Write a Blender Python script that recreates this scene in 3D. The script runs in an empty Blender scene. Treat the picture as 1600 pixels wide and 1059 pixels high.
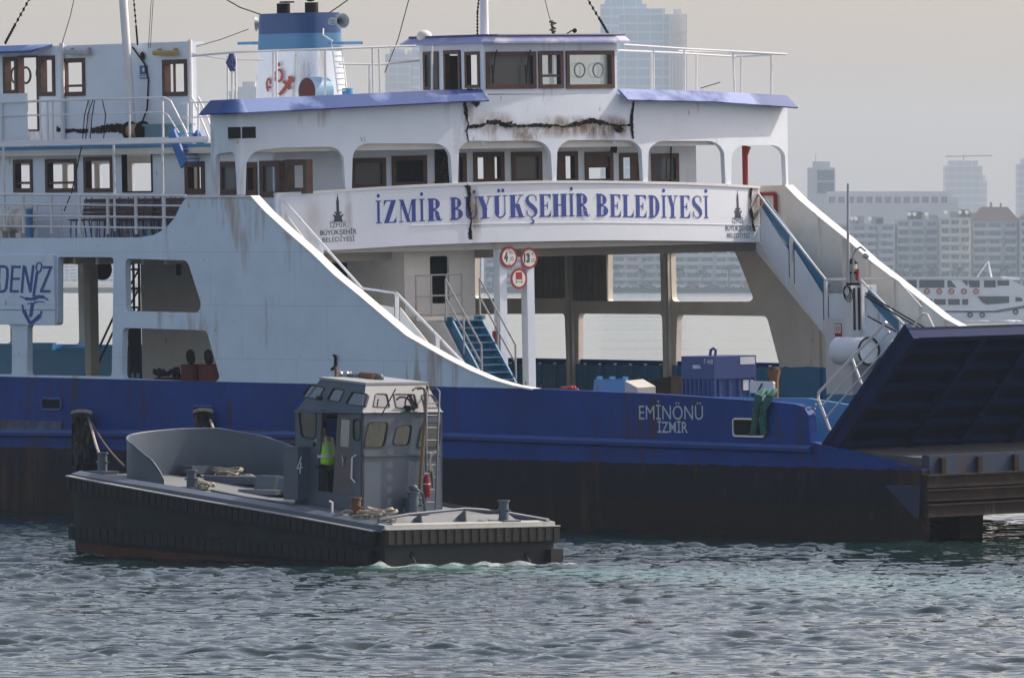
import bpy, bmesh, math, random
import numpy as np
from mathutils import Vector, Matrix
from mathutils.geometry import delaunay_2d_cdt
random.seed(7); rng = np.random.RandomState(5)
R = math.radians
SC = bpy.context.scene
COL = SC.collection

# ---------------------------------------------------------------- camera, sky, sun, exposure
FPX, CAMH, HORIZON = 14400.0, 5.8, 430.0
camd = bpy.data.cameras.new('camera'); camo = bpy.data.objects.new('camera', camd); COL.objects.link(camo)
camo.location = (0, 0, CAMH); camo.rotation_euler = (R(90), 0, 0)
camd.sensor_fit = 'HORIZONTAL'; camd.sensor_width = 36.0; camd.lens = FPX / 1600 * 36
camd.shift_y = -(529.5 - HORIZON) / 1600
camd.clip_start = 1.0; camd.clip_end = 40000
SC.camera = camo
SUN_AZ, SUN_EL = 27.0, 42.0          # azimuth measured from +X towards +Y
wd = bpy.data.worlds.new("World"); SC.world = wd; wd.use_nodes = True
wn = wd.node_tree; bg = wn.nodes['Background']
sky = wn.nodes.new('ShaderNodeTexSky'); sky.sky_type = 'NISHITA'; sky.sun_disc = False
sky.sun_elevation = R(SUN_EL); sky.sun_rotation = R(90 - SUN_AZ)
sky.air_density = 1.0; sky.dust_density = 3.0; sky.ozone_density = 1.0; sky.altitude = 0
hs = wn.nodes.new('ShaderNodeHueSaturation'); hs.inputs['Saturation'].default_value = .95; wn.links.new(sky.outputs[0], hs.inputs['Color'])
mt = wn.nodes.new('ShaderNodeMix'); mt.data_type = 'RGBA'; mt.blend_type = 'MULTIPLY'; mt.inputs[0].default_value = 1; mt.inputs[7].default_value = (1.15, .975, .875, 1)
wn.links.new(hs.outputs[0], mt.inputs[6]); wn.links.new(mt.outputs[2], bg.inputs[0]); bg.inputs[1].default_value = 0.135
sund = bpy.data.lights.new('sun', 'SUN'); suno = bpy.data.objects.new('sun', sund); COL.objects.link(suno)
sund.energy = 3.0; sund.angle = R(0.6); sund.color = (1.0, 0.93, 0.82)
sv = Vector((math.cos(R(SUN_EL)) * math.cos(R(SUN_AZ)), math.cos(R(SUN_EL)) * math.sin(R(SUN_AZ)), math.sin(R(SUN_EL))))
suno.rotation_euler = (-sv).to_track_quat('-Z', 'Y').to_euler(); suno.location = sv * 200
SC.view_settings.view_transform = 'Standard'; SC.view_settings.look = 'None'
SC.view_settings.exposure = 0.58; SC.view_settings.gamma = 1.0
SC.render.engine = 'CYCLES'
SC.cycles.max_bounces = 8; SC.cycles.transparent_max_bounces = 16; SC.cycles.volume_bounces = 1

# ---------------------------------------------------------------- frames: ferry (u forward, v to port, w up), tug, measuring helpers
TH, PHI = R(52), R(1.2)
fa = np.array([math.cos(TH), -math.sin(TH), 0]); fp0 = np.array([math.sin(TH), math.cos(TH), 0]); zz = np.array([0, 0, 1.])
fp = fp0 * math.cos(PHI) + zz * math.sin(PHI); fw = zz * math.cos(PHI) - fp0 * math.sin(PHI)
Y0 = FPX * CAMH / (797 - HORIZON)
FO = np.array([-800 * Y0 / FPX, Y0, 0]); FM = np.stack([fa, fp, fw]); CAM = np.array([0, 0, CAMH])
PS = R(49.7)
ta = np.array([-math.cos(PS), math.sin(PS), 0]); tr = np.array([math.sin(PS), math.cos(PS), 0])
TO = np.array([(600 - 800) * 183.2 / FPX, 183.2, 0]); TM = np.stack([ta, tr, zz])
B = 17.0
def _hit(Mx, Ox, px, py, ax, val):
    d = Mx @ np.array([(px - 800) / FPX, 1, -(py - HORIZON) / FPX]); c = Mx @ (CAM - Ox)
    return c + (val - c[ax]) / d[ax] * d
def hit(px, py, ax, val): return _hit(FM, FO, px, py, ax, val)
def _proj(Mx, Ox, P):
    W = Ox + np.asarray(P) @ Mx - CAM
    return 800 + W[0] / W[1] * FPX, HORIZON - W[2] / W[1] * FPX
def proj(u, v, w): return _proj(FM, FO, (u, v, w))
def S(px, py, v=0.0):
    h = hit(px, py, 1, v); return (h[0], h[2])
def w_at(u, v, py):
    w = 5.0
    for _ in range(4):
        w += (proj(u, v, w)[1] - py) / 69.0
    return w
def uf(v):  # plan curve of the bridge front
    return 11.15 - 0.82 * ((v - 8.5) / 7.3) ** 2 + 0.15 * (v - 8.5) / 8.5
def FC(px, py, off=0.0):
    v = 8.0
    for _ in range(25): v = hit(px, py, 0, uf(v) + off)[1]
    h = hit(px, py, 0, uf(v) + off); return v, h[2]
def thit(px, py, ax, val): return _hit(TM, TO, px, py, ax, val)
def T0(px, py, q=0.0):
    h = thit(px, py, 1, q); return (h[0], h[2])
FERRY_M = Matrix(((fa[0], fp[0], fw[0], FO[0]), (fa[1], fp[1], fw[1], FO[1]), (fa[2], fp[2], fw[2], FO[2]), (0, 0, 0, 1)))
# the tug's local axes: x forward, y = -q, z up
TUG_M = Matrix(((ta[0], -tr[0], 0, TO[0]), (ta[1], -tr[1], 0, TO[1]), (0, 0, 1, 0), (0, 0, 0, 1)))

# ---------------------------------------------------------------- materials
def _n(nt, t, **k):
    n = nt.nodes.new(t)
    for a, b in k.items(): setattr(n, a, b)
    return n
def _ramp(nt, src, p0, p1, c0=(0, 0, 0, 1), c1=(1, 1, 1, 1)):
    r = _n(nt, 'ShaderNodeValToRGB'); e = r.color_ramp.elements
    e[0].position, e[1].position = p0, p1; e[0].color, e[1].color = c0, c1
    nt.links.new(src, r.inputs[0]); return r.outputs[0]
def _mix(nt, fac, a, b):
    m = _n(nt, 'ShaderNodeMix', data_type='RGBA')
    for s, val in ((0, fac), (6, a), (7, b)):
        if hasattr(val, 'is_output'): nt.links.new(val, m.inputs[s])
        else: m.inputs[s].default_value = val if s == 0 else (*val, 1)[:4]
    return m.outputs[2]
def _noise(nt, co, scale, sc3=(1, 1, 1), detail=4, rough=.6, off=(0, 0, 0)):
    mp = _n(nt, 'ShaderNodeMapping'); mp.inputs['Scale'].default_value = sc3; mp.inputs['Location'].default_value = off
    nt.links.new(co, mp.inputs[0])
    t = _n(nt, 'ShaderNodeTexNoise'); t.inputs['Scale'].default_value = scale; t.inputs['Detail'].default_value = detail
    t.inputs['Roughness'].default_value = rough; nt.links.new(mp.outputs[0], t.inputs['Vector']); return t.outputs[0]
MATS = {}
def mat(name, col, rough=.55, metal=0., var=.08, nscale=.8, rust=0., rustcol=(.17, .075, .03), rscale=1.0, streak=True,
        seams=None, bump=.15, fade=None, coat=0., spec=.4, bands=None, tilt=0.):
    """weathered paint: broad colour drift, rust runs and spots, plate seams, faint dents"""
    if name in MATS: return MATS[name]
    m = bpy.data.materials.new(name); m.use_nodes = True; nt = m.node_tree
    p = nt.nodes['Principled BSDF']; co = _n(nt, 'ShaderNodeTexCoord').outputs['Object']
    c = None
    if bands:   # painted bands by height: list of (height, colour) from the bottom up
        sx = _n(nt, 'ShaderNodeSeparateXYZ'); nt.links.new(co, sx.inputs[0]); c = bands[0][1]
        wob = _noise(nt, co, 2.6, (1, 1, .3), 5, .7)
        for h, bc in bands[1:]:
            ad = _n(nt, 'ShaderNodeMath', operation='MULTIPLY_ADD'); nt.links.new(wob, ad.inputs[0]); ad.inputs[1].default_value = .16
            tl = _n(nt, 'ShaderNodeMath', operation='MULTIPLY_ADD'); nt.links.new(sx.outputs[0], tl.inputs[0]); tl.inputs[1].default_value = -tilt; nt.links.new(sx.outputs[2], tl.inputs[2])
            nt.links.new(tl.outputs[0], ad.inputs[2])
            gt = _n(nt, 'ShaderNodeMath', operation='GREATER_THAN'); nt.links.new(ad.outputs[0], gt.inputs[0]); gt.inputs[1].default_value = h + .08
            c = _mix(nt, gt.outputs[0], c, bc)
    else: c = col
    big = _noise(nt, co, nscale, detail=6, rough=.65)
    dk = _ramp(nt, big, .3, .7, (1 - var * 2, 1 - var * 2, 1 - var * 2, 1), (1, 1, 1, 1))
    mm = _n(nt, 'ShaderNodeMix', data_type='RGBA', blend_type='MULTIPLY'); mm.inputs[0].default_value = 1
    if hasattr(c, 'is_output'): nt.links.new(c, mm.inputs[6])
    else: mm.inputs[6].default_value = (*c, 1)
    nt.links.new(dk, mm.inputs[7]); c = mm.outputs[2]
    if fade:    # sun-bleached patches
        f = _ramp(nt, _noise(nt, co, .45, (1, 1, 1.5), 5, .55, (3, 1, 2)), .52, .60)
        c = _mix(nt, f, c, fade)
    if seams:
        br = _n(nt, 'ShaderNodeTexBrick'); br.offset = .37
        mp = _n(nt, 'ShaderNodeMapping')
        if seams[2] == 'uw': mp.inputs['Rotation'].default_value = (R(-90), 0, 0)
        nt.links.new(co, mp.inputs[0]); nt.links.new(mp.outputs[0], br.inputs['Vector'])
        br.inputs['Scale'].default_value = 1; br.inputs['Brick Width'].default_value = seams[0]; br.inputs['Row Height'].default_value = seams[1]
        br.inputs['Mortar Size'].default_value = .012; br.inputs['Mortar Smooth'].default_value = .3
        d = _n(nt, 'ShaderNodeMath', operation='MULTIPLY'); nt.links.new(br.outputs['Fac'], d.inputs[0]); d.inputs[1].default_value = .16
        c = _mix(nt, d.outputs[0], c, (.02, .02, .022))
    if rust > 0:
        a1 = _noise(nt, co, 1.6 * rscale, (1.6, 1.6, .16) if streak else (1, 1, 1), 5, .68, (7, 3, 0))
        a2 = _noise(nt, co, .5 * rscale, (1, 1, .8), 3, .5, (1, 9, 4))
        ml = _n(nt, 'ShaderNodeMath', operation='MULTIPLY'); nt.links.new(a1, ml.inputs[0]); nt.links.new(a2, ml.inputs[1])
        t0 = .40 - .16 * rust
        rf = _ramp(nt, ml.outputs[0], t0, t0 + .10)
        sp = _ramp(nt, _noise(nt, co, 5 * rscale, (1, 1, .5), 3, .5, (2, 2, 2)), .74 - .08 * rust, .78 - .06 * rust)
        ad = _n(nt, 'ShaderNodeMath', operation='MAXIMUM'); nt.links.new(rf, ad.inputs[0]); nt.links.new(sp, ad.inputs[1])
        sc_ = _n(nt, 'ShaderNodeMath', operation='MULTIPLY'); nt.links.new(ad.outputs[0], sc_.inputs[0]); sc_.inputs[1].default_value = min(.8, .45 + .4 * rust)
        c = _mix(nt, sc_.outputs[0], c, rustcol)
    nt.links.new(c, p.inputs['Base Color'])
    p.inputs['Roughness'].default_value = rough; p.inputs['Metallic'].default_value = metal
    p.inputs['Specular IOR Level'].default_value = spec
    if coat: p.inputs['Coat Weight'].default_value = coat
    if bump:
        b = _n(nt, 'ShaderNodeBump'); b.inputs['Strength'].default_value = bump; b.inputs['Distance'].default_value = .05
        nt.links.new(_noise(nt, co, 1.3, detail=3), b.inputs['Height']); nt.links.new(b.outputs[0], p.inputs['Normal'])
    MATS[name] = m; return m
def glass(name, tint=(.75, .82, .85), clear=.6, refl=0.):
    if name in MATS: return MATS[name]
    m = bpy.data.materials.new(name); m.use_nodes = True; nt = m.node_tree; nt.nodes.clear()
    o = _n(nt, 'ShaderNodeOutputMaterial'); t = _n(nt, 'ShaderNodeBsdfTransparent'); t.inputs[0].default_value = (*tint, 1)
    g = _n(nt, 'ShaderNodeBsdfGlossy'); g.inputs['Roughness'].default_value = .06; g.inputs[0].default_value = (.75, .8, .85, 1)
    d = _n(nt, 'ShaderNodeBsdfDiffuse'); d.inputs[0].default_value = (.10, .11, .12, 1)
    mx0 = _n(nt, 'ShaderNodeMixShader'); mx0.inputs[0].default_value = clear
    nt.links.new(d.outputs[0], mx0.inputs[1]); nt.links.new(t.outputs[0], mx0.inputs[2])
    fr = _n(nt, 'ShaderNodeFresnel'); fr.inputs[0].default_value = 1.5
    fa_ = _n(nt, 'ShaderNodeMath', operation='MAXIMUM'); nt.links.new(fr.outputs[0], fa_.inputs[0]); fa_.inputs[1].default_value = refl
    mx = _n(nt, 'ShaderNodeMixShader'); nt.links.new(fa_.outputs[0], mx.inputs[0])
    nt.links.new(mx0.outputs[0], mx.inputs[1]); nt.links.new(g.outputs[0], mx.inputs[2]); nt.links.new(mx.outputs[0], o.inputs[0])
    MATS[name] = m; return m

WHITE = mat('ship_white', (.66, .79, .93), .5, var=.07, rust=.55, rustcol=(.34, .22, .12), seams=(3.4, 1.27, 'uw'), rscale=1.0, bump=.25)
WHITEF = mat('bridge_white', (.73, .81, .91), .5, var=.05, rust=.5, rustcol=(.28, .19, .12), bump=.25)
CREAM = mat('inner_white', (.74, .71, .66), .6, var=.1, rust=.3, bump=.3)
WAIST = mat('inner_waist', None, .6, var=.1, rust=.35, bump=.3, bands=[(0, (.05, .25, .48)), (3.17, (.86, .80, .72))])
RAILW = mat('rail_white', (.74, .75, .77), .5, var=.05, rust=.25, rscale=3, bump=0)
SIGNW = mat('sign_white', (.74, .80, .88), .45, var=.03, rust=.06, bump=.12)
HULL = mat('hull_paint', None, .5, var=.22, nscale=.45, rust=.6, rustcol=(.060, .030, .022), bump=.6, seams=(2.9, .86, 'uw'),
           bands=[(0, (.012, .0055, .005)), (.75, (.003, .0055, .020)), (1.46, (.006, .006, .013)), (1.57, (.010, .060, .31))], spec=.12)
HBLUE = mat('hull_blue', (.018, .070, .30), .45, var=.12, rust=.2, rustcol=(.06, .035, .03))
RAMPB = mat('ramp_blue', (.004, .019, .095), .7, var=.25, rust=.1, spec=.12, rustcol=(.045, .025, .018), rscale=1.2)
RAMPD = mat('ramp_plate', (.002, .009, .05), .7, var=.3, rust=.12, spec=.12, rustcol=(.03, .017, .012), rscale=1.2)
VISOR = mat('visor_blue', (.018, .065, .25), .5, var=.1, fade=(.17, .24, .48), rust=.08)
LBLUE = mat('light_blue', (.06, .26, .54), .5, var=.1, rust=.15)
TEAL = mat('stair_blue', (.05, .20, .36), .55, var=.1, rust=.2)
WOOD = mat('window_wood', (.095, .045, .035), .55, var=.25, nscale=6, bump=0)
RUST = mat('rusty_iron', (.035, .02, .015), .85, var=.35, nscale=3, rust=.55, rustcol=(.14, .095, .065), rscale=2, bump=.5)
BLACK = mat('black_rubber', (.012, .012, .013), .7, var=.3, nscale=4, bump=.4)
SOOT = mat('soot', (.012, .011, .011), .95, var=.3, nscale=6, rust=.3, rustcol=(.08, .05, .03), rscale=4, bump=.8)
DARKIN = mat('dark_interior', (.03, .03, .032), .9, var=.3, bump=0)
DECK = mat('deck_paint', (.11, .12, .125), .8, var=.2, rust=.4, bump=.2)
NAVY = mat('letter_navy', (.035, .065, .32), .5, var=.05, bump=0)
INK = mat('letter_ink', (.05, .06, .075), .5, var=.05, bump=0)
LETW = mat('letter_white', (.55, .60, .68), .6, var=.15, nscale=8, rust=.3, rscale=4, bump=0)
REDP = mat('red_paint', (.36, .03, .03), .5, var=.12, rust=.2, bump=0)
SIGNP = mat('sign_plate', (.72, .72, .70), .4, var=.04, bump=0)
GREEN = mat('green_rope', (.05, .20, .17), .9, var=.3, nscale=12, bump=.6)
ROPE = mat('rope', (.48, .43, .34), .95, var=.3, nscale=14, bump=.6)
ROPED = mat('old_rope', (.13, .10, .075), .95, var=.3, nscale=14, bump=.6)
STEEL = mat('steel', (.45, .46, .47), .35, metal=.9, var=.1, bump=0)
YELL = mat('yellow_lamp', (.50, .34, .10), .5, var=.15, bump=0)
TUGG = mat('tug_grey', (.085, .115, .155), .5, var=.12, rust=.3, rustcol=(.06, .065, .075), rscale=3, bump=.12)
TUGD = mat('tug_deck', (.20, .215, .23), .75, var=.12, rust=.3, rscale=2, bump=.15)
TUGH = mat('tug_hull', None, .6, var=.25, rust=.45, rustcol=(.032, .034, .04), rscale=2, bump=.4, bands=[(-2, (.10, .03, .02)), (-.12, (.017, .025, .033))], tilt=.038, spec=.25)
GLASS = glass('window_glass', (.85, .9, .92), .93); TGLASS = glass('tug_glass', (.7, .78, .76), .85, .28); TGLASSD = glass('tug_glass_low', (.42, .50, .50), .97, .10); GREYGLASS = glass('grey_glass', (.5, .55, .6), .12)

# ---------------------------------------------------------------- mesh builder
def fillet(poly, r, n=5):
    out = []; L = len(poly)
    for i in range(L):
        p = np.array(poly[i], float); a = np.array(poly[i - 1], float) - p; b = np.array(poly[(i + 1) % L], float) - p
        la, lb = np.linalg.norm(a), np.linalg.norm(b)
        rr = r[i] if isinstance(r, (list, tuple)) else r
        d = min(rr, la * .45, lb * .45)
        if d < 1e-4: out.append(tuple(p)); continue
        A, Bp = p + a / la * d, p + b / lb * d
        for k in range(n + 1):
            t = k / n; out.append(tuple((1 - t) ** 2 * A + 2 * t * (1 - t) * p + t * t * Bp))
    return out
class MB:
    def __init__(s): s.v = []; s.f = []; s.m = []; s.slots = []; s.cur = 0
    def use(s, material):
        if material not in s.slots: s.slots.append(material)
        s.cur = s.slots.index(material); return s
    def V(s, *pts):
        i = len(s.v); s.v += [tuple(map(float, p)) for p in pts]; return i
    def F(s, *idx): s.f.append(idx); s.m.append(s.cur)
    def quad(s, a, b, c, d): i = s.V(a, b, c, d); s.F(i, i + 1, i + 2, i + 3); return s
    def hexa(s, p):   # 8 corners: bottom 4 then top 4
        i = s.V(*p)
        for q in ((0, 3, 2, 1), (4, 5, 6, 7), (0, 1, 5, 4), (1, 2, 6, 5), (2, 3, 7, 6), (3, 0, 4, 7)): s.F(*[i + k for k in q])
        return s
    def box(s, a, b):
        x0, y0, z0 = a; x1, y1, z1 = b
        return s.hexa([(x0, y0, z0), (x1, y0, z0), (x1, y1, z0), (x0, y1, z0), (x0, y0, z1), (x1, y0, z1), (x1, y1, z1), (x0, y1, z1)])
    def beam(s, p, q, wd, ht, up=(0, 0, 1)):
        p, q, up = np.array(p, float), np.array(q, float), np.array(up, float)
        d = q - p; d /= np.linalg.norm(d); sd = np.cross(d, up); sd /= np.linalg.norm(sd) + 1e-9; n = np.cross(sd, d)
        c = []
        for e in (p, q): c += [e - sd * wd / 2 - n * ht / 2, e + sd * wd / 2 - n * ht / 2, e + sd * wd / 2 + n * ht / 2, e - sd * wd / 2 + n * ht / 2]
        return s.hexa(c)
    def prism(s, outer, holes, fn, fn2):   # 2-D polygon with holes, front by fn(a,b), back by fn2(a,b)
        loops = [list(outer)] + [list(h) for h in holes]
        flat, o, ed = [p for l in loops for p in l], 0, []
        for l in loops: ed += [(o + k, o + (k + 1) % len(l)) for k in range(len(l))]; o += len(l)
        vs, _, fs, ov, _, _ = delaunay_2d_cdt([Vector((p[0], p[1])) for p in flat], ed, [], 0, 1e-7)
        remap = {}
        for k in range(len(vs)):
            if ov[k]: remap[k] = ov[k][0]
            else: remap[k] = len(flat); flat.append((vs[k][0], vs[k][1]))
        inside = lambda q, l: sum((l[k][1] > q[1]) != (l[k - 1][1] > q[1]) and q[0] < (l[k - 1][0] - l[k][0]) * (q[1] - l[k][1]) / (l[k - 1][1] - l[k][1]) + l[k][0] for k in range(len(l))) % 2
        tris = []
        for f in fs:
            q = [sum(vs[k][a] for k in f) / 3 for a in (0, 1)]
            if inside(q, loops[0]) and not any(inside(q, h_) for h_ in loops[1:]): tris.append([remap[k] for k in f])
        i = s.V(*[fn(*p) for p in flat]); j = s.V(*[fn2(*p) for p in flat])
        for t in tris: s.F(*[i + k for k in t]); s.F(*[j + k for k in reversed(t)])
        o = 0
        for l in loops:
            n = len(l)
            for k in range(n):
                k2 = (k + 1) % n; s.F(i + o + k, i + o + k2, j + o + k2, j + o + k)
            o += n
        return s
    def tube(s, pts, r, seg=6, cap=True):
        pts = [np.array(p, float) for p in pts]; n = len(pts); base = len(s.v); up = np.array([0.13, .21, .97])
        rr = r if isinstance(r, (list, tuple)) else [r] * n
        for i, p in enumerate(pts):
            d = pts[min(i + 1, n - 1)] - pts[max(i - 1, 0)]; L = np.linalg.norm(d); d = d / (L + 1e-12)
            if abs(d @ up) > .95: up = np.array([.9, .3, .1])
            x = np.cross(d, up); x /= np.linalg.norm(x); y = np.cross(x, d); up = y
            for k in range(seg):
                a = 2 * math.pi * k / seg; s.v.append(tuple(p + (x * math.cos(a) + y * math.sin(a)) * rr[i]))
        for i in range(n - 1):
            for k in range(seg):
                k2 = (k + 1) % seg; s.F(base + i * seg + k, base + i * seg + k2, base + (i + 1) * seg + k2, base + (i + 1) * seg + k)
        if cap:
            s.F(*[base + k for k in reversed(range(seg))]); s.F(*[base + (n - 1) * seg + k for k in range(seg)])
        return s
    def cyl(s, p, q, r, r2=None, seg=16): return s.tube([p, q], [r, r if r2 is None else r2], seg)
    def ring(s, c, n, R_, r, seg=20, sub=6):
        c, n = np.array(c, float), np.array(n, float); n /= np.linalg.norm(n)
        x = np.cross(n, [0, 0, 1.]);
        if np.linalg.norm(x) < .1: x = np.cross(n, [1., 0, 0])
        x /= np.linalg.norm(x); y = np.cross(n, x); b = len(s.v)
        for i in range(seg):
            t = 2 * math.pi * i / seg; e = x * math.cos(t) + y * math.sin(t)
            for k in range(sub):
                a = 2 * math.pi * k / sub; s.v.append(tuple(c + e * (R_ + r * math.cos(a)) + n * r * math.sin(a)))
        for i in range(seg):
            for k in range(sub):
                i2, k2 = (i + 1) % seg, (k + 1) % sub; s.F(b + i * sub + k, b + i2 * sub + k, b + i2 * sub + k2, b + i * sub + k2)
        return s
    def disc(s, c, n, R_, th, seg=24):
        c, n = np.array(c, float), np.array(n, float); n /= np.linalg.norm(n); return s.cyl(c - n * th / 2, c + n * th / 2, R_, seg=seg)
    def ball(s, c, r, sx=1, sy=1, sz=1, nu=10, nv=7):
        b = len(s.v)
        for j in range(nv + 1):
            ph = math.pi * j / nv
            for i in range(nu):
                t = 2 * math.pi * i / nu
                s.v.append((c[0] + r * sx * math.sin(ph) * math.cos(t), c[1] + r * sy * math.sin(ph) * math.sin(t), c[2] + r * sz * math.cos(ph)))
        for j in range(nv):
            for i in range(nu):
                i2 = (i + 1) % nu; s.F(b + j * nu + i, b + j * nu + i2, b + (j + 1) * nu + i2, b + (j + 1) * nu + i)
        return s
    def text(s, body, fn, size=1.0, shear=0.0, bold=0.0, width=None):
        c = bpy.data.curves.new('t', 'FONT'); c.body = body; c.size = size; c.shear = shear; c.offset = bold; c.resolution_u = 4
        o = bpy.data.objects.new('t', c); me = bpy.data.meshes.new_from_object(o)
        co = [tuple(v.co) for v in me.vertices]; xs = [p[0] for p in co]; x0, x1 = min(xs), max(xs)
        k = 1 if width is None else width / (x1 - x0)
        i = s.V(*[fn((p[0] - x0) * k, p[1]) for p in co])
        for f in me.polygons: s.F(*[i + q for q in f.vertices])
        bpy.data.objects.remove(o); bpy.data.curves.remove(c); bpy.data.meshes.remove(me); return s
    def build(s, name, material=None, parent=None, smooth=None, origin=None, matrix=None, recalc=True):
        me = bpy.data.meshes.new(name)
        vs = s.v if origin is None else [(a - origin[0], b - origin[1], c - origin[2]) for a, b, c in s.v]
        me.from_pydata(vs, [], s.f)
        if s.slots:
            for q in s.slots: me.materials.append(q)
            me.polygons.foreach_set('material_index', s.m)
        elif material: me.materials.append(material)
        me.validate()
        if recalc:
            bm = bmesh.new(); bm.from_mesh(me); bmesh.ops.recalc_face_normals(bm, faces=bm.faces); bm.to_mesh(me); bm.free()
        if smooth:
            me.polygons.foreach_set('use_smooth', [True] * len(me.polygons)); me.set_sharp_from_angle(angle=R(smooth))
        me.update()
        o = bpy.data.objects.new(name, me); COL.objects.link(o)
        if parent: o.parent = parent
        if matrix is not None: o.matrix_world = matrix
        return o
def tag(o, label, cat, group=None):
    o['label'] = label; o['category'] = cat
    if group: o['group'] = group
    return o
def thing(name, label, cat, matrix=None, group=None):
    o = bpy.data.objects.new(name, None); COL.objects.link(o); o.empty_display_size = .3
    if matrix is not None: o.matrix_world = matrix
    return tag(o, label, cat, group)
def structure(o): o['kind'] = 'structure'; return o
def on_ship(u, v, w): return FERRY_M @ Matrix.Translation((u, v, w))

# ---------------------------------------------------------------- water: a waved sheet near the boats inside a flat sheet out to the far shore
def make_water():
    X0, X1, YA, YB, d = -20., 20., 122., 234., .062
    nx, ny = int((X1 - X0) / d) + 1, int((YB - YA) / .058) + 1
    x = np.linspace(X0, X1, nx); y = np.linspace(YA, YB, ny); Xg, Yg = np.meshgrid(x, y)
    h = np.zeros_like(Xg); calm = np.zeros_like(Xg)
    for k in range(10):
        th = rng.uniform(0, 6.28); L = rng.uniform(9, 26)
        calm += np.sin((Xg * math.cos(th) + Yg * math.sin(th)) * 6.283 / L + rng.uniform(0, 6.28))
    amp = np.clip(.85 + .16 * calm, .45, 1.35)
    for k in range(56):
        L = .46 * (4.0 ** (rng.rand() ** 1.0)); th = rng.normal(math.pi * .45, 1.1); A = .0054 * L * rng.uniform(.5, 1.2)
        ph = (Xg * math.cos(th) + Yg * math.sin(th)) * 6.283 / L + rng.uniform(0, 6.28)
        h += A * (np.sin(ph) + .18 * np.sin(2 * ph + 1.3))
    h *= amp; sd_ = h.std(); pw_ = 1.05 * sd_; h = h - 1.25 * pw_ / 6.283 * np.sin(6.283 * h / pw_ + .5 * calm)   # broad level facets with steep faces between them
    # the tug's wake: churned water from its stern towards the right, foam at stern and stem
    def seg(px, py, qx, qy):
        dx, dy = qx - px, qy - py; t = np.clip(((Xg - px) * dx + (Yg - py) * dy) / (dx * dx + dy * dy), 0, 1)
        return t, np.hypot((Xg - px - t * dx), (Yg - py - t * dy))
    t, ds = seg(-1.5, 182.6, 17.0, 164.0)
    wake = np.exp(-(ds / (1.6 + 5.5 * t)) ** 2) * (1 - .45 * t)
    t2, ds2 = seg(-2.6, 182.7, 1.6, 184.6); foam = np.exp(-(ds2 / .7) ** 2)
    t3, ds3 = seg(-10.0, 191.0, -8.6, 189.6); foam += .8 * np.exp(-(ds3 / .45) ** 2)
    t4, ds4 = seg(-8.6, 189.6, -2.6, 182.6); foam += .25 * np.exp(-(ds4 / .35) ** 2)
    t5, ds5 = seg(3.0, 181.5, 13.0, 172.0); foam += .34 * np.exp(-(ds5 / (.8 + 1.2 * t5)) ** 2)
    chop = np.zeros_like(Xg)
    for k in range(26):
        L = rng.uniform(.32, .9); th = rng.uniform(0, 6.28); chop += np.sin((Xg * math.cos(th) + Yg * math.sin(th)) * 6.283 / L + rng.uniform(0, 6.28))
    h = h * (1 - .55 * wake) + chop * .0035 * (wake + 1.5 * foam) + .03 * foam
    edge = np.minimum.reduce([Xg - X0, X1 - Xg, Yg - YA, YB - Yg]); h *= np.clip(edge / 8, 0, 1)
    n0 = nx * ny
    co = np.empty((n0 + 12, 3)); co[:n0, 0] = Xg.ravel(); co[:n0, 1] = Yg.ravel(); co[:n0, 2] = h.ravel()
    big = [(-9000, -60), (9000, -60), (9000, 9500), (-9000, 9500)]
    inner = [(X0, YA), (X1, YA), (X1, YB), (X0, YB)]
    ring = big + inner
    for i, p in enumerate(ring): co[n0 + i] = (*p, 0)
    ii = np.arange(nx * ny).reshape(ny, nx)
    q = np.stack([ii[:-1, :-1], ii[:-1, 1:], ii[1:, 1:], ii[1:, :-1]], -1).reshape(-1, 4)
    extra = np.array([[n0 + i, n0 + (i + 1) % 4, n0 + 4 + (i + 1) % 4, n0 + 4 + i] for i in range(4)])
    q = np.vstack([q, extra])
    me = bpy.data.meshes.new('water'); me.vertices.add(n0 + 8); me.vertices.foreach_set('co', co[:n0 + 8].ravel())
    me.loops.add(q.size); me.loops.foreach_set('vertex_index', q.ravel().astype(np.int32))
    me.polygons.add(len(q)); me.polygons.foreach_set('loop_start', np.arange(len(q), dtype=np.int32) * 4)
    me.polygons.foreach_set('use_smooth', np.ones(len(q), bool))
    me.update(calc_edges=True)
    for nm, arr in (('foam', foam), ('wake', wake)):
        at = me.attributes.new(nm, 'FLOAT', 'POINT'); buf = np.zeros(n0 + 8, np.float32); buf[:n0] = np.clip(arr, 0, 1).ravel(); at.data.foreach_set('value', buf)
    m = bpy.data.materials.new('sea_water'); m.use_nodes = True; nt = m.node_tree; p = nt.nodes['Principled BSDF']
    co_ = _n(nt, 'ShaderNodeTexCoord').outputs['Object']
    fo = _n(nt, 'ShaderNodeAttribute'); fo.attribute_name = 'foam'; wk = _n(nt, 'ShaderNodeAttribute'); wk.attribute_name = 'wake'
    base = _mix(nt, wk.outputs['Fac'], (.006, .020, .019), (.085, .165, .165))
    nz = _noise(nt, co_, 2.4, (1, .8, 1), 6, .75)
    ml = _n(nt, 'ShaderNodeMath', operation='MULTIPLY'); nt.links.new(fo.outputs['Fac'], ml.inputs[0]); nt.links.new(nz, ml.inputs[1])
    fm = _ramp(nt, ml.outputs[0], .36, .66)
    nt.links.new(_mix(nt, fm, base, (.42, .50, .49)), p.inputs['Base Color'])
    rr = _n(nt, 'ShaderNodeMath', operation='MULTIPLY_ADD'); nt.links.new(fm, rr.inputs[0]); rr.inputs[1].default_value = .5; rr.inputs[2].default_value = .02
    nt.links.new(rr.outputs[0], p.inputs['Roughness']); p.inputs['IOR'].default_value = 1.333; p.inputs['Specular Tint'].default_value = (.78, .91, 1, 1)
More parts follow.
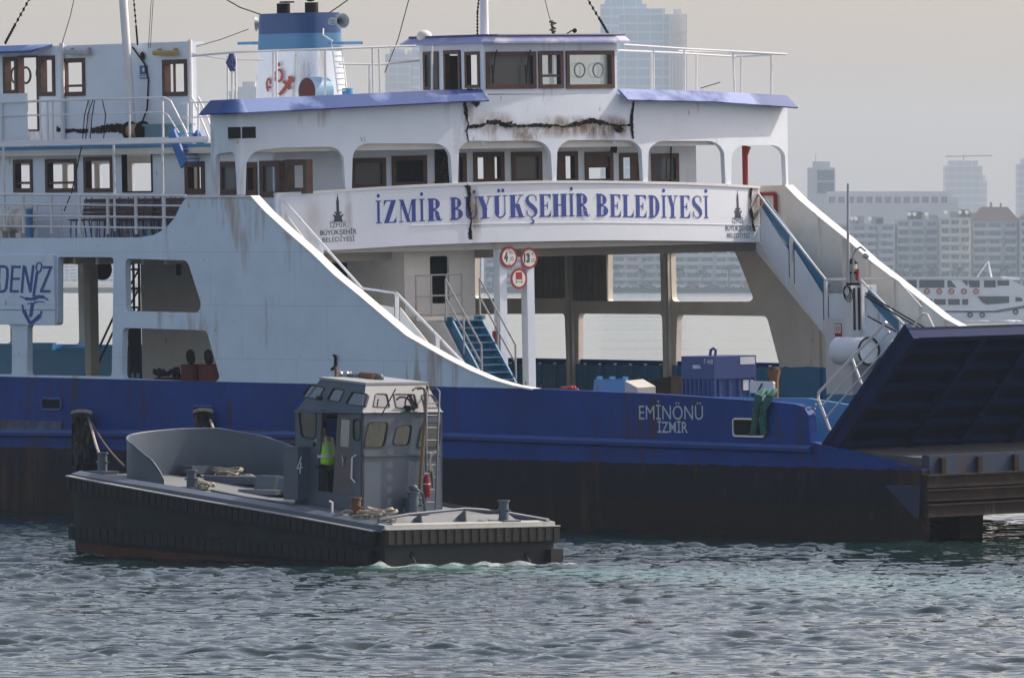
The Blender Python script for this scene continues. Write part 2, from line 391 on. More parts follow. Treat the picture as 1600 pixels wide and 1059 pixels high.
    b1 = _n(nt, 'ShaderNodeBump'); b1.inputs['Strength'].default_value = .07; b1.inputs['Distance'].default_value = .03
    nt.links.new(_noise(nt, co_, 4.5, (1, .7, 1), 3, .55), b1.inputs['Height'])
    b2 = _n(nt, 'ShaderNodeBump'); b2.inputs['Strength'].default_value = .25; b2.inputs['Distance'].default_value = .25
    nt.links.new(_noise(nt, co_, .55, (.6, 1.3, 1), 4, .6), b2.inputs['Height']); nt.links.new(b2.outputs[0], b1.inputs['Normal'])
    nt.links.new(b1.outputs[0], p.inputs['Normal'])
    me.materials.append(m)
    m2 = bpy.data.materials.new('sea_water_ruffled'); m2.use_nodes = True; p2 = m2.node_tree.nodes['Principled BSDF']   # waves too small to see out here: rough; pale base imitates reflected sky
    p2.inputs['Base Color'].default_value = (.10, .125, .13, 1); p2.inputs['Roughness'].default_value = .33; p2.inputs['IOR'].default_value = 1.5
    nt2 = m2.node_tree; c2 = _n(nt2, 'ShaderNodeTexCoord').outputs['Object']
    nt2.links.new(_ramp(nt2, _noise(nt2, c2, .02, (.25, 1, 1), 6, .7), .35, .65, (.10, .10, .10, 1), (.22, .22, .22, 1)), p2.inputs['Roughness'])
    me.materials.append(m2); mi = np.zeros(len(q), np.int32); mi[-4:] = 1; me.polygons.foreach_set('material_index', mi)
    o = bpy.data.objects.new('water', me); COL.objects.link(o); structure(o)
make_water()

# ================================================================= the ferry
FY = thing('car_ferry', 'blue and white car ferry with scorched bridge front and raised bow ramp', 'ferry', FERRY_M)
UA = -30.0                                   # how far aft the ferry is built
UB = S(1440, 740)[0]                         # bow end
HW = 2.0                                     # car deck height
PD0, PD1 = 6.28, 6.70                        # passenger deck slab
BD0, BD1 = 8.72, 8.90                        # bridge deck slab
def pl(v): return lambda a, b: (a, v, b)
def plate(mb, pts, v, th, holes=()): return mb.prism(pts, list(holes), pl(v), pl(v + th))

# ---- hull
top_px = [S(0, 588), S(420, 598), S(830, 607), S(1020, 615), S(1200, 627), S(1242, 631)]
side = [(UA, -1.6), (UA, 3.34)] + top_px + [S(1256, 636), S(1263, 648), S(1266, 690), S(1440, 733), (UB, -.02 + 0.25), (UB - .4, -1.6)]
mb = MB(); plate(mb, side, 0, .22)
plate(mb, [(UA, -1.6), (UA, 3.34)] + top_px + [S(1256, 636), S(1263, 648), S(1266, 690), S(1440, 733), (UB, 1.2), (18, 1.2), (14, -1.6)], B - .15, .15)
mb.prism([(UA, .221), (UA, B - .221), (8, B - .221), (24, B / 2), (8, .221)], [], lambda a, b: (a, b, -1.6), lambda a, b: (a, b, 1.3))
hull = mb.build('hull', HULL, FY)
mb = MB(); pr_ = [S(x, y, -.1) for x, y in ((-60, 676), (700, 682), (1265, 702))]
mb.use(HBLUE).tube([(UA, -.02, pr_[0][1])] + [(a, -.02, b) for a, b in pr_], .10, 8); mb.build('rubbing_strake', None, hull, 40)
mb = MB(); rub = mat('scuffed_blue', (.10, .14, .28), .7, var=.3, nscale=3, rust=1.0, rustcol=(.07, .045, .035), rscale=2.4, streak=False)
for x0, x1, y0, y1 in ((-50, 98, 655, 681), (384, 470, 671, 694)):
    a, b = S(x0, y0), S(x1, y1); MB().box((a[0], -.035, b[1]), (b[0], -.003, a[1])).build('scuffed_fender_plate', rub, hull)
for (x0, y0, x1, y1) in ((66, 622, 97, 640), (303, 634, 333, 658), (1147, 654, 1197, 682)):
    a, b = S(x0, y0), S(x1, y1); mb = MB()
    mb.use(SOOT).box((a[0], -.012, b[1]), (b[0], -.004, a[1]))
    mb.use(STEEL if x0 > 1000 else HBLUE)
    loop = fillet([(a[0], a[1]), (b[0], a[1]), (b[0], b[1]), (a[0], b[1])], .1)
    mb.tube([(p, -.02, q) for p, q in loop + loop[:1]], .035, 6)
    mb.build('hawse_opening', None, hull)
# bow corner bracket, fender beams and the transverse bow face
mb = MB(); plate(mb, [S(1384, 758), S(1440, 758), S(1437, 810), S(1428, 806)], -.03, .028); mb.build('corner_plate', mat('corner_blue', (.010, .03, .11), .6, var=.2, rust=.5, rustcol=(.03, .02, .018)), hull)
c = lambda y: S(1440, y)[1]
mb = MB().box((UB - .25, .23, c(742)), (UB, B - .23, c(712))); mb.build('bow_plate', mat('bow_blue', (.022, .045, .10), .6, var=.15, rust=.5, rustcol=(.05, .03, .02)), hull)
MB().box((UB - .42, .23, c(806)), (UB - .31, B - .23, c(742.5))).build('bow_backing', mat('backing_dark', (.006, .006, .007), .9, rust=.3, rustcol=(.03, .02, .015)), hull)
for y0, y1 in ((744, 762), (767, 783), (790, 808)):
    mb = MB().box((UB - .3, .02, c(y1)), (UB + .16, B - .02, c(y0))); mb.box((UB - .3, .01, c(y0 + .1)), (UB + .2, B - .01, c(y0 - 2.5))); mb.build('fender_beam', RUST, hull)
for k in range(16): MB().box((UB + .001, .5 + k * 1.05, c(743)), (UB + .1, .62 + k * 1.05, c(716))).build('beam_bracket', RUST, hull)
h = hit(1507, 820, 1, 3.2)
mb = MB(); mb.hexa([(h[0] - .45, 2.95, -1.2), (h[0] + .15, 2.95, -1.2), (h[0] + .15, 3.5, -1.2), (h[0] - .45, 3.5, -1.2), (h[0] - .5, 2.85, 1.2), (h[0] + .25, 2.85, 1.2), (h[0] + .25, 3.6, 1.2), (h[0] - .5, 3.6, 1.2)])
mb.build('bow_skeg', RUST, hull)
# ---- car deck
ub1 = S(1266, 690)[0]
mb = MB().box((UA, .23, HW - .2), (ub1, B - .23, HW))
mb.hexa([(ub1 + .001, .23, HW - .3), (UB - .26, .23, c(742)), (UB - .26, B - .23, c(742)), (ub1 + .001, B - .23, HW - .3), (ub1 + .001, .23, HW), (UB - .26, .23, c(716)), (UB - .26, B - .23, c(716)), (ub1 + .001, B - .23, HW)])
mb.build('car_deck', DECK, FY)

# ---- side walls with their openings
slope_px = [(393, 308), (415, 332), (449, 363), (487, 396), (524, 432), (562, 463), (599, 494.5), (636, 526), (662, 541), (699, 562), (737, 581), (768, 594), (802, 604), (833, 609.5)]
SLOPE = [S(*q) for q in slope_px]
dip = [S(*q) for q in ((218, 371), (240, 367), (258, 357), (272, 341), (281, 322), (290, 308.5))]
outer = [(UA, 3.345), (UA, 6.72)] + dip + SLOPE + [S(620, 602.8), S(420, 598.2), S(0, 588.2)]
def rp(pts, r): return fillet([S(*q) for q in pts], r)
wb = 3.36
H1 = rp([(195, 404), (292, 407), (314, 475), (309, 488.5), (196, 486)], .16)
H2 = rp([(191, 512), (322, 516), (343, 590), (336, 597), (189, 591)], .16)
HA = rp([(90, 401.5), (177, 402), (174, 588), (42, 586), (42, 508), (90, 508)], .12)
HB = rp([(-75, 507), (14, 507), (18, 515), (18, 585), (-75, 583)], .1)
aftH = [fillet([(UA + .6 + k * 3.4, wb + .1), (UA + 3.4 + k * 3.4, wb + .1), (UA + 3.4 + k * 3.4, 6.1), (UA + .6 + k * 3.4, 6.1)], .15) for k in range(8)]
mb = MB(); plate(mb, outer, .012, .16, [H1, H2, HA, HB] + aftH)
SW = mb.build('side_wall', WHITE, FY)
cop = MB()   # sunlit flange along the edge of the wall
def coping(mb, pts, v0, v1, th=.035):
    for (a0, b0), (a1, b1) in zip(pts[:-1], pts[1:]):
        mb.hexa([(a0, v0, b0), (a1, v0, b1), (a1, v1, b1), (a0, v1, b0), (a0, v0, b0 + th), (a1, v0, b1 + th), (a1, v1, b1 + th), (a0, v1, b0 + th)])
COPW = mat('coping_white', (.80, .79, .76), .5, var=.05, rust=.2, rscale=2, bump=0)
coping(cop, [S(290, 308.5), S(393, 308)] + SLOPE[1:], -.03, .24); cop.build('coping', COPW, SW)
# painted board over the opening
a, b = S(-70, 399), S(89, 507)
mb = MB().box((a[0], -.06, b[1]), (b[0], .01, a[1])); bd = mb.build('name_board', WHITE, SW)
mb = MB().box((a[0], -.064, S(0, 484)[1] - .008), (b[0], -.0601, S(0, 484)[1] + .008)); mb.build('board_seam', INK, bd)
mb = MB(); kx = lambda px: S(px, 440)[0]; e0 = 7e-5
def bz(X, Y_, d=.064): # board pixel -> board
    q = S(X, Y_, -.06); return (q[0], -d, q[1])
def stroke(mb, p, q, wpx, d, fn):
    (x0, y0), (x1, y1) = p, q; dx, dy = x1 - x0, y1 - y0; L = math.hypot(dx, dy); nx_, ny_ = -dy / L * wpx / 2, dx / L * wpx / 2
    mb.quad(fn(x0 + nx_, y0 + ny_, d), fn(x1 + nx_, y1 + ny_, d), fn(x1 - nx_, y1 - ny_, d), fn(x0 - nx_, y0 - ny_, d))
def strokes(mb, pts, w, d, fn):
    for i in range(len(pts) - 1): stroke(mb, pts[i], pts[i + 1], w if not isinstance(w, (list, tuple)) else (w[i] + w[i + 1]) / 2, d + i * .0006, fn)
def zb(zx, zy): return (zx / 7.564, 380 + zy / 7.564)
L_ = lambda *p: [zb(*q) for q in p]
for n_, (pts, w) in enumerate([
    (L_((-5, 270), (-22, 575)), 4), (L_((-8, 275), (60, 275), (88, 300), (90, 400), (72, 545), (40, 570), (-25, 570)), 4.2), (L_((150, 262), (128, 580)), 4), (L_((140, 280), (248, 280)), 4), (L_((140, 420), (235, 420)), 3.6), (L_((125, 568), (225, 568)), 4),
    (L_((285, 262), (258, 588)), 4), (L_((295, 270), (362, 580)), 4), (L_((395, 258), (360, 580)), 4), (L_((440, 340), (398, 625)), 4.2), (L_((510, 285), (622, 285)), 4), (L_((605, 285), (485, 575)), 4), (L_((475, 568), (600, 568)), 4),
    (L_((460, 345), (432, 315), (430, 270), (445, 238), (472, 228), (495, 250), (495, 290), (480, 330), (455, 348)), 2.2),
    (L_((240, 625), (300, 655), (390, 660), (450, 630), (520, 635), (575, 672)), [.8, 3.5, 6, 6, 4, .8]), (L_((325, 715), (400, 705), (450, 690), (525, 695)), [.8, 2.5, 2.5, .8]),
    (L_((388, 700), (365, 870)), 5), (L_((265, 725), (280, 790), (320, 870), (362, 950)), [2, 4, 7, 3]), (L_((495, 800), (480, 850), (420, 905), (362, 950)), [2, 4, 8, 3])]):
    strokes(mb, pts, w, .0645 + n_ * .0004, bz)
mb.build('lettering', NAVY, bd, recalc=False)
# ship's name on the bow
mb = MB(); q0 = S(1000, 655)
def nm(px, py, wpx, body, hpx, bold):
    a = S(px, py); wd_ = S(px + wpx, py)[0] - a[0]; sz = (hpx / 69.5) / .69
    sl = (S(px + wpx, py + .5)[1] - a[1]) / wd_
    mb.text(body, lambda x, y: (a[0] + x, -.007, a[1] + y + sl * x), sz, bold=bold, width=wd_)
nm(999, 655, 100, 'EMİNÖNÜ', 22, .0); nm(1028, 675.5, 47, 'İZMİR', 17, .004)
mb.build('lettering', LETW, hull, recalc=False)
mb = MB()
for (x, y) in ((514, 545), (80, 600)):
    pass
a = S(523, 572); mb.tube([(a[0], -.02, S(0, 548)[1] - .02), (a[0] + .1, -.05, S(523, 556)[1]), (a[0] + .06, -.03, a[1]), (a[0] - .1, -.02, a[1] - .08)], .035, 6); mb.build('wall_hook', SOOT, SW, 40)
# far wall (port): same shape, inner face towards the camera
PH = lambda pts, r=.16: fillet([S(*q, B - .2) for q in pts], r)
pslope = [(a - .35, b) for a, b in SLOPE]
pouter = [(UA, HW), (UA, 6.72), (6.0, 6.72), (7.0, 6.9), (7.6, 7.66)] + [(pslope[0][0] - .05, pslope[0][1])] + pslope[1:] + [(31.0, 3.1), (31.0, HW)]
holes = [PH([(1048, 391.5), (1148, 391.5), (1177, 466), (1172, 471), (1050, 471)]), PH([(1058, 492), (1198, 494), (1219, 574), (1056, 572)], .14), PH([(904, 490), (1034, 491), (1038, 571), (904, 570)], .12),
         PH([(950, 390), (1031, 390.5), (1033, 470), (950, 470)], .05), PH([(740, 491), (882, 490), (885, 569), (740, 568)], .12), PH([(742, 391), (834, 391), (834, 466), (742, 466)], .1)]
u_l = hit(736, 480, 1, B)[0]
for k in range(9):
    u1 = u_l - .9 - k * 3.3; u0 = u1 - 3.0
    if u0 < UA + .2: break
    holes.append(fillet([(u0, 3.56), (u1, 3.56), (u1, 6.15), (u0, 6.15)], .12))
mb = MB(); plate(mb, pouter, B - .2, .16, holes); PW = mb.build('side_wall', WAIST, FY)
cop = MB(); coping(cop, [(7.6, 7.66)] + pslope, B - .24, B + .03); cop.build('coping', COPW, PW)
for x0, x1, yb in ((834, 888, 466), (894, 949, 470)):   # two closed shutters
    a, b = S(x0, 387, B - .24), S(x1, yb, B - .24); mb = MB().box((a[0], B - .25, b[1]), (b[0], B - .205, a[1])); n_ = 6
    for k in range(n_): u = a[0] + (b[0] - a[0]) * (k + .5) / n_; mb.box((u - .02, B - .275, b[1]), (u + .02, B - .2501, a[1]))
    mb.build('shutter', mat('shutter_grey', (.27, .26, .25), .7, var=.12, rust=.5, bump=.2), PW)
for x0, x1 in ((886, 901), (1037, 1052)):
    a = S(x0, 480, B - .3)[0]; mb = MB().box((a - .02, B - .34, HW), (a + .10, B - .205, PD0)); mb.box((a + .16, B - .30, HW), (a + .19, B - .21, PD0)); mb.build('frame_post', CREAM, PW)
for k in range(9):   # frames of the forward wing and of the bulwark
    u = 11.6 + k * .95; wt = np.interp(u, [p[0] for p in pslope], [p[1] for p in pslope])
    mb = MB().box((u, B - .30, HW), (u + .04, B - .201, wt - .03)); mb.build('wall_rib', WAIST, PW)
mb = MB(); uu = S(1000, 571, B - .3)
for k in range(52): u = -22 + k * .62; mb.box((u, B - .28, HW), (u + .05, B - .201, 3.2))
o_ = mb.build('bulwark_stiffeners', WAIST, PW)
# painted bulwark of the after part
mb = MB().box((UA, B - .45, HW), (u_l - .4, B - .29, 3.55)); mb.build('bulwark', mat('bulwark_azure', (.09, .40, .78), .5, var=.1, rust=.2), PW)
for x0, x1, y in ((38, 92, 535), (112, 150, 542)):
    a = hit(x0, y, 1, B - .5); b = hit(x1, y, 1, B - .5); mb = MB().hexa([(a[0], B - .75, 3.4), (b[0], B - .75, 3.4), (b[0], B - .5, 3.4), (a[0], B - .5, 3.4), (a[0] + .05, B - .7, a[2]), (b[0], B - .7, b[2]), (b[0], B - .6, b[2]), (a[0] + .05, B - .6, a[2])])
    mb.build('locker_lid', mat('bulwark_azure', None), PW)
# inner coaming seen just over the starboard bulwark towards the bow
a, b = hit(845, 598, 1, 3.0), hit(1262, 622, 1, 3.0)
mb = MB().hexa([(a[0], 3.0, HW), (b[0], 3.0, HW), (b[0], 3.1, HW), (a[0], 3.1, HW), (a[0], 3.0, 2.93), (b[0], 3.0, b[2]), (b[0], 3.1, b[2]), (a[0], 3.1, 2.93)])
mb.build('coaming', LBLUE, FY)
mb = MB().hexa([(b[0] + .01, 3.0, HW), (b[0] + 3.8, 3.0, HW - .3), (b[0] + 3.8, 3.1, HW - .3), (b[0] + .01, 3.1, HW), (b[0] + .01, 3.0, b[2]), (b[0] + 3.8, 3.0, b[2] - .35), (b[0] + 3.8, 3.1, b[2] - .35), (b[0] + .01, 3.1, b[2])]); mb.build('coaming', LBLUE, FY)

# ---- passenger deck slab
def front_poly(off, v0, v1, back): return [(back, v0)] + [(uf(v0 + (v1 - v0) * k / 24) + off, v0 + (v1 - v0) * k / 24) for k in range(25)] + [(back, v1)]
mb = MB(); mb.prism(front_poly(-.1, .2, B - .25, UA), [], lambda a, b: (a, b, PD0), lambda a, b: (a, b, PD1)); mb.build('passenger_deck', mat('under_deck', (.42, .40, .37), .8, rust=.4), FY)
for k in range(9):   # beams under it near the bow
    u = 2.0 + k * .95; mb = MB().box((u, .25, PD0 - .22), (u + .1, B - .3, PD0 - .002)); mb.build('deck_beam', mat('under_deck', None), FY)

# ---- bridge front: samples along its plan curve
class Path:
    def __init__(s, off=0.0, n=420, ret=True):
        P = []
        if ret:
            ua_ = S(328, 160)[0]
            for t in np.linspace(0, 1, 40)[:-1]: P.append((ua_ + t * (uf(.3) - .3 - ua_), 0.0))
            cu = uf(.3) - .3
            for t in np.linspace(0, math.pi / 2, 12)[:-1]: P.append((cu + .3 * math.sin(t), .3 - .3 * math.cos(t)))
            v = np.linspace(.3, B, n)
        else: v = np.linspace(.25, B, n)
        for q in v: P.append((uf(q), q))
        P = np.array(P); T = np.gradient(P, axis=0); T /= np.linalg.norm(T, axis=1)[:, None]
        N = np.stack([T[:, 1], -T[:, 0]], 1)
        s.N = N; s.P = P + N * off; s.px = np.array([proj(a, b, 9.6)[0] for a, b in s.P])
    def w(s, i, y): return w_at(s.P[i][0], s.P[i][1], y)
    def at(s, px, py, d=0.0):     # point on the surface under a measured mark, d proud of it
        a = np.interp(px, s.px, s.P[:, 0]); b = np.interp(px, s.px, s.P[:, 1]); n = np.array([np.interp(px, s.px, s.N[:, 0]), np.interp(px, s.px, s.N[:, 1])])
        return (a + n[0] * d, b + n[1] * d, w_at(a, b, py))
FR = Path()
def curtain_wall(mb, path, idx, lo, hi, th):
    b = len(mb.v)
    for i in idx:
        (u, v), (nu, nv) = path.P[i], path.N[i]; l, h_ = path.w(i, lo(path.px[i])), path.w(i, hi(path.px[i]))
        mb.V((u, v, l), (u, v, h_), (u - nu * th, v - nv * th, h_), (u - nu * th, v - nv * th, l))
    n = len(idx)
    for k in range(n - 1):
        for c_ in range(4):
            d = (c_ + 1) % 4; mb.F(b + k * 4 + c_, b + (k + 1) * 4 + c_, b + (k + 1) * 4 + d, b + k * 4 + d)
    mb.F(b, b + 1, b + 2, b + 3); mb.F(b + n * 4 - 4, b + n * 4 - 1, b + n * 4 - 2, b + n * 4 - 3)
ip = lambda xs, ys: (lambda x: float(np.interp(x, xs, ys)))
sign_top = ip([425, 480, 540, 620, 700, 780, 850, 930, 1000, 1070, 1130, 1190], [302.5, 300, 296, 291, 287, 284.5, 283, 283, 284, 285.5, 288, 291.5])
sign_bot = ip([425, 500, 550, 620, 680, 740, 800, 850, 900, 960, 1040, 1110, 1190], [392, 391.5, 389, 384.5, 382, 379.5, 378, 377, 376, 375.5, 376, 377, 379])
idx = [i for i in range(len(FR.P)) if 428 <= FR.px[i] <= 1185]
mb = MB(); curtain_wall(mb, FR, idx, sign_bot, sign_top, .12)
SG = mb.build('sign_band', SIGNW, FY, 40)
mb = MB(); curtain_wall(mb, Path(.035), idx, lambda x: sign_top(x) + 3.2, lambda x: sign_top(x) - .8, .18); mb.build('band_rail', RAILW, SG, 40)
mb = MB(); curtain_wall(mb, Path(.012), [i for i in idx if 640 < FR.px[i]], lambda x: ip([640, 700, 850, 930, 1100, 1190], [352.5, 350.5, 348, 347.5, 350, 352])(x) + .9, ip([640, 700, 850, 930, 1100, 1190], [352.5, 350.5, 348, 347.5, 350, 352]), .02); mb.build('band_seam', RAILW, SG)

arches = [(335, 366, 238.5, .14), (383, 537, 231.5, .42), (549.5, 703.5, 224.5, .42), (714, 860, 220, .42), (869, 1003, 219, .42), (1011, 1131, 220.5, .42), (1142, 1226, 227, .36)]
sill = lambda x: 304.5 if x < 432 else sign_top(x) + 2
def fas_lo(x):
    for a, b, y, r in arches:
        if a <= x <= b:
            rp_ = r * 60; d = min(x - a, b - x)
            yy = y + (ip([335, 366], [241, 236.5])(x) - y if a == 335 else (ip([383, 440, 537], [237, 231, 229])(x) - y if a == 383 else 0))
            return yy + (rp_ - math.sqrt(max(0, rp_ ** 2 - (rp_ - d) ** 2)) if d < rp_ else 0)
    return sill(x)
fas_hi = ip([328, 331, 440, 500, 560, 640, 757, 850, 965, 1100, 1240], [170, 169, 163, 160, 157, 153, 148.5, 147.5, 147, 149, 158])
mb = MB(); curtain_wall(mb, FR, list(range(len(FR.P))), fas_lo, fas_hi, .13)
# port return of the wing
mb.box((FR.P[0][0], B - .13, FR.w(len(FR.P) - 1, 226)), (FR.P[-1][0] - .14, B, FR.w(len(FR.P) - 1, 160)))
FA = mb.build('bridge_front', WHITEF, FY, 40)
# blue wind visors along its top edge
def visor(x0, x1, top, bot, o0, o1):
    mb = MB(); A, Bq = Path(o0), Path(o1); ii = [i for i in range(len(FR.P)) if x0 <= FR.px[i] <= x1]; b = len(mb.v)
    for i in ii:
        t_, l_ = FR.w(i, top(FR.px[i])), FR.w(i, bot(FR.px[i]))
        mb.V((*A.P[i], t_), (*Bq.P[i], l_), (*(Bq.P[i] - FR.N[i] * .02), l_ - .03), (*(A.P[i] - FR.N[i] * .06), t_ - .03))
    for k in range(len(ii) - 1):
        for c_ in range(4): d = (c_ + 1) % 4; mb.F(b + 4 * k + c_, b + 4 * k + 4 + c_, b + 4 * k + 4 + d, b + 4 * k + d)
    mb.F(b, b + 1, b + 2, b + 3); e = b + 4 * (len(ii) - 1); mb.F(e, e + 3, e + 2, e + 1); return mb.build('wind_visor', VISOR, FA, 40)
visor(327, 753, ip([328, 500, 700, 757], [157, 149.5, 140.5, 138.5]), ip([328, 487, 700, 757], [178.5, 170.5, 159, 157]), -.02, .34)
visor(967, 1250, ip([965, 1100, 1240], [138.5, 142, 149.5]), ip([965, 1100, 1240], [156, 159, 169]), -.02, .34)
# burnt scars: cable runs of molten paint standing proud of the plating
CHAR = bpy.data.materials.new('char'); CHAR.use_nodes = True; nt = CHAR.node_tree; nt.nodes.clear()
o_ = _n(nt, 'ShaderNodeOutputMaterial'); d_ = _n(nt, 'ShaderNodeBsdfDiffuse'); tr_ = _n(nt, 'ShaderNodeBsdfTransparent'); mx_ = _n(nt, 'ShaderNodeMixShader')
at_ = _n(nt, 'ShaderNodeAttribute'); at_.attribute_name = 'st'; co_ = _n(nt, 'ShaderNodeTexCoord').outputs['Object']
ad_ = _n(nt, 'ShaderNodeMath', operation='MULTIPLY_ADD'); nt.links.new(_noise(nt, co_, 5.5, (1, 1, .7), 6, .75), ad_.inputs[0]); ad_.inputs[1].default_value = 1.5; nt.links.new(at_.outputs['Fac'], ad_.inputs[2])
nt.links.new(_ramp(nt, ad_.outputs[0], .98, 1.22), mx_.inputs[0]); nt.links.new(_ramp(nt, _noise(nt, co_, 14, detail=4), .45, .72, (.008, .008, .009, 1), (.10, .075, .055, 1)), d_.inputs[0])
nt.links.new(tr_.outputs[0], mx_.inputs[1]); nt.links.new(d_.outputs[0], mx_.inputs[2]); nt.links.new(mx_.outputs[0], o_.inputs[0])
def char_strip(fn, pts, wid, parent, name='burn_scar'):
    mb = MB(); val = []; P = []
    for (x0, y0), (x1, y1) in zip(pts[:-1], pts[1:]):
        n_ = max(2, int(math.hypot(x1 - x0, y1 - y0) / 2.5)); P += [(x0 + (x1 - x0) * k / n_ + rng.normal(0, .5), y0 + (y1 - y0) * k / n_ + rng.normal(0, .5), x1 - x0, y1 - y0) for k in range(n_)]
    P.append((*pts[-1], P[-1][2], P[-1][3]))
    kn = rng.uniform(.35, 1.75, len(P) // 5 + 3)
    for i_, (x, y, dx, dy) in enumerate(P):
        L = math.hypot(dx, dy); nx_, ny_ = -dy / L, dx / L; w_ = wid * float(np.interp(i_ / 5, range(len(kn)), kn))
        for k in range(7): e_ = k / 3 - 1; mb.V(fn(x + nx_ * e_ * w_, y + ny_ * e_ * w_)); val.append(.62 * (1 - abs(e_) ** 1.5) - .1)
    for i in range(len(P) - 1):
        for k in range(6): q = i * 7 + k; mb.F(q, q + 1, q + 8, q + 7)
    o = mb.build(name, CHAR, parent, recalc=False); at2 = o.data.attributes.new('st', 'FLOAT', 'POINT'); at2.data.foreach_set('value', val); return o
nlay = [0]
def scar(pts, r0, name, path=FR, parent=FA, jit=3.0):
    nlay[0] += 1; d = .008 + .0015 * nlay[0]
    o = char_strip(lambda x, y: path.at(x, y, d), pts, max(2.6, r0 * 190), parent, name)
    mb = MB(); P = []
    for (x0, y0), (x1, y1) in zip(pts[:-1], pts[1:]):
        n_ = max(2, int(math.hypot(x1 - x0, y1 - y0) / 3)); P += [path.at(x0 + (x1 - x0) * k / n_ + rng.normal(0, jit * .3), y0 + (y1 - y0) * k / n_ + rng.normal(0, jit * .5), .025) for k in range(n_)]
    if abs(pts[-1][1] - pts[0][1]) > abs(pts[-1][0] - pts[0][0]): mb.tube(P, [min(.022, r0) * rng.uniform(.3, .9) for _ in P], 5).build('charred_cable', SOOT, o)
scar([(725, 152), (727, 170), (731, 195), (728, 205), (731, 222)], .018, 'burn_scar', jit=2)
scar([(731, 199), (748, 197), (762, 193), (775, 190), (790, 196), (815, 197), (850, 196), (880, 198), (905, 194), (925, 190), (945, 193), (965, 197), (985, 195)], .024, 'burn_scar', jit=1.8)
scar([(760, 190), (772, 192), (800, 193)], .02, 'burn_scar', jit=2.4); scar([(905, 193), (922, 188), (940, 191)], .02, 'burn_scar', jit=2.2)
scar([(990, 156), (988, 175), (986, 196), (988, 217)], .014, 'burn_scar', jit=1.2)
scar([(960, 195), (966, 205), (970, 199)], .03, 'burn_scar', jit=2)
scar([(727, 286), (731, 300), (730, 320), (733, 345), (732, 352), (731, 362), (732, 374)], .021, 'burn_scar', parent=SG, jit=2.2)
scar([(730, 150), (740, 146), (748, 152), (738, 162)], .10, 'burn_scar', jit=5)
RSM = bpy.data.materials.new('scorch'); RSM.use_nodes = True; nt = RSM.node_tree; nt.nodes.clear()   # brown scorch stains round the scars
o_ = _n(nt, 'ShaderNodeOutputMaterial'); d_ = _n(nt, 'ShaderNodeBsdfDiffuse'); tr_ = _n(nt, 'ShaderNodeBsdfTransparent'); mx_ = _n(nt, 'ShaderNodeMixShader')
at_ = _n(nt, 'ShaderNodeAttribute'); at_.attribute_name = 'st'; co_ = _n(nt, 'ShaderNodeTexCoord').outputs['Object']
ml_ = _n(nt, 'ShaderNodeMath', operation='MULTIPLY'); nt.links.new(at_.outputs['Fac'], ml_.inputs[0]); nt.links.new(_ramp(nt, _noise(nt, co_, 2.2, (1, 1, .45), 5, .7), .35, .75), ml_.inputs[1])
nt.links.new(ml_.outputs[0], mx_.inputs[0]); d_.inputs[0].default_value = (.22, .135, .06, 1); nt.links.new(tr_.outputs[0], mx_.inputs[1]); nt.links.new(d_.outputs[0], mx_.inputs[2]); nt.links.new(mx_.outputs[0], o_.inputs[0])
def stain(cx, cy, rx, ry, parent, amt=1.0, path=FR):
    mb = MB(); val = []; nx_, ny_ = 12, 8
    for j in range(ny_ + 1):
        for i in range(nx_ + 1):
            a_, b_ = i / nx_ * 2 - 1, j / ny_ * 2 - 1
            mb.V(path.at(cx + a_ * rx, cy + b_ * ry, .0035)); val.append(amt * max(0, 1 - a_ * a_ - b_ * b_) ** 1.2)
    for j in range(ny_):
        for i in range(nx_): k = j * (nx_ + 1) + i; mb.F(k, k + 1, k + nx_ + 2, k + nx_ + 1)
    o = mb.build('scorch_stain', RSM, parent, recalc=False); at2 = o.data.attributes.new('st', 'FLOAT', 'POINT'); at2.data.foreach_set('value', val)
for q in ((770, 192, 40, 22), (880, 198, 70, 20), (822, 208, 30, 18), (945, 200, 50, 22), (730, 175, 12, 40)): stain(*q, FA, 1.3)
stain(738, 335, 14, 48, SG, 1.6); stain(1176, 330, 13, 45, SG, 1.3); stain(490, 345, 30, 50, SG, .25); stain(542, 335, 8, 48, SG, .5)
scar([(1171, 293), (1169, 320), (1172, 345), (1175, 362)], .010, 'burn_scar', parent=SG, jit=1.5)

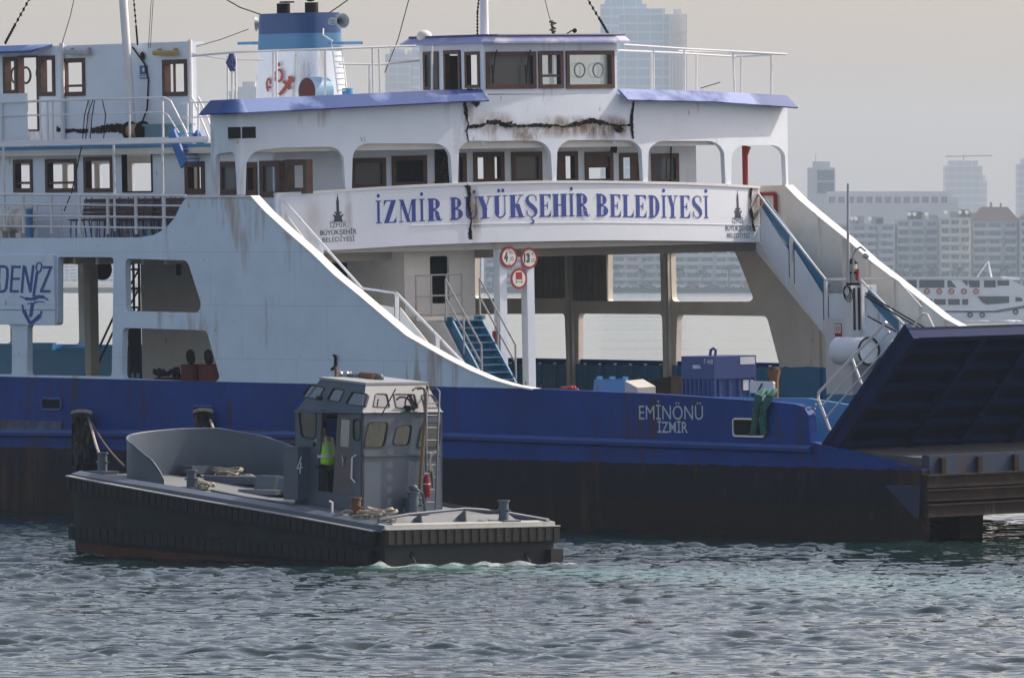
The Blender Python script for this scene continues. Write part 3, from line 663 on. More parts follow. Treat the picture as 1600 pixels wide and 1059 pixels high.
# ---- writing on the sign band: serif capitals drawn as strokes (unit box: 0..1 wide, 0..1 high)
def glyphs(ch):
    T, t = .30, .07; G_ = []
    def bar(x, y0=0, y1=1, w=T): G_.append([(x, y0), (x + w, y0), (x + w, y1), (x, y1)])
    def hz(x0, x1, y, h_=t): G_.append([(x0, y), (x1, y), (x1, y + h_), (x0, y + h_)])
    def dg(x0, y0, x1, y1, w): G_.append([(x0, y0), (x0 + w, y0), (x1 + w, y1), (x1, y1)])
    def arc(cx, cy, rx, ry, a0, a1, w0, w1, n=12):   # stroke along an ellipse, width w0 (thin, at the ends) to w1
        for k in range(n):
            p = []
            for e, kk in ((1, k), (1, k + 1), (-1, k + 1), (-1, k)):
                a_ = R(a0 + (a1 - a0) * kk / n); m_ = abs(math.cos(a_)); w_ = (w0 + (w1 - w0) * m_ ** 1.5)
                p.append((cx + (rx + (0 if e > 0 else -w_)) * math.cos(a_), cy + (ry + (0 if e > 0 else -max(t, w0))) * math.sin(a_)))
            G_.append(p)
    if ch in 'Iİ': bar(.32, w=.36); hz(.08, .92, 0, .045); hz(.08, .92, .955, .045)
    elif ch == 'Z': hz(.04, .96, .95, .05); hz(.04, .96, 0, .05); dg(.04, 0.02, .6, .98, .36); G_.append([(.03, .97), (.03, .72), (.10, .83), (.28, .97)]); G_.append([(.97, .03), (.97, .30), (.9, .18), (.7, .03)])
    elif ch == 'M': bar(.10, w=.045); bar(.72, w=.22); dg(.44, 0, .06, 1, .20); dg(.44, 0, .72, 1, .05); hz(0, .26, 0, .04); hz(.64, 1, 0, .04); hz(0, .2, .96, .04); hz(.8, 1, .96, .04)
    elif ch == 'R': bar(.12); arc(.42, .745, .42, .255, 90, -90, t, .30); hz(.05, .45, .93); hz(.3, .45, .49); hz(.02, .52, 0, .04); arc(.36, .25, .42, .26, 85, 0, t, .28); dg(.52, .24, .60, .02, .27); G_.append([(.6, .02), (.9, -.02), (1, .1), (.97, .1), (.88, .04)])
    elif ch == 'B': bar(.12); arc(.40, .75, .46, .25, 90, -90, t, .30); arc(.40, .26, .56, .26, 90, -90, t, .33); hz(.03, .45, .94); hz(.03, .45, 0); hz(.3, .45, .49, .05)
    elif ch in 'UÜ': bar(.12, .25, 1, .30); bar(.80, .25, 1, .07); arc(.495, .26, .375, .27, 180, 360, t, .10); arc(.495, .26, .375, .25, 180, 235, t, .3); hz(0, .54, .955, .045); hz(.66, 1, .955, .045)
    elif ch == 'Y': dg(.36, .42, .02, 1, .33); dg(.50, .42, .82, 1, .06); bar(.34, 0, .46, .30); hz(-.06, .46, .955, .045); hz(.64, 1.04, .955, .045); hz(.16, .82, 0, .045)
    elif ch == 'K': bar(.12); dg(.38, .44, .80, 1, .06); dg(.68, 0, .42, .60, .28); hz(0, .54, .955, .045); hz(0, .54, 0, .045); hz(.62, 1, .955, .045); hz(.56, 1.04, 0, .045)
    elif ch in 'SŞ':
        c_ = [(.86, .74, .05), (.84, .86, .06), (.72, .955, .07), (.52, .985, .07), (.30, .95, .10), (.15, .86, .20), (.14, .74, .27), (.24, .62, .30), (.44, .52, .31), (.64, .42, .31), (.80, .31, .29), (.83, .19, .24), (.74, .08, .13), (.52, .02, .07), (.30, .04, .07), (.16, .12, .06), (.11, .27, .05)]
        L_pts = []
        for k in range(len(c_)):
            p0, p1 = c_[max(0, k - 1)], c_[min(len(c_) - 1, k + 1)]; dx, dy = (p1[0] - p0[0]) * .62, p1[1] - p0[1]; l_ = math.hypot(dx, dy); nx_, ny_ = -dy / l_, dx / l_ * .62; w_ = c_[k][2] / 2
            L_pts.append(((c_[k][0] + nx_ * w_, c_[k][1] + ny_ * w_), (c_[k][0] - nx_ * w_, c_[k][1] - ny_ * w_)))
        for (a0, a1), (b0, b1) in zip(L_pts[:-1], L_pts[1:]): G_.append([a0, b0, b1, a1])
        G_.append([(.82, .97), (.86, .97), (.88, .70), (.84, .70)]); G_.append([(.06, .03), (.10, .03), (.12, .32), (.06, .32)])
        if ch == 'Ş': G_.append([(.44, 0), (.52, 0), (.50, -.10), (.44, -.10)]); arc(.48, -.19, .20, .11, 90, -140, .08, .14)
    elif ch == 'E': bar(.12); hz(.02, .94, .95, .05); hz(.02, .94, 0, .05); hz(.3, .68, .48, .045); G_.append([(.94, .97), (.94, .70), (.88, .84), (.68, .97)]); G_.append([(.95, .03), (.98, .34), (.9, .18), (.7, .03)]); G_.append([(.68, .68), (.71, .68), (.71, .33), (.68, .33), (.60, .5)])
    elif ch == 'H': bar(.10); bar(.62); hz(.3, .7, .49, .05); [hz(a_, a_ + .46, b_, .045) for a_ in (0, .54) for b_ in (0, .955)]
    elif ch == 'L': bar(.12); hz(.02, .94, 0, .05); hz(.0, .56, .955, .045); G_.append([(.95, .03), (.99, .36), (.9, .18), (.66, .03)])
    elif ch == 'D': bar(.14); arc(.38, .5, .58, .5, 90, -90, t, .30); hz(.03, .42, .93); hz(.03, .42, 0)
    return G_
mb = MB(); lay = [0]
top_l = ip([583, 700, 800, 905, 1000, 1105], [313.8, 309, 304.5, 302.3, 305, 306]); bot_l = ip([583, 700, 800, 905, 1000, 1105], [349.6, 344, 340, 338, 340, 341.2])
letters = [('İ', 583.5, 594), ('Z', 596.5, 617), ('M', 620.5, 648.5), ('İ', 651, 662), ('R', 664.5, 688.5), ('B', 700, 721), ('Ü', 722.5, 745), ('Y', 744, 766), ('Ü', 768, 790), ('K', 792.5, 816), ('Ş', 818.5, 838), ('E', 839.5, 859), ('H', 860, 884), ('İ', 885, 896), ('R', 896.5, 918.5),
           ('B', 928, 948), ('E', 950, 968), ('L', 970, 988), ('E', 989, 1008), ('D', 1010, 1028.5), ('İ', 1030, 1039.5), ('Y', 1041, 1056), ('E', 1059, 1076), ('S', 1079, 1095), ('İ', 1096.5, 1105)]
for ch, x0, x1 in letters:
    for k, g in enumerate(glyphs(ch)):
        pts = []
        for gx, gy in g:
            x = x0 + gx * (x1 - x0); pts.append(FR.at(x, bot_l(x) + (top_l(x) - bot_l(x)) * gy, .006 + .0006 * k))
        i = mb.V(*pts); mb.F(*range(i, i + len(pts)))
    xm = (x0 + x1) / 2
    dots = {'İ': [xm], 'Ü': [xm - 2, xm + 4.5]}.get(ch, [])
    if (ch, x0) == ('Ü', 722.5): dots = [738.5]
    for dx in dots:
        i = mb.V(*[FR.at(dx + 2.4 * math.cos(a_), top_l(dx) - 7.5 + 3.0 * math.sin(a_), .006) for a_ in np.linspace(0, 6.28, 13)[:-1]]); mb.F(*range(i, i + 12))
mb.build('lettering', NAVY, SG, recalc=False)
def logo(cx, y_t, kx_, sl):
    mb = MB()
    at = lambda x, y, d: FR.at(cx + x * kx_, y_t + y + sl * x * kx_, .006 + d)
    for k, g in enumerate([[(-2.2, 8), (2.0, 8), (2.6, 27), (-2, 27)], [(-1, 2), (.9, 2), (1.8, 8), (-1.7, 8)], [(-.3, -3), (.3, -3), (.5, 2), (-.4, 2)], [(-3.5, 26), (4, 26), (3, 31), (-3, 31)], [(-5.5, 25), (-3, 25), (-2.5, 27), (-4.5, 28)], [(3, 25), (6, 25), (5, 28), (3, 27)], [(-6, 30.5), (7, 30.5), (6, 35.5), (-5.4, 35.5)], [(-7.6, 29), (-5, 29), (-4.6, 32), (-7, 32)], [(6, 29), (8.6, 29), (8, 32), (5.6, 32)], [(-5, 35), (5.8, 35), (7.6, 40), (-7, 40)], [(-11, 40), (12, 40), (12, 40.8), (-11, 40.8)]]):
        i = mb.V(*[at(x, y, k * .0006) for x, y in g]); mb.F(*range(i, i + len(g)))
    em = mb.build('clock_tower_emblem', INK, SG, recalc=False)
    for body, x0, wd_, y, hh, bold in (('İZMİR', -13, 26, 49, 7, -.004), ('BÜYÜKŞEHİR', -28, 57, 60.5, 7.5, .022), ('BELEDİYESİ', -25, 51, 71.5, 7.2, -.004)):
        m2 = MB(); m2.text(body, lambda X, Y_: at(x0 + X, y - Y_ * (hh / .69), 0), 1.0, bold=max(0, bold) * (.5 if cx < 800 else .1), width=wd_)
        m2.build('lettering', INK, SG, recalc=False)
logo(525, 306, 1.0, -.045); logo(1150, 300, .70, .012)

# ---- passenger cabin: walls with window openings, brown frames, some panes left
def rect(x0, x1, y0, y1, v=None, off=None):
    if v is not None: a, b = S((x0 + x1) / 2, y0, v), S((x0 + x1) / 2, y1, v); u0, u1 = S(x0, (y0 + y1) / 2, v)[0], S(x1, (y0 + y1) / 2, v)[0]; return u0, u1, b[1], a[1]
def frame_uw(name, parent, u0, u1, w0, w1, v, fr=.08, pane=None, bars=(), m=WOOD, depth=.16):
    mb = MB(); mb.prism([(u0 - .01, w0 - .01), (u1 + .01, w0 - .01), (u1 + .01, w1 + .01), (u0 - .01, w1 + .01)], [[(u0 + fr, w0 + fr), (u1 - fr, w0 + fr), (u1 - fr, w1 - fr), (u0 + fr, w1 - fr)]], pl(v - .03), pl(v + depth))
    for kind, t_ in bars:
        if kind == 'h': z = w0 + (w1 - w0) * t_; mb.box((u0 + fr, v + .02, z - .03), (u1 - fr, v + .06, z + .03))
        else: z = u0 + (u1 - u0) * t_; mb.box((z - .03, v + .02, w0 + fr), (z + .03, v + .06, w1 - fr))
    o = mb.build(name, m, parent)
    if pane: MB().box((u0 + fr, v + .03, w0 + fr), (u1 - fr, v + .036, w1 - fr)).build('pane', pane, o)
    return o
VC = 1.75; CW0, CW1 = PD1 + .005, BD0 - .005
cs_px = [(22, 51, 250, 300), (72, 120, 249, 300), (132, 176, 246, 300), (192, 238, 238, 300), (290, 320, 253, 303), (343, 374, 253, 304), (383, 402, 254, 306), (407, 438, 252, 308), (447, 480, 250, 302)]
cs = [rect(*q, v=VC) for q in cs_px]
fv = lambda px: FC(px, 262, -1.25)[0]
vL, vR = fv(487), fv(1088)
fcab = lambda v: uf(v) - 1.25
mb = MB(); uc = fcab(vL)
aft_w = [(UA + 1 + k * 1.9, UA + 2.2 + k * 1.9, 7.5, 8.5) for k in range(14)]
plate(mb, [(UA, CW0), (uc - .12, CW0), (uc - .12, CW1), (UA, CW1)], VC, .09, [[(a, b), (c_, b), (c_, d), (a, d)] for a, c_, b, d in cs + [q for q in aft_w if q[1] < cs[0][0] - .3]])
# port side of the cabin: mostly open windows
pw = [(UA + .5 + k * 1.5, UA + 1.75 + k * 1.5, 7.45, 8.5) for k in range(27)]
plate(mb, [(UA, CW0), (fcab(vR) - .12, CW0), (fcab(vR) - .12, CW1), (UA, CW1)], vR - .09, .09, [[(a, b), (c_, b), (c_, d), (a, d)] for a, c_, b, d in pw if c_ < fcab(vR) - .4])
# front wall in flat panes between windows (top and bottom strips and piers)
fw_px = [(548.5, 602, 247.5, 295), (612.5, 666, 244, 291), (680, 703.5, 225.5, 290), (712, 728, 240, 290), (740, 787, 238.5, 286), (799.5, 846, 238, 286), (867.5, 902, 237.5, 286), (914, 957, 238, 286), (968, 1003.5, 239.5, 286), (1018, 1059.5, 240.5, 287)]
def fpt(px, w): v = fv(px); return (fcab(v), v, w)
def fw_(px, py): v = fv(px); return w_at(fcab(v), v, py)
edges = [487]
for a, b, _, _ in fw_px: edges += [a, b]
edges.append(1088); th_ = .09
def wallseg(mb, xa, xb, wa, wb_):
    p, q = fpt(xa, 0), fpt(xb, 0); mb.hexa([(p[0], p[1], wa), (q[0], q[1], wa), (q[0] - th_, q[1], wa), (p[0] - th_, p[1], wa), (p[0], p[1], wb_), (q[0], q[1], wb_), (q[0] - th_, q[1], wb_), (p[0] - th_, p[1], wb_)])
for k in range(0, len(edges), 2): wallseg(mb, edges[k], edges[k + 1], CW0, CW1)
for a, b, y0, y1 in fw_px:
    wallseg(mb, a, b, fw_((a + b) / 2, y0), CW1); wallseg(mb, a, b, CW0, max(CW0 + .02, fw_((a + b) / 2, y1)))
# rounded starboard corner
cu_, prev = uc - .12, None
for t_ in np.linspace(0, 1, 9):
    P_ = (uc - .12 + (.12) * math.sin(t_ * 1.57), VC + (vL - VC) * (1 - math.cos(t_ * 1.57)) if vL > VC else VC)
    if prev: mb.hexa([(prev[0], prev[1], CW0), (P_[0], P_[1], CW0), (P_[0] - .05, P_[1] + .08, CW0), (prev[0] - .05, prev[1] + .08, CW0), (prev[0], prev[1], CW1), (P_[0], P_[1], CW1), (P_[0] - .05, P_[1] + .08, CW1), (prev[0] - .05, prev[1] + .08, CW1)])
    prev = P_
CB = mb.build('passenger_cabin', WHITEF, FY)
for k, (a, c_, b, d) in enumerate(cs):
    if k == 3: frame_uw('doorway', CB, a, c_, b, d, VC, .02, m=SOOT, depth=.12)
    else: frame_uw('window', CB, a, c_, b, d, VC, .09 if k < 4 else .13, pane=GREYGLASS if k in (5, 7) else None, bars=[('h', .28)] if k in (0, 1) else ([('v', .6)] if k == 4 else ()))
for k, (a, b, y0, y1) in enumerate(fw_px):
    p, q = fpt(a, 0), fpt(b, 0); w0, w1 = fw_((a + b) / 2, y1), fw_((a + b) / 2, y0); w0 = max(w0, CW0 + .02); d_ = np.array([q[0] - p[0], q[1] - p[1]]); L = np.linalg.norm(d_); d_ /= L; n_ = np.array([d_[1], -d_[0]])
    fn = lambda dep: (lambda x, y: (p[0] + d_[0] * x + n_[0] * dep, p[1] + d_[1] * x + n_[1] * dep, y))
    f_ = .105; mb = MB(); mb.prism([(-.01, w0), (L + .01, w0), (L + .01, w1 + .01), (-.01, w1 + .01)], [[(f_, w0 + f_), (L - f_, w0 + f_), (L - f_, w1 - f_), (f_, w1 - f_)]], fn(.03), fn(-.14))
    if k in (6, 7, 8): mb.prism([(f_, w0 + f_), (L * .5, w0 + f_), (L * .5, w1 - f_), (f_, w1 - f_)] if k == 6 else ([(f_, w1 - .38), (L - f_, w1 - .38), (L - f_, w1 - f_), (f_, w1 - f_)] if k == 7 else [(L * .52, w0 + f_), (L - f_, w0 + f_), (L - f_, w1 - f_), (L * .52, w1 - f_)]), [], fn(-.02), fn(-.05))
    if k == 4: mb.prism([(L * .36, w0 + f_), (L * .72, w0 + f_), (L * .72, w1 - f_), (L * .36, w1 - f_)], [], fn(-.02), fn(-.05))
    o = mb.build('window' if k != 2 else 'burnt_door', SOOT if k == 2 else WOOD, CB)
    if k in (0, 5, 9): MB().prism([(f_, w0 + f_), (L - f_, w0 + f_), (L - f_, w1 - f_), (f_, w1 - f_)], [], fn(-.03), fn(-.035)).build('pane', GREYGLASS, o)
    if k in (1, 2): MB().prism([(f_, w0 + f_), (L - f_, w0 + f_), (L - f_, w1 - f_), (f_, w1 - f_)], [], fn(-.06), fn(-.065)).build('pane', SOOT, o)
# soot over the burnt doorway and a dark partition inside the cabin
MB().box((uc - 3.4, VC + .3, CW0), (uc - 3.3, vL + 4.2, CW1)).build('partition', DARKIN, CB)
cfn = lambda x, y: (lambda v: (fcab(v) + .02, v, w_at(fcab(v), v, y)))(fv(x))
char_strip(cfn, [(693, 224), (694, 250), (693, 288)], 16, CB, 'soot_patch'); char_strip(cfn, [(735, 228), (700, 226), (672, 230)], 6, CB, 'soot_patch')
MB().tube([fpt(960, 0)[:2] + (fw_(960, 226),), fpt(958, 0)[:2] + (fw_(958, 238),)], .10, 7).build('lamp_bracket', SOOT, CB)
a = FR.at(825, 226, -.5); mb = MB().box((a[0] - .15, a[1] - .28, a[2] - .07), (a[0] + .15, a[1] + .28, a[2] + .07)); mb.tube([FR.at(785, 222, -.4), FR.at(800, 225, -.4), FR.at(815, 226, -.4)], .02, 5); mb.build('burnt_ceiling_lamp', RUST, CB)

# ---- bridge deck, with the wing box floor
mb = MB(); mb.box((UA, VC - .25, BD0), (FR.P[0][0] - .02, vR + .2, BD1))
mb.prism(front_poly(-.145, .14, B - .14, FR.P[0][0] - .015), [], lambda a, b: (a, b, BD0), lambda a, b: (a, b, BD1)); mb.build('bridge_deck', CREAM, FY)
mb = MB().box((UA, VC - .27, BD1 - .02), (FR.P[0][0] - 1.2, VC - .255, BD1 + .06)); mb.build('deck_edge', LBLUE, FY)
MB().box((FR.P[0][0], .01, S(0, 0)[1] * 0 + w_at(FR.P[0][0], 0, 215)), (FR.P[0][0] + .06, .14, w_at(FR.P[0][0], 0, 180))).build('wing_end', WHITEF, FA)
a, b = S(357, 199), S(400, 216); mb = MB().box((a[0], -.02, b[1]), (b[0], .0, a[1])); o_ = mb.build('vent_slot', SOOT, FA); MB().box(((a[0] + b[0]) / 2 - .02, -.03, b[1]), ((a[0] + b[0]) / 2 + .02, -.021, a[1])).build('slot_bar', WHITEF, o_)

# ---- front wheelhouse
def hpt(px, py, d=0.0): return FR.at(px, py, d)
vA, vB = FR.at(757, 100)[1], FR.at(965, 100)[1]; WB, WT = FR.w(200, 150), w_at(uf(8.5), 8.5, 68)
wwin = [(760, 838, 81, 139), (842, 880.5, 80, 138.5), (885, 960, 79.5, 138.5)]
mb = MB(); th_ = .1
def wseg(xa, xb, ya, yb):
    p0_, q0_ = FR.at(xa, ya), FR.at(xb, ya); z0, z1 = w_at(p0_[0], p0_[1], yb), w_at(p0_[0], p0_[1], ya); z2, z3 = w_at(q0_[0], q0_[1], yb), w_at(q0_[0], q0_[1], ya); th2 = th_
    mb.hexa([(p0_[0], p0_[1], z0), (q0_[0], q0_[1], z2), (q0_[0] - th2, q0_[1], z2), (p0_[0] - th2, p0_[1], z0), (p0_[0], p0_[1], z1), (q0_[0], q0_[1], z3), (q0_[0] - th2, q0_[1], z3), (p0_[0] - th2, p0_[1], z1)])
ex = [757, 760, 838, 842, 880.5, 885, 960, 965]
for k in range(0, 8, 2): wseg(ex[k], ex[k + 1], 68, 147)
for a, b, y0, y1 in wwin: wseg(a, b, 68, y0); wseg(a, b, y1, 147)
uF = uf(vA); uR = hit(656, 100, 1, vA)[0]
WP = lambda px, py: S(px, py, vA)
def wrect(x0, x1, y0, y1): a, b = WP(x0, y0), WP(x1, y1); return [(a[0], b[1]), (b[0], b[1]), (b[0], a[1]), (a[0], a[1])]
plate(mb, [(uR, WB - 1.2), (uF - .1, WB - 1.2), (uF - .1, WT), (uR, WT)], vA, .09, [wrect(662, 686, 82, 140), fillet([(WP(694, 0)[0], WB - .9), (WP(720, 0)[0], WB - .9), (WP(720, 80)[0], WP(720, 80)[1]), (WP(694, 80)[0], WP(694, 80)[1])], .03), fillet(wrect(727, 750, 82, 137), [0, .28, .05, .05])])
plate(mb, [(uR, WB - 1.2), (uf(vB) - .1, WB - 1.2), (uf(vB) - .1, WT), (uR, WT)], vB - .09, .09, [[(uR + .2, WB + .1), (uf(vB) - .4, WB + .1), (uf(vB) - .4, WT - .25), (uR + .2, WT - .25)]])
mb.box((uR, vA + .095, WB - 1.2), (uR + .08, vB - .095, WB - .05)); mb.box((uR, vA + .095, WT - .22), (uR + .08, vB - .095, WT))
WH = mb.build('wheelhouse', WHITEF, FY)
for k, (a, b, y0, y1) in enumerate(wwin):
    p, q = FR.at(a, y1), FR.at(b, y1); w0, w1 = (p[2] + q[2]) / 2, FR.at((a + b) / 2, y0)[2]; d_ = np.array([q[0] - p[0], q[1] - p[1]]); L = np.linalg.norm(d_); d_ /= L; n_ = np.array([d_[1], -d_[0]])
    fn = lambda dep: (lambda x, y: (p[0] + d_[0] * x + n_[0] * dep, p[1] + d_[1] * x + n_[1] * dep, y))
    f_ = .1; mb = MB(); mb.prism([(0, w0), (L, w0), (L, w1), (0, w1)], [[(f_, w0 + f_), (L - f_, w0 + f_), (L - f_, w1 - f_), (f_, w1 - f_)]], fn(.04), fn(-.12))
    if k == 1: mb.prism([(f_, w0 + .28), (L - f_, w0 + .28), (L - f_, w0 + .34), (f_, w0 + .34)], [], fn(.02), fn(-.05)); mb.prism([(L * .5, w0 + .35), (L * .62, w0 + .35), (L * .62, w1 - f_), (L * .5, w1 - f_)], [], fn(-.051), fn(-.1))
    o = mb.build('window', WOOD, WH)
    MB().prism([(f_, w0 + f_), (L - f_, w0 + f_), (L - f_, w1 - f_), (f_, w1 - f_)], [], fn(-.06), fn(-.065)).build('pane', GREYGLASS if k == 0 else GLASS, o)
for x in (768, 820):
    mb = MB().tube([FR.at(x + 8, 78, .07), FR.at(x + 4, 88, .09), FR.at(x, 128, .07)], .016, 5); mb.beam(FR.at(x - 1, 102, .08), FR.at(x + 1, 131, .08), .03, .03); mb.build('wiper', BLACK, WH)
for x in (906, 935):
    c_ = FR.at(x, 110, .02); MB().ring(c_, (1, .05, 0), .17, .022, 22, 6).build('clear_view_screen', mat('grey_metal', (.25, .30, .32), .4, bump=0), WH, 60)
for (x0, x1, y0, y1) in ((662, 686, 82, 140), (694, 720, 80, 148), (727, 750, 82, 137)):
    a, b = WP(x0, y0), WP(x1, y1); frame_uw('window' if x0 != 694 else 'doorway', WH, a[0], b[0], b[1], a[1], vA, .07, m=WOOD, depth=.12, pane=GREYGLASS if x0 == 662 else None)
MB().box((uR + 1.0, vA + 1.3, WB - 1.0), (uR + 1.4, vB - 1.3, WB + .25)).build('console', DARKIN, WH)
MB().box((uR + .09, vA + .2, WB - 1.0), (uR + .12, vA + 1.1, WT - .25)).build('chart_cabinet', DARKIN, WH)
# roof slab with blue edge
ro = [(uR - .35, vA - .35), (uF + .15, vA - .2)] + [(uf(v) + .28, v) for v in np.linspace(vA + .1, vB - .1, 8)] + [(uf(vB) + .1, vB + .35), (uR - .35, vB + .35)]
rc = np.mean(ro, axis=0); inn = [tuple(rc + (np.array(q) - rc) * .93) for q in ro]
mb = MB(); n_ = len(ro); i = mb.V(*[(a, b, WT + .005) for a, b in ro]); j = mb.V(*[(a, b, WT + .05) for a, b in ro]); k_ = mb.V(*[(a, b, WT + .19) for a, b in inn])
mb.F(*range(i, i + n_)); mb.F(*range(k_, k_ + n_))
for a in range(n_): b = (a + 1) % n_; mb.F(i + a, i + b, j + b, j + a); mb.F(j + a, j + b, k_ + b, k_ + a)
RF = mb.build('roof', mat('roof_faded', (.30, .34, .60), .5, fade=(.62, .62, .72), var=.1, rust=.1), WH)
MB().tube([(a, b, WT + .195) for a, b in inn + inn[:1]], .035, 6).build('roof_edge', mat('roof_edge_navy', (.05, .06, .16), .6), RF)
mb = MB(); h = hit(663, 60, 0, uR + .3); mb.ball((h[0], h[1], WT + .22), .2, 1, 1, .8); mb.build('dome_lamp', SIGNP, RF, 60)
mb = MB(); h = FR.at(862, 62, .1); mb.tube([(h[0], h[1], WT + .2), (h[0] - .1, h[1] + .05, WT + .55)], .03, 5)
mb.tube([(h[0], h[1] + .1 * math.sin(k * 2.4), WT + .24 + .04 * k) for k in range(8)], .035, 5)
mb.build('lamp_bracket', ROPED, RF)
h = FR.at(896, 58, .1); MB().tube([(h[0], h[1] - .3, WT + .2), (h[0], h[1] - .1, WT + .3), (h[0], h[1], WT + .27)], .018, 5).ball((h[0], h[1], WT + .3), .06).build('roof_lamp', SOOT, RF)

# ---- masts and stays
vm = hit(757, 57, 0, uF - 1.0)[1]; h = hit(757, 57, 0, uF - 1.0)
MB().tube([(h[0], vm, WT + .1), (h[0], vm, WT + 5)], [.105, .095], 12).build('mast', RAILW, FY, 60)
wire = []
def stay(pts, u, r, m=SOOT, beads=False):
    mb = MB(); P_ = [hit(x, y, 0, u) for x, y in pts]; mb.tube(P_, r, 5)
    if beads:
        for a, b in zip(P_[:-1], P_[1:]):
            for t_ in np.linspace(.05, .95, 7): mb.ball(a + (b - a) * t_, r * 2.4, 1, 1, 1.5, 6, 4)
    mb.build('stay_wire', m, FY)
stay([(952, 56), (938, 32), (905, -22)], uF - .2, .014, beads=True); stay([(867, 54), (858, 26), (848, -14)], uF - .2, .009); stay([(746, 56), (746, 20), (750, -20)], uF - .5, .012, beads=True)
stay([(601, 114), (622, 62), (642, -12)], 8.0, .012); stay([(8, 68), (22, 42), (52, -12)], 3.0, .014, beads=True); stay([(97, 68), (110, 25), (118, -12)], 3.0, .01)
stay([(215, 70), (213, 45), (208, -12)], 3.0, .012, beads=True); stay([(235, 75), (240, -12)], 3.0, .008); stay([(232, 75), (237, -12)], 3.0, .008); stay([(303, 74), (345, 62), (388, 46)], 2.5, .010)
stay([(340, -8), (375, 12), (407, 23)], 2.2, .016); stay([(512, 22), (530, 10), (552, -6)], 2.2, .016)
b_, t_ = hit(207, 205, 1, 2.4), hit(191, -20, 1, 2.4)
MB().tube([b_, t_], [.10, .105], 12).build('mast', RAILW, FY, 60)

# ---- after wheelhouse
V3 = 2.75; aw0, aw1 = BD1 + .01, S(150, 70, V3)[1]
def aR(x0, x1, y0, y1): return rect(x0, x1, y0, y1, v=V3)
awp = [(6, 27, 90, 147), (29, 60, 88, 205), (62, 86, 88, 150), (95.5, 133, 92, 150), (255, 292.5, 94, 150)]
aw = [aR(*q) for q in awp]; u0, u1 = -9.0, S(299, 140, V3)[0]
mb = MB(); plate(mb, [(u0, aw0), (u1, aw0), (u1, aw1), (u0, aw1)], V3, .1, [[(a, max(b, aw0 + .05)), (c_, max(b, aw0 + .05)), (c_, d), (a, d)] for a, c_, b, d in aw])
mb.box((u1 - .1, V3 + .101, aw0), (u1, V3 + .16, aw1)); mb.box((u0, V3 + .101, aw1 - .06), (u1 - .101, V3 + .5, aw1 - .001)); mb.box((u0 - .1, V3 + .101, aw0), (u0, V3 + 2.4, aw1))
AW = mb.build('wheelhouse', WHITEF, FY)
for k, (a, c_, b, d) in enumerate(aw):
    frame_uw('doorway' if k == 1 else 'window', AW, a, c_, max(b, aw0 + .05), d, V3, .10 if k != 1 else .04, m=WOOD, bars=[('h', .27)] if k == 3 else ([('v', .42)] if k == 4 else ()))
for x, y in ((38, 118), (22, 118), (62, 115)):
    a, b = S(x, y, V3 + .4); MB().ring((a, V3 + .45, b), (0, 1, 0), .2, .03, 20, 6).build('clear_view_screen', BLACK, AW, 60)
a = S(94, 0, V3 - .1)[0]; MB().tube([(a, V3 - .08, aw0), (a, V3 - .08, aw1 + .06)], .06, 8).build('corner_pipe', RAILW, AW, 60)
a2 = S(294.5, 0, V3 - .1)[0]; MB().tube([(a2, V3 - .08, aw0), (a2, V3 - .08, aw1 + .04)], .05, 8).build('corner_pipe', RAILW, AW, 60)
mb = MB(); r0, r1 = S(-50, 72, V3)[0], S(82, 72, V3)[0]; mb.hexa([(r0, V3 - .5, aw1 - .16), (r1 - .25, V3 - .5, aw1 - .16), (r1, V3 + .0, aw1 - .02), (r0, V3, aw1 - .02), (r0, V3 - .5, aw1 - .10), (r1 - .25, V3 - .5, aw1 - .10), (r1, V3, aw1 + .05), (r0, V3, aw1 + .05)]); mb.build('eave', VISOR, AW)
for x0, x1, y, m in ((110, 146, 82, STEEL), (247, 282, 83, YELL)):
    a, b = S(x0, y, V3), S(x1, y, V3); mb = MB().tube([(a[0], V3 - .12, a[1]), (b[0], V3 - .12, b[1])], .065, 8); mb.box((a[0] + .1, V3 - .1, a[1] + .05), (a[0] + .16, V3 - .002, a[1] + .1)).box((b[0] - .16, V3 - .1, a[1] + .05), (b[0] - .1, V3 - .002, a[1] + .1)); mb.build('wall_lamp', m, AW)
a, b = S(219, 103, V3), S(231.5, 123, V3); mb = MB().box((a[0], V3 - .02, b[1]), (b[0], V3 - .002, a[1])); ns = mb.build('safety_notice', mat('notice_blue', (.05, .13, .36), .5, bump=0), AW)
mb = MB(); mb.disc(((a[0] + b[0]) / 2, V3 - .022, a[1] - .1), (0, 1, 0), .055, .006, 12); mb.box((a[0] + .03, V3 - .024, b[1] + .03), (b[0] - .03, V3 - .0205, b[1] + .06)); mb.box((a[0] + .03, V3 - .024, b[1] + .08), (b[0] - .03, V3 - .0205, b[1] + .1)); mb.build('notice_symbol', SIGNP, ns)
mb = MB().tube([S(207, 74, V3 - .06)[:1] + (V3 - .06,) + S(207, 74, V3)[1:], (S(228, 100, V3)[0], V3 - .04, S(228, 100, V3)[1]), (S(234, 125, V3)[0], V3 - .04, S(234, 125, V3)[1]), (S(232, 170, V3)[0], V3 - .04, S(232, 170, V3)[1]), (S(226, 195, V3)[0], V3 - .1, S(226, 195, V3)[1])], .022, 5)
mb.ball((S(225, 88, V3)[0], V3 - .05, S(225, 88, V3)[1]), .09, 1, .4, 1.2); mb.build('burnt_cable', SOOT, AW)
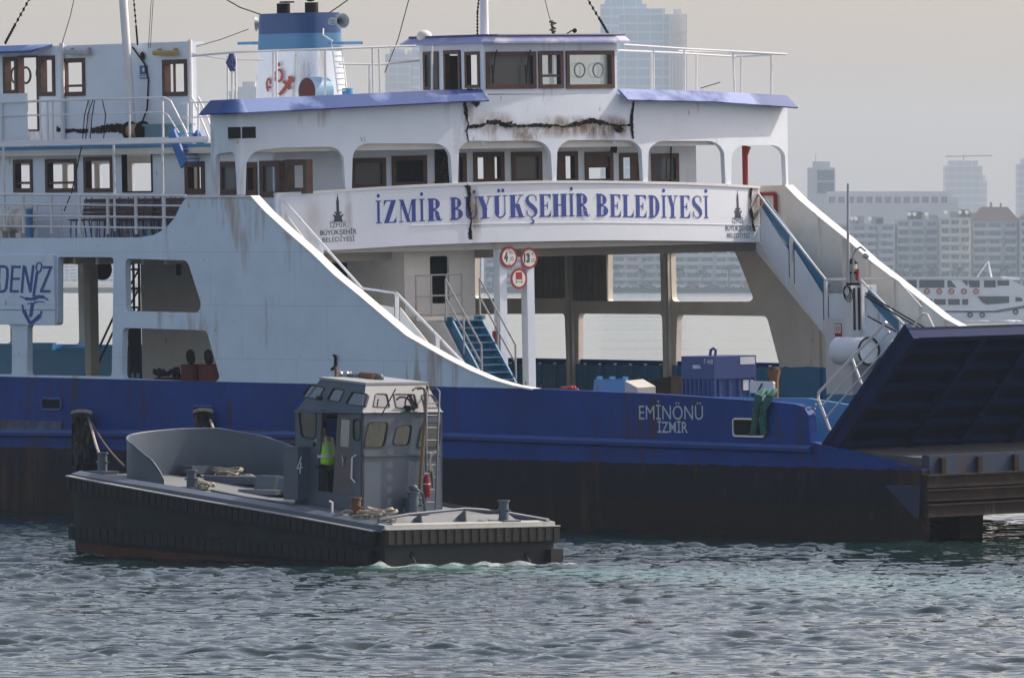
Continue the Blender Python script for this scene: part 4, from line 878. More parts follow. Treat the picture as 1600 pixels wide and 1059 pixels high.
# low bulwark in front of the door and the burnt paint low on the wall
a, b = S(-40, 148, 1.6), S(41, 213, 1.6); MB().box((a[0], 1.6, BD1), (b[0], 1.66, a[1])).build('low_bulwark', WHITEF, FY)
v3f = lambda d: (lambda x, y: (S(x, y, V3 - d)[0], V3 - d, max(aw0 + .005, S(x, y, V3 - d)[1])))
char_strip(v3f(.01), [(95, 206), (120, 203), (150, 204), (180, 200), (208, 196), (235, 202)], 6, AW, 'soot_patch'); char_strip(v3f(.014), [(205, 205), (203, 180), (206, 150)], 4, AW, 'soot_patch'); char_strip(v3f(.012), [(88, 203), (140, 206), (215, 203)], 5, AW, 'soot_patch')

# ---- railings and awning frames
def railing(name, tops, heights, r=.022, posts=None, post_h=1.0, m=RAILW, parent=FY, pr=.02):
    mb = MB()
    for k, hgt in enumerate(heights): mb.tube([(a, b, c_ - hgt) for a, b, c_ in tops], r if k == 0 else r * .7, 6)
    for p_ in posts or []: mb.tube([p_, (p_[0], p_[1], p_[2] - post_h)], pr, 6)
    return mb.build(name, m, parent, 50)
VR = .1
a = S(-60, 303.5, VR); b = S(291, 306, VR); T_ = [(UA, VR, a[1]), (a[0], VR, a[1]), (b[0], VR, b[1])]
pp = [(S(x, 305, VR)[0], VR, S(x, 304.5, VR)[1]) for x in (-8, 36, 80, 124, 168, 212, 256)]
railing('side_railing', T_, (0, .24, .52, .78), .035, pp, .95, pr=.04)
mb = MB(); v_ = .9
for z in (7.15, 7.32, 7.5): mb.tube([(S(x, 0, v_)[0] + 0 * z, v_, z) for x in (-40, 245)], .018, 5)
for x in (14, 58, 95, 148, 175, 203, 232): u = S(x, 330, v_)[0]; mb.tube([(u, v_, PD1), (u, v_, 7.5)], .02, 5)
mb.build('inner_railing', RAILW, FY, 50)
VB = VC - .2
pts = [S(x, y, VB) for x, y in ((-60, 162), (70, 158), (160, 155), (256, 152.5), (266, 158), (290, 205), (293, 215))]
mids = [S(x, y, VB) for x, y in ((-60, 182.5), (70, 180), (160, 178), (252, 175), (262, 180), (282, 212))]
mb = MB(); mb.tube([(UA, VB, pts[0][1])] + [(a, VB, b) for a, b in pts], .03, 6); mb.tube([(UA, VB, mids[0][1])] + [(a, VB, b) for a, b in mids], .02, 6)
for x in (2, 42, 74, 82, 139, 202, 254): a, b = S(x, 157, VB); mb.tube([(a, VB, BD1), (a, VB, b - .02)], .028, 6)
mb.build('bridge_deck_railing', RAILW, FY, 50)
mb = MB()
for x0, x1 in (((138, 130), 0), ((145, 135), 0), ((160, 163), 0), ((148, 142), 0)): mb.tube([(S(x0[0], 157, VB - .05)[0], VB - .05, S(x0[0], 157, VB)[1]), (S(x0[1], 180, VB - .1)[0], VB - .06, S(x0[1], 180, VB)[1]), (S(x0[1] - 2, 228, VB - .1)[0], VB - .1, S(x0[1], 228, VB)[1])], .014, 5)
mb.tube([(S(128, 250, .6)[0], .6, S(128, 228, .6)[1]), (S(112, 290, .3)[0], .3, S(112, 300, .3)[1]), (S(100, 320, .3)[0], .3, S(100, 330, .3)[1])], .016, 5)
mb.build('hanging_cable', SOOT, FY)
mb = MB(); za = S(178, 226, .35)[1]      # awning pipes over the side deck
for k, v in enumerate((.15, .45, .75, 1.05, 1.35)): mb.tube([(S(-80, 228, v)[0], v, za + .03 * k), (S(326, 228, v)[0], v, za + .03 * k + .02)], .024, 6)
for k in range(7): u = -3 + k * 2.0; mb.tube([(u, .12, za), (u, 1.5, za + .1)], .02, 5)
for x in (6, 178, 254): u = S(x, 260, .13)[0]; mb.tube([(u, .13, S(x, 303, .13)[1] - .9), (u, .13, za)], .032, 6)
mb.build('awning_frame', RAILW, FY, 50)
# frames on the wings of the bridge deck
def awn(lines, posts, name='awning_frame', r=.028):
    mb = MB()
    for L in lines: mb.tube([hit(x, y, 0, u) for x, y, u in L], r, 6)
    for (x0, y0, x1, y1, u) in posts: mb.tube([hit(x0, y0, 0, u), hit(x1, y1, 0, u)], r * .95, 6)
    return mb.build(name, RAILW, FY, 50)
awn([[(975, 70, 10.2), (1080, 77, 10.1), (1229, 85, 10.0)], [(965, 79, 8.8), (1060, 83, 8.6), (1150, 89, 8.6), (1205, 86, 9.4)], [(1060, 80, 9.4), (1150, 83, 9.4), (1229, 85, 10)]],
    [(1021, 74, 1021, 142, 10.1), (1069, 77, 1070, 142, 10.1), (1145, 82, 1148, 146, 10.0), (1205, 86, 1205, 150, 9.9), (1018, 82, 1018, 142, 8.7), (1088, 86, 1088, 144, 8.7), (1158, 88, 1158, 146, 8.8)])
awn([[(300, 88, 7.5), (365, 82, 8.5), (440, 79, 9.0), (560, 75, 9.6), (650, 72, 10.0)], [(300, 84, 6.5), (350, 92, 6.8), (412, 94, 7.2)], [(530, 100, 8.4), (590, 101, 8.6), (655, 95, 8.8)]],
    [(363, 83, 363, 156, 8.4), (356, 88, 356, 155, 7.0), (368, 88, 369, 155, 7.4), (427, 80, 427, 152, 8.9), (432, 80, 433, 152, 8.6), (508, 78, 508, 150, 9.2), (582, 76, 583, 147, 9.6), (592, 77, 594, 147, 9.2), (577, 101, 577, 147, 8.5), (675, 72, 675, 142, 10.2)])
mb = MB(); h = hit(362, 88, 0, 8.4)
for k in range(6): mb.tube([h + np.array([0, rng.normal(0, .06), .05]), h + np.array([rng.normal(0, .05), rng.normal(0, .08), -.15]), h + np.array([0, rng.normal(0, .05), -.35])], .04, 5)
mb.build('tied_tarp', mat('tarp_blue', (.03, .06, .2), .8), FY)
h = hit(1112, 138, 0, 9.6); MB().tube([hit(1095, 138, 0, 9.6), hit(1125, 129, 0, 9.6)], .012, 4).build('thin_rod', SOOT, FY)
# rails and steps down from the bridge deck between the houses
mb = MB()
for dx in (0, 10): mb.tube([hit(x + dx, y, 1, 2.3 + dx * .03) for x, y in ((299, 152), (304, 160), (326, 215))], .026, 6)
mb.tube([hit(x, y, 1, 2.0) for x, y in ((283, 161), (330, 160))], .022, 6); mb.tube([hit(x, y, 1, 2.0) for x, y in ((285, 184), (330, 183))], .018, 6)
for x in (293, 301, 310): mb.tube([hit(x, 160, 1, 2.0), hit(x, 214, 1, 2.0)], .025, 6)
mb.build('stair_railing', RAILW, FY, 50)
sa, sb = hit(268, 206, 1, 1.3), hit(288, 258, 1, 1.3); mb = MB(); mb.beam(sa, sb, .06, .28, (1, 0, .3)); mb.beam(sa + np.array([0, .75, 0]), sb + np.array([0, .75, 0]), .06, .28, (1, 0, .3))
for k in range(8): q = sa + (sb - sa) * (k + .5) / 8; mb.box((q[0] - .12, q[1] + .04, q[2] - .015), (q[0] + .12, q[1] + .71, q[2] + .015))
mb.build('staircase', mat('stair_bright_blue', (.03, .16, .50), .5), FY)

# ---- funnel
fc = hit(470, 150, 1, 8.2); FU, FV = fc[0], 8.2; lx, ly = 1.22, .72
zt, zb_ = hit(470, 21, 1, 8.2)[2], BD1 + .01; z1_, z2_ = hit(470, 80, 1, 7.5)[2], hit(470, 52, 1, 7.5)[2]
def fsec(z):
    t_ = (z - zb_) / (zt - zb_); a, b = lx * (1.04 - .16 * t_), ly * (1.05 - .12 * t_); r_ = .42
    return [(FU + sx_ * (a - r_) + r_ * math.cos(an), FV + sy_ * (b - r_) + r_ * math.sin(an), z) for sx_, sy_, a0 in ((1, 1, 0), (-1, 1, 90), (-1, -1, 180), (1, -1, 270)) for an in [R(a0 + q) for q in range(0, 91, 15)]]
def ftube(mb, zs):
    n_ = None
    for z in zs:
        i = mb.V(*fsec(z)); n = len(fsec(z))
        if n_ is not None:
            for k in range(n): k2 = (k + 1) % n; mb.F(n_ + k, n_ + k2, i + k2, i + k)
        n_ = i
    return n_, n
GREYR = mat('rail_grey', (.42, .42, .42), .6, var=.1, rust=.3, rscale=3, bump=0)
mb = MB(); ftube(mb, (zb_, z1_)); FN = mb.build('funnel', WHITEF, FY, 40)
mb = MB(); ftube(mb, (z1_, z2_)); mb.build('light_band', mat('funnel_blue', (.05, .19, .38), .5), FN, 40)
mb = MB(); l_, n = ftube(mb, (z2_, zt)); mb.F(*range(l_, l_ + n)); mb.build('dark_band', mat('funnel_navy', (.016, .06, .19), .5), FN, 40)
for x, m, k in ((443, SOOT, 0), (487, RUST, 1)):
    h = hit(x, 21, 1, FV); mb = MB().cyl((h[0], FV, zt - .05), (h[0], FV, zt + .26), .17, seg=14)
    if k == 0: mb.box((h[0] + .0, FV - .12, zt + .27), (h[0] + .3, FV + .12, zt + .31))
    else: mb.ball((h[0] - .04, FV, zt + .42), .16, 1.2, 1, .9)
    mb.build('exhaust_pipe', m, FN, 40)
for x, y, d_ in ((403, 38, (-.75, -.65, 0)), (534, 33, (.95, -.15, 0))):
    h = hit(x, y, 1, FV - .2); d_ = np.array(d_); mb = MB(); mb.tube([h - d_ * .42, h - d_ * .15, h - d_ * .02, h + d_ * .05], [.05, .07, .13, .19], 14, cap=False); mb.cyl(h - d_ * .62, h - d_ * .4, .09, seg=10); mb.build('loud_horn', mat('horn_grey', (.32, .38, .42), .4, bump=0), FN, 50)
for x0, x1 in ((386, 410), (527, 552)):
    a, b = hit(x0, 68.5, 1, FV), hit(x1, 68.5, 1, FV); MB().box((a[0], FV - .3, a[2] - .03), (b[0], FV + .3, a[2] + .04)).build('platform', LBLUE, FN)
fy = FV - ly * 1.03
def fpx(x, y): q = hit(x, y, 1, fy - .02); return q
mb = MB(); h = fpx(492, 140); mb.cyl((h[0], fy + .3, h[2] - .05), (h[0], fy - .28, h[2] - .05), .36, seg=22); mb.build('cowl', mat('cowl_blue', (.22, .42, .62), .5, var=.1), FN, 40)
MB().disc((h[0] + .03, fy - .285, h[2] - .05), (0, 1, 0), .34, .012, 22).build('cowl_mouth', mat('dark_red', (.09, .02, .02), .8, bump=0), FN)
mb = MB(); RB = lambda zx, zy: (380 + zx / 6.62, zy / 6.62)
def fz(X, Y_, d): q = hit(X, Y_, 1, fy - .02); return (q[0], fy - .035 - d, q[2])
for n_, (pts, w) in enumerate([([(265, 815), (248, 850), (250, 900), (262, 950)], 3), ([(262, 810), (285, 830), (290, 870)], 3), ([(245, 905), (292, 905)], 3), ([(355, 735), (390, 720), (410, 770), (400, 830), (355, 850)], [3, 4, 4, 4, 3]), ([(335, 740), (328, 790), (340, 840)], 3), ([(500, 810), (440, 910), (380, 985)], 5), ([(420, 840), (450, 870), (490, 925)], 5), ([(470, 805), (505, 800), (515, 830), (495, 860)], 4), ([(360, 668), (392, 672)], 3), ([(376, 648), (376, 692)], 3)]):
    strokes(mb, [RB(*q) for q in pts], w, n_ * .0006, fz)
mb.build('anchor_emblem', mat('emblem_red', (.33, .05, .03), .6, rust=.2, bump=0), FN, recalc=False)
mb = MB(); l0, l1 = hit(528, 146, 1, FV - .3), hit(518, 66, 1, FV - .3)
for d_ in (0, .22): mb.tube([l0 + np.array([d_ * .4, d_, 0]), l1 + np.array([d_ * .4, d_, 0])], .022, 5)
for k in range(9): q = l0 + (l1 - l0) * (k + .5) / 9; mb.tube([q, q + np.array([.09, .22, 0])], .016, 5)
mb.tube([hit(505, 45, 1, fy - .05), hit(505, 55, 1, fy - .1), hit(520, 64, 1, fy - .1)], .02, 5); mb.build('ladder', RAILW, FN)
h = hit(543, 142, 1, 8.2); MB().cyl((h[0], 8.2, BD1), (h[0], 8.2, h[2] + .06), .14, seg=12).build('vent_post', LBLUE, FY, 40)

# ---- casing under the passenger deck, lit by its openings; stairs inside
cu1 = hit(632, 430, 1, 4.9)[0]; v0, v1 = 4.9, hit(742, 430, 0, cu1)[1]; cu0 = hit(220, 440, 1, v0)[0]
mb = MB(); dh = fillet([(hit(672, 430, 0, cu1)[1], hit(672, 474, 0, cu1)[2]), (hit(702, 430, 0, cu1)[1], hit(702, 474, 0, cu1)[2]), (hit(702, 430, 0, cu1)[1], PD0 - .14), (hit(672, 430, 0, cu1)[1], PD0 - .14)], .05)
mb.prism([(v0 + .0, HW + .005), (v1, HW + .005), (v1, PD0 - .002), (v0, PD0 - .002)], [dh], lambda a, b: (cu1, a, b), lambda a, b: (cu1 - .08, a, b))
dr = [S(203.5, 512, v0), S(219, 583, v0)]
plate(mb, [(cu0, HW + .005), (cu1 - .09, HW + .005), (cu1 - .09, PD0 - .002), (cu0, PD0 - .002)], v0, .08, [[(cu1 - 3.2, 4.9), (cu1 - 2.3, 4.9), (cu1 - 2.3, 6.0), (cu1 - 3.2, 6.0)]])
mb.box((cu0, v1 - .08, HW + .005), (cu1 - .09, v1, PD0 - .002))
CG = mb.build('engine_casing', CREAM, FY)
MB().box((dr[0][0], v0 - .02, max(dr[1][1], HW + .02)), (dr[1][0], v0 - .001, dr[0][1])).build('door', DARKIN, CG)  # dark sheet standing for the shaded doorway
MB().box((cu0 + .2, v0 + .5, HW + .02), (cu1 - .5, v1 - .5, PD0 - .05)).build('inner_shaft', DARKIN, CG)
a, b = S(278, 406, v0), S(283, 430, v0); MB().box((a[0], v0 - .06, b[1]), (b[0], v0 - .001, a[1])).build('cable_duct', DARKIN, CG)
mb = MB(); lz = hit(690, 494, 0, cu1 + .4)[2]; s0_u = cu1 + .42
mb.box((cu1 + .01, v0 + .02, lz - .1), (s0_u, v1 - .02, lz)); mb.build('landing', CREAM, CG)
mb = MB()
for z in (.0, -.5, -.95): mb.tube([(cu1 + .38, v0 + .05, lz + 1.0 + z), (cu1 + .38, v0 + 1.45, lz + 1.0 + z)], .022, 5)
for v in np.linspace(v0 + .05, v0 + 1.45, 4): mb.tube([(cu1 + .38, v, lz), (cu1 + .38, v, lz + 1.0)], .024, 5)
mb.build('landing_railing', GREYR, CG)
# stair from the landing to the car deck: runs forward
s0 = hit(722, 494, 1, 5.6); s1 = hit(778, 598, 1, 5.6); mb = MB(); STL = mat('stair_blue', None)
for v in (5.15, 6.05): mb.hexa([(s0[0] - .12, v, s0[2] - .28), (s0[0] + .2, v, s0[2] - .28), (s0[0] + .2, v + .05, s0[2] - .28), (s0[0] - .12, v + .05, s0[2] - .28), (s0[0] - .12, v, s0[2]), (s0[0] + .2, v, s0[2]), (s0[0] + .2, v + .05, s0[2]), (s0[0] - .12, v + .05, s0[2])]); mb.beam((s0[0], v + .025, s0[2] - .1), (s1[0], v + .025, s1[2] - .1), .05, .3)
for k in range(9): t_ = (k + .5) / 9; q = s0 + (s1 - s0) * t_; mb.box((q[0] - .14, 5.205, q[2] - .03), (q[0] + .14, 6.045, q[2])); mb.box((q[0] - .14, 5.205, q[2] - .2), (q[0] - .12, 6.045, q[2] - .031))
ST = mb.build('staircase', TEAL, CG)
mb = MB()
for v in (5.12, 6.15):
    for hgt in (.9, .45): mb.tube([(s0[0], v, s0[2] + hgt), (s1[0], v, s1[2] + hgt)], .024, 5)
    for t_ in (0, .5, 1): q = s0 + (s1 - s0) * t_; mb.tube([(q[0], v, q[2] - .1), (q[0], v, q[2] + .9)], .026, 5)
mb.build('stair_railing', GREYR, ST)
tr0, tr1 = hit(640, 492, 1, 3.4), hit(776, 602, 1, 3.4); MB().prism([(cu1 + .02, lz - .12), (s0[0], lz - .12), (s1[0], s1[2] - .2), (s1[0], HW + .01), (cu1 + .02, HW + .01)], [], pl(5.0), pl(5.06)).build('stair_side', CREAM, CG)
# pillars with three traffic signs
pv = [hit(782, 500, 0, 10.9)[1], hit(825, 500, 0, 10.9)[1]]
PIL = []
for k, v in enumerate(pv):
    mb = MB().box((10.78, v - .10, HW + .002), (11.02, v + .12, PD0 - .004)); PIL.append(mb.build('pillar', WHITEF, FY))
h = hit(773, 530, 0, 10.9); MB().cyl((10.95, h[1] - .02, HW), (10.95, h[1] - .02, hit(773, 517, 0, 10.9)[2]), .075, seg=10).build('fire_pipe', REDP, PIL[0], 50)
us = 11.06; n_ = (1, 0, 0)
def sign(x, y, rr, nm_, layers, u=us):
    c_ = hit(x, y, 0, u); mb = MB(); mb.disc((u, c_[1], c_[2]), n_, rr, .012, 32); mb.use(REDP)
    s_ = MB(); s_.use(REDP).disc((u, c_[1], c_[2]), n_, rr, .012, 36); s_.use(SIGNP).disc((u + .008, c_[1], c_[2]), n_, rr * .77, .006, 36)
    so = s_.build(nm_, None, PIL[0]); m2 = MB(); m2.use(INK)
    f = lambda ox, oy, d=.0115: (lambda X, Y_: (u + d, c_[1] + ox + X, c_[2] + oy + Y_))
    for kind, *q in layers:
        if kind == 't': body, ox, oy, wd_, sz, bo = q; m2.use(INK).text(body, f(ox, oy), sz, bold=bo, width=wd_)
        elif kind == 'p': m2.use(q[1]); i = m2.V(*[f(0, 0)(a, b) for a, b in q[0]]); m2.F(*range(i, i + len(q[0])))
    m2.build('sign_symbol', None, so, recalc=False)
tri = lambda y, s_: [(-.03, y), (.03, y), (0, y - .045 * s_)]
sign(795, 401.5, .262, 'height_limit_sign', [('t', '4', -.155, -.10, .12, .30, .02), ('t', '.00', .0, -.10, .14, .16, 0), ('t', 'm', .01, .06, .09, .16, 0), ('p', tri(.195, 1), INK), ('p', tri(-.195, -1), INK)])
sign(826.5, 403.5, .262, 'weight_limit_sign', [('t', '13', -.17, -.09, .19, .28, .02), ('t', '.00', .04, -.10, .14, .14, 0), ('t', 't', .09, .06, .05, .15, 0)], us + .002)
sign(810.5, 435.5, .255, 'tanker_sign', [('p', [(-.10, -.02), (.10, -.02), (.10, .16), (-.10, .16)], REDP), ('p', [(-.10, -.11), (-.075, -.11), (-.075, -.04), (-.10, -.04)], INK), ('p', [(.075, -.11), (.10, -.11), (.10, -.04), (.075, -.04)], INK), ('p', [(-.07, -.08), (.07, -.08), (.07, -.065), (-.07, -.065)], INK)], us + .016)
# beige post, round shade and lattice seen through the left openings
a = hit(141, 480, 1, 4.5); MB().box((a[0] - .13, 4.4, HW), (a[0] + .13, 4.66, PD0 - .25)).build('deck_post', CREAM, FY)
a = hit(160, 421, 1, 5.0); MB().disc((a[0], 5.0, a[2]), (.3, -1, 0), .27, .1, 20).tube([(a[0], 5.0, a[2]), (a[0], 5.0, PD0 - .01)], .025, 5).build('round_mirror', BLACK, FY)
mb = MB(); la, lb = hit(201, 488, 1, 6.0), hit(217, 420, 1, 6.0)
for u in (la[0], (la[0] + lb[0]) / 2, lb[0]): mb.tube([(u, 6, 3), (u, 6, PD0 - .01)], .035, 5)
for k in range(5): z = 3.9 + k * .48; mb.tube([(la[0], 6, z), (lb[0], 6, z)], .03, 5); mb.tube([(la[0], 6, z), (lb[0], 6, z + .48)], .025, 5)
mb.build('lattice_ladder', mat('dark_blue_steel', (.03, .05, .10), .6), FY)
mb = MB(); r0, r1 = hit(154, 545, 1, 7.0), hit(174, 507, 1, 7.0)
for d_ in (0, .35): mb.tube([(r0[0] - 1, 7, r0[2] - 2.0 - d_ + .9), (r0[0], 7, r0[2] - d_), (r1[0] + .6, 7, r1[2] + .8 - d_)], .03, 5)
mb.build('stair_railing', mat('dark_blue_steel', None), FY)

# ---- bow stairs (both sides): solid panels under a hand rail
def bow_stair(vi, vw, sgn, rail, botoff=.0):
    mb = MB(); R0, R1, R2, R3 = rail; top = [(R0[0], R0[1]), (R1[0], R1[1]), (R2[0], R2[1]), (R3[0], R3[1])]
    for d_ in (0,): mb.tube([(a, vi, b) for a, b in top], .03, 6)
    posts = []
    for (A_, B_), n_ in (((top[0], top[1]), 2), ((top[2], top[3]), 2)):
        for k in range(n_ + 1): t_ = k / n_; posts.append((A_[0] + (B_[0] - A_[0]) * t_, A_[1] + (B_[1] - A_[1]) * t_))
    for a, b in posts: mb.box((a - .04, vi - .03, b - 1.2), (a + .04, vi + .03, b - .01))
    o = mb.build('bow_stair', RAILW, FY, 40)
    pn = MB()
    for i in range(len(posts) - 1):
        (a, b), (c_, d) = posts[i], posts[i + 1]
        pn = MB(); pn.prism([(a + .13, b - .34), (c_ - .13, d - .34), (c_ - .13, d - 1.3), (a + .13, b - 1.3)], [], pl(vi - .012), pl(vi + .012)); pn.build('side_panel', CREAM if vi < 8 else WHITEF, o)
    st = MB(); st.prism([(top[0][0] - .1, top[0][1] - 1.12), (top[1][0], top[1][1] - 1.12), (top[2][0], top[2][1] - 1.12), (top[3][0] + .1, top[3][1] - 1.12), (top[3][0] + .1, top[3][1] - 1.45), (top[2][0], top[2][1] - 1.45), (top[1][0], top[1][1] - 1.45), (top[0][0] - .1, top[0][1] - 1.45)], [], pl(vi + .015 * sgn), pl(vi + .055 * sgn)); st.build('stringer', RAILW, o)
    tb = MB(); va, vb = min(vi + .06 * sgn, vw), max(vi + .06 * sgn, vw)
    for (A_, B_) in ((top[0], top[1]), (top[2], top[3])):
        n_ = max(4, int(abs(A_[1] - B_[1]) / .21))
        for k in range(n_):
            t_ = (k + .5) / n_; u, z = A_[0] + (B_[0] - A_[0]) * t_, A_[1] + (B_[1] - A_[1]) * t_ - 1.2
            tb.box((u - .16, va, z - .04), (u + .16, vb, z)); tb.box((u + .12, va, z - .22), (u + .14, vb, z - .041))
    tb.box((top[1][0] - .05, va, top[1][1] - 1.25), (top[2][0] + .05, vb, top[1][1] - 1.2)); tb.build('tread', TEAL, o)
    w_ = MB()   # blue handrail board on the wall side
    return o
vi = 1.2
bow_stair(vi, .2, -1, [S(440, 310, vi), S(565, 450, vi), S(620, 458, vi), S(748, 592, vi)])
vp = B - 1.2; rails = [S(1183, 301, vp), S(1290, 437, vp)]
rails += [(rails[1][0] + 1.35, rails[1][1] - .02), (rails[1][0] + 4.3, rails[1][1] - 2.0)]
bow_stair(vp, B - .3, 1, rails)
for A_, B_ in ((rails[0], rails[1]), (rails[2], rails[3])): MB().beam((A_[0] + .15, vp + .09, A_[1] - .28), (B_[0] - .05, vp + .09, B_[1] - .24), .03, .30).build('stair_board', TEAL, FY)
# wing bulkhead on the port side under the stair (grey ribbed plates)
# fire hose frame and red post by the port end of the sign
a, b = S(1186, 303, B - .26), S(1212, 352, B - .26); mb = MB(); lp = fillet([(a[0], b[1]), (b[0], b[1]), (b[0], a[1]), (a[0], a[1])], .12); mb.tube([(p_, B - .26, q_) for p_, q_ in lp + lp[:1]], .05, 6); mb.build('hose_frame', REDP, PW)
p_ = FR.at(1180, 260, -.35); mb = MB().tube([(p_[0], p_[1], 7.6), (p_[0], p_[1], FR.at(1180, 243)[2]), (p_[0], p_[1] + .05, FR.at(1180, 229)[2])], [.07, .075, .12], 9); mb.build('red_post', REDP, FA, 40)
p_ = FR.at(1101, 260, -1.2); MB().tube([(p_[0], p_[1], 7.3), (p_[0], p_[1] + .05, 8.7)], .02, 5).build('thin_pipe', SOOT, FA)

# ---- port ramp tower with lamp, drum and wires
uT0, uT1 = S(1289, 500, vp)[0] + .03, S(1346, 500, vp)[0]; TWX = vp - .32
us_ = S(1318, 500, TWX)[0]
mb = MB().box((uT0, vp - .02, HW), (us_, vp + .9, hit(1300, 497, 1, vp)[2])); mb.box((us_ + .001, TWX, HW), (uT1, vp + .5, hit(1330, 446, 1, TWX)[2])); TW = mb.build('ramp_tower', mat('tower_white', None, .5, var=.06, rust=.25, bands=[(0, (.06, .24, .46)), (2.55, (.68, .71, .74))]), FY)
for k in (0, 1): MB().box((uT1 + .001, TWX + .06 + k * .15, hit(1350, 516, 1, TWX)[2]), (uT1 + .012, TWX + .13 + k * .15, hit(1350, 450, 1, TWX)[2])).build('rope_slot', BLACK, TW)
tz = hit(1330, 446, 1, TWX)[2]; lc = (uT1 - .16, TWX + .2)
mb = MB(); mb.use(SOOT).cyl((*lc, tz), (*lc, tz + .06), .17).use(STEEL).cyl((*lc, tz + .06), (*lc, tz + .28), .12).use(SOOT).cyl((*lc, tz + .28), (*lc, tz + .33), .13).use(STEEL).cyl((*lc, tz + .33), (*lc, tz + .52), .11).use(SOOT).cyl((*lc, tz + .52), (*lc, tz + .57), .13).cyl((*lc, tz + .57), (*lc, tz + .66), .10, .04); mb.use(REDP).box((lc[0] + .13, lc[1], tz + .12), (lc[0] + .19, lc[1] + .05, tz + .4)); mb.build('signal_lamp', None, TW, 40)
mb = MB().tube([(us_ + .2, TWX + .1, tz)] + [hit(x, y, 1, TWX + .1) for x, y in ((1333, 420), (1333, 400), (1337, 390), (1345, 386), (1352, 392))], .028, 7); q = hit(1353, 400, 1, TWX + .1); mb.ball(q, .085, 1, 1, .9); mb.build('deck_lamp', mat('horn_grey', (.32, .38, .42), .4, bump=0), TW, 50)
q0, q1 = hit(1325, 442, 1, TWX), hit(1325, 287, 1, TWX); MB().tube([q0, q1], [.04, .03], 8).build('flag_pole', mat('pole_grey', (.42, .46, .52), .5), TW, 50)
dq = hit(1318, 548, 1, TWX - .3)
MB().tube([(dq[0] - .1, TWX - .35, dq[2]), (dq[0] + 1.0, TWX - .35, dq[2])], .34, 24).build('winch_drum', WHITEF, TW, 40)
mb = MB(); mb.ring((dq[0] + 1.02, TWX - .35, dq[2]), (1, 0, 0), .33, .03, 22, 6); mb.build('drum_rim', BLACK, TW, 40)
mb = MB()
for k in range(3): mb.ring(hit(1323 + k, 455 + k * 2, 1, TWX - .03), (.1, 1, .1), .13 + .03 * k, .012, 18, 5)
mb.build('cable_loop', SOOT, TW)
a, b = S(1305, 505, vp - .02), S(1315.5, 526, vp - .02); a2_, b2_ = TWX - 9, 0
mb = MB(); mb.use(REDP).box((a[0], vp - .035, b[1]), (b[0], vp - .021, a[1])); mb.use(SIGNP).box((a[0] + .02, vp - .039, b[1] + .09), (b[0] - .02, vp - .0351, a[1] - .02)); mb.use(REDP).ring(((a[0] + b[0]) / 2, vp - .04, (a[1] + b[1]) / 2 + .04), (0, 1, 0), .055, .01, 16, 4); mb.build('warning_notice', None, TW)
railtop = MB(); railtop.tube([hit(x, y, 1, vp + .3) for x, y in ((1290, 436), (1345, 435), (1395, 434), (1404, 440), (1440, 480))], .022, 6); railtop.build('tower_railing', RAILW, TW)
for (x0, y0, x1, y1) in ((1352, 458, 1450, 515), (1352, 463, 1446, 518), (1356, 494, 1400, 518)):
    MB().tube([hit(x0, y0, 1, TWX + .1), hit(x1, y1, 1, TWX + .1)], .02, 5).build('hoist_wire', SOOT, TW)
mb = MB(); mb.tube([hit(x, y, 1, B - 1.9) for x, y in ((1427, 512), (1437, 494), (1442, 490), (1449, 491), (1461, 516))], .03, 6); mb.build('hand_rail', RAILW, TW, 50)

# ---- bow ramp, raised
rb, rt = S(1285, 705, 0.05), S(1418, 513, .05); rdir = np.array([rt[0] - rb[0], rt[1] - rb[1]]); RL = np.linalg.norm(rdir); rdir /= RL; rn = np.array([rdir[1], -rdir[0]])   # rn points down and forward (outer face)
def rpt(s_, v, n): return (rb[0] + rdir[0] * s_ + rn[0] * n, v, rb[1] + rdir[1] * s_ + rn[1] * n)
def rbox(mb, s0, s1, v0, v1, n0, n1): return mb.hexa([rpt(s0, v0, n0), rpt(s1, v0, n0), rpt(s1, v1, n0), rpt(s0, v1, n0), rpt(s0, v0, n1), rpt(s1, v0, n1), rpt(s1, v1, n1), rpt(s0, v1, n1)])
RV0, RV1 = .05, B - .3
mb = MB(); rbox(mb, 0, RL, RV0, RV1, -.02, .06); RP = mb.build('bow_ramp', RAMPD, FY)
for v0_, v1_ in ((RV0, RV0 + .16), (RV1 - .16, RV1)): mb = MB(); rbox(mb, -.05, RL, v0_, v1_, -.14, .30); mb.build('side_girder', RAMPB, RP)
mb = MB(); rbox(mb, RL - .14, RL, RV0 + .161, RV1 - .161, -.02, .28); mb.build('edge_girder', RAMPB, RP)
for k in range(10): v = 2.1 + k * 1.5; mb = MB(); rbox(mb, .02, RL - .15, v, v + .16, .061, .27); mb.build('long_rib', RAMPB, RP)
for k in range(6): s_ = .32 + k * .62; mb = MB(); rbox(mb, s_, s_ + .11, RV0 + .165, RV1 - .165, .0615, .22); mb.build('cross_rib', RAMPB, RP)
mb = MB(); mb.tube([(rb[0] + .02, RV0 + .1, rb[1] - .05), (rb[0] + .02, RV1, rb[1] - .05)], .11, 8); mb.build('hinge_tube', RUST, RP)
mb = MB(); s_a, s_b = .25, 3.6; hN = -.95
def rq(x, y): return hit(x, y, 1, .55)
top_ = [rq(1276, 617), rq(1330, 556), rq(1385, 503)]; low_ = [rq(1297, 672), rq(1346, 600), rq(1400, 548)]
mb.tube([low_[0], (low_[0] + (top_[0] - low_[0]) * .9), top_[0] + (top_[1] - top_[0]) * .06, top_[2]], .035, 7)
mb.tube([low_[1], top_[1]], .03, 6)
for t_ in (.33, .66): mb.tube([top_[k] + (low_[k] - top_[k]) * t_ for k in (0, 2)], .022, 6)
mb.build('ramp_railing', RAILW, RP, 50)
mb = MB()
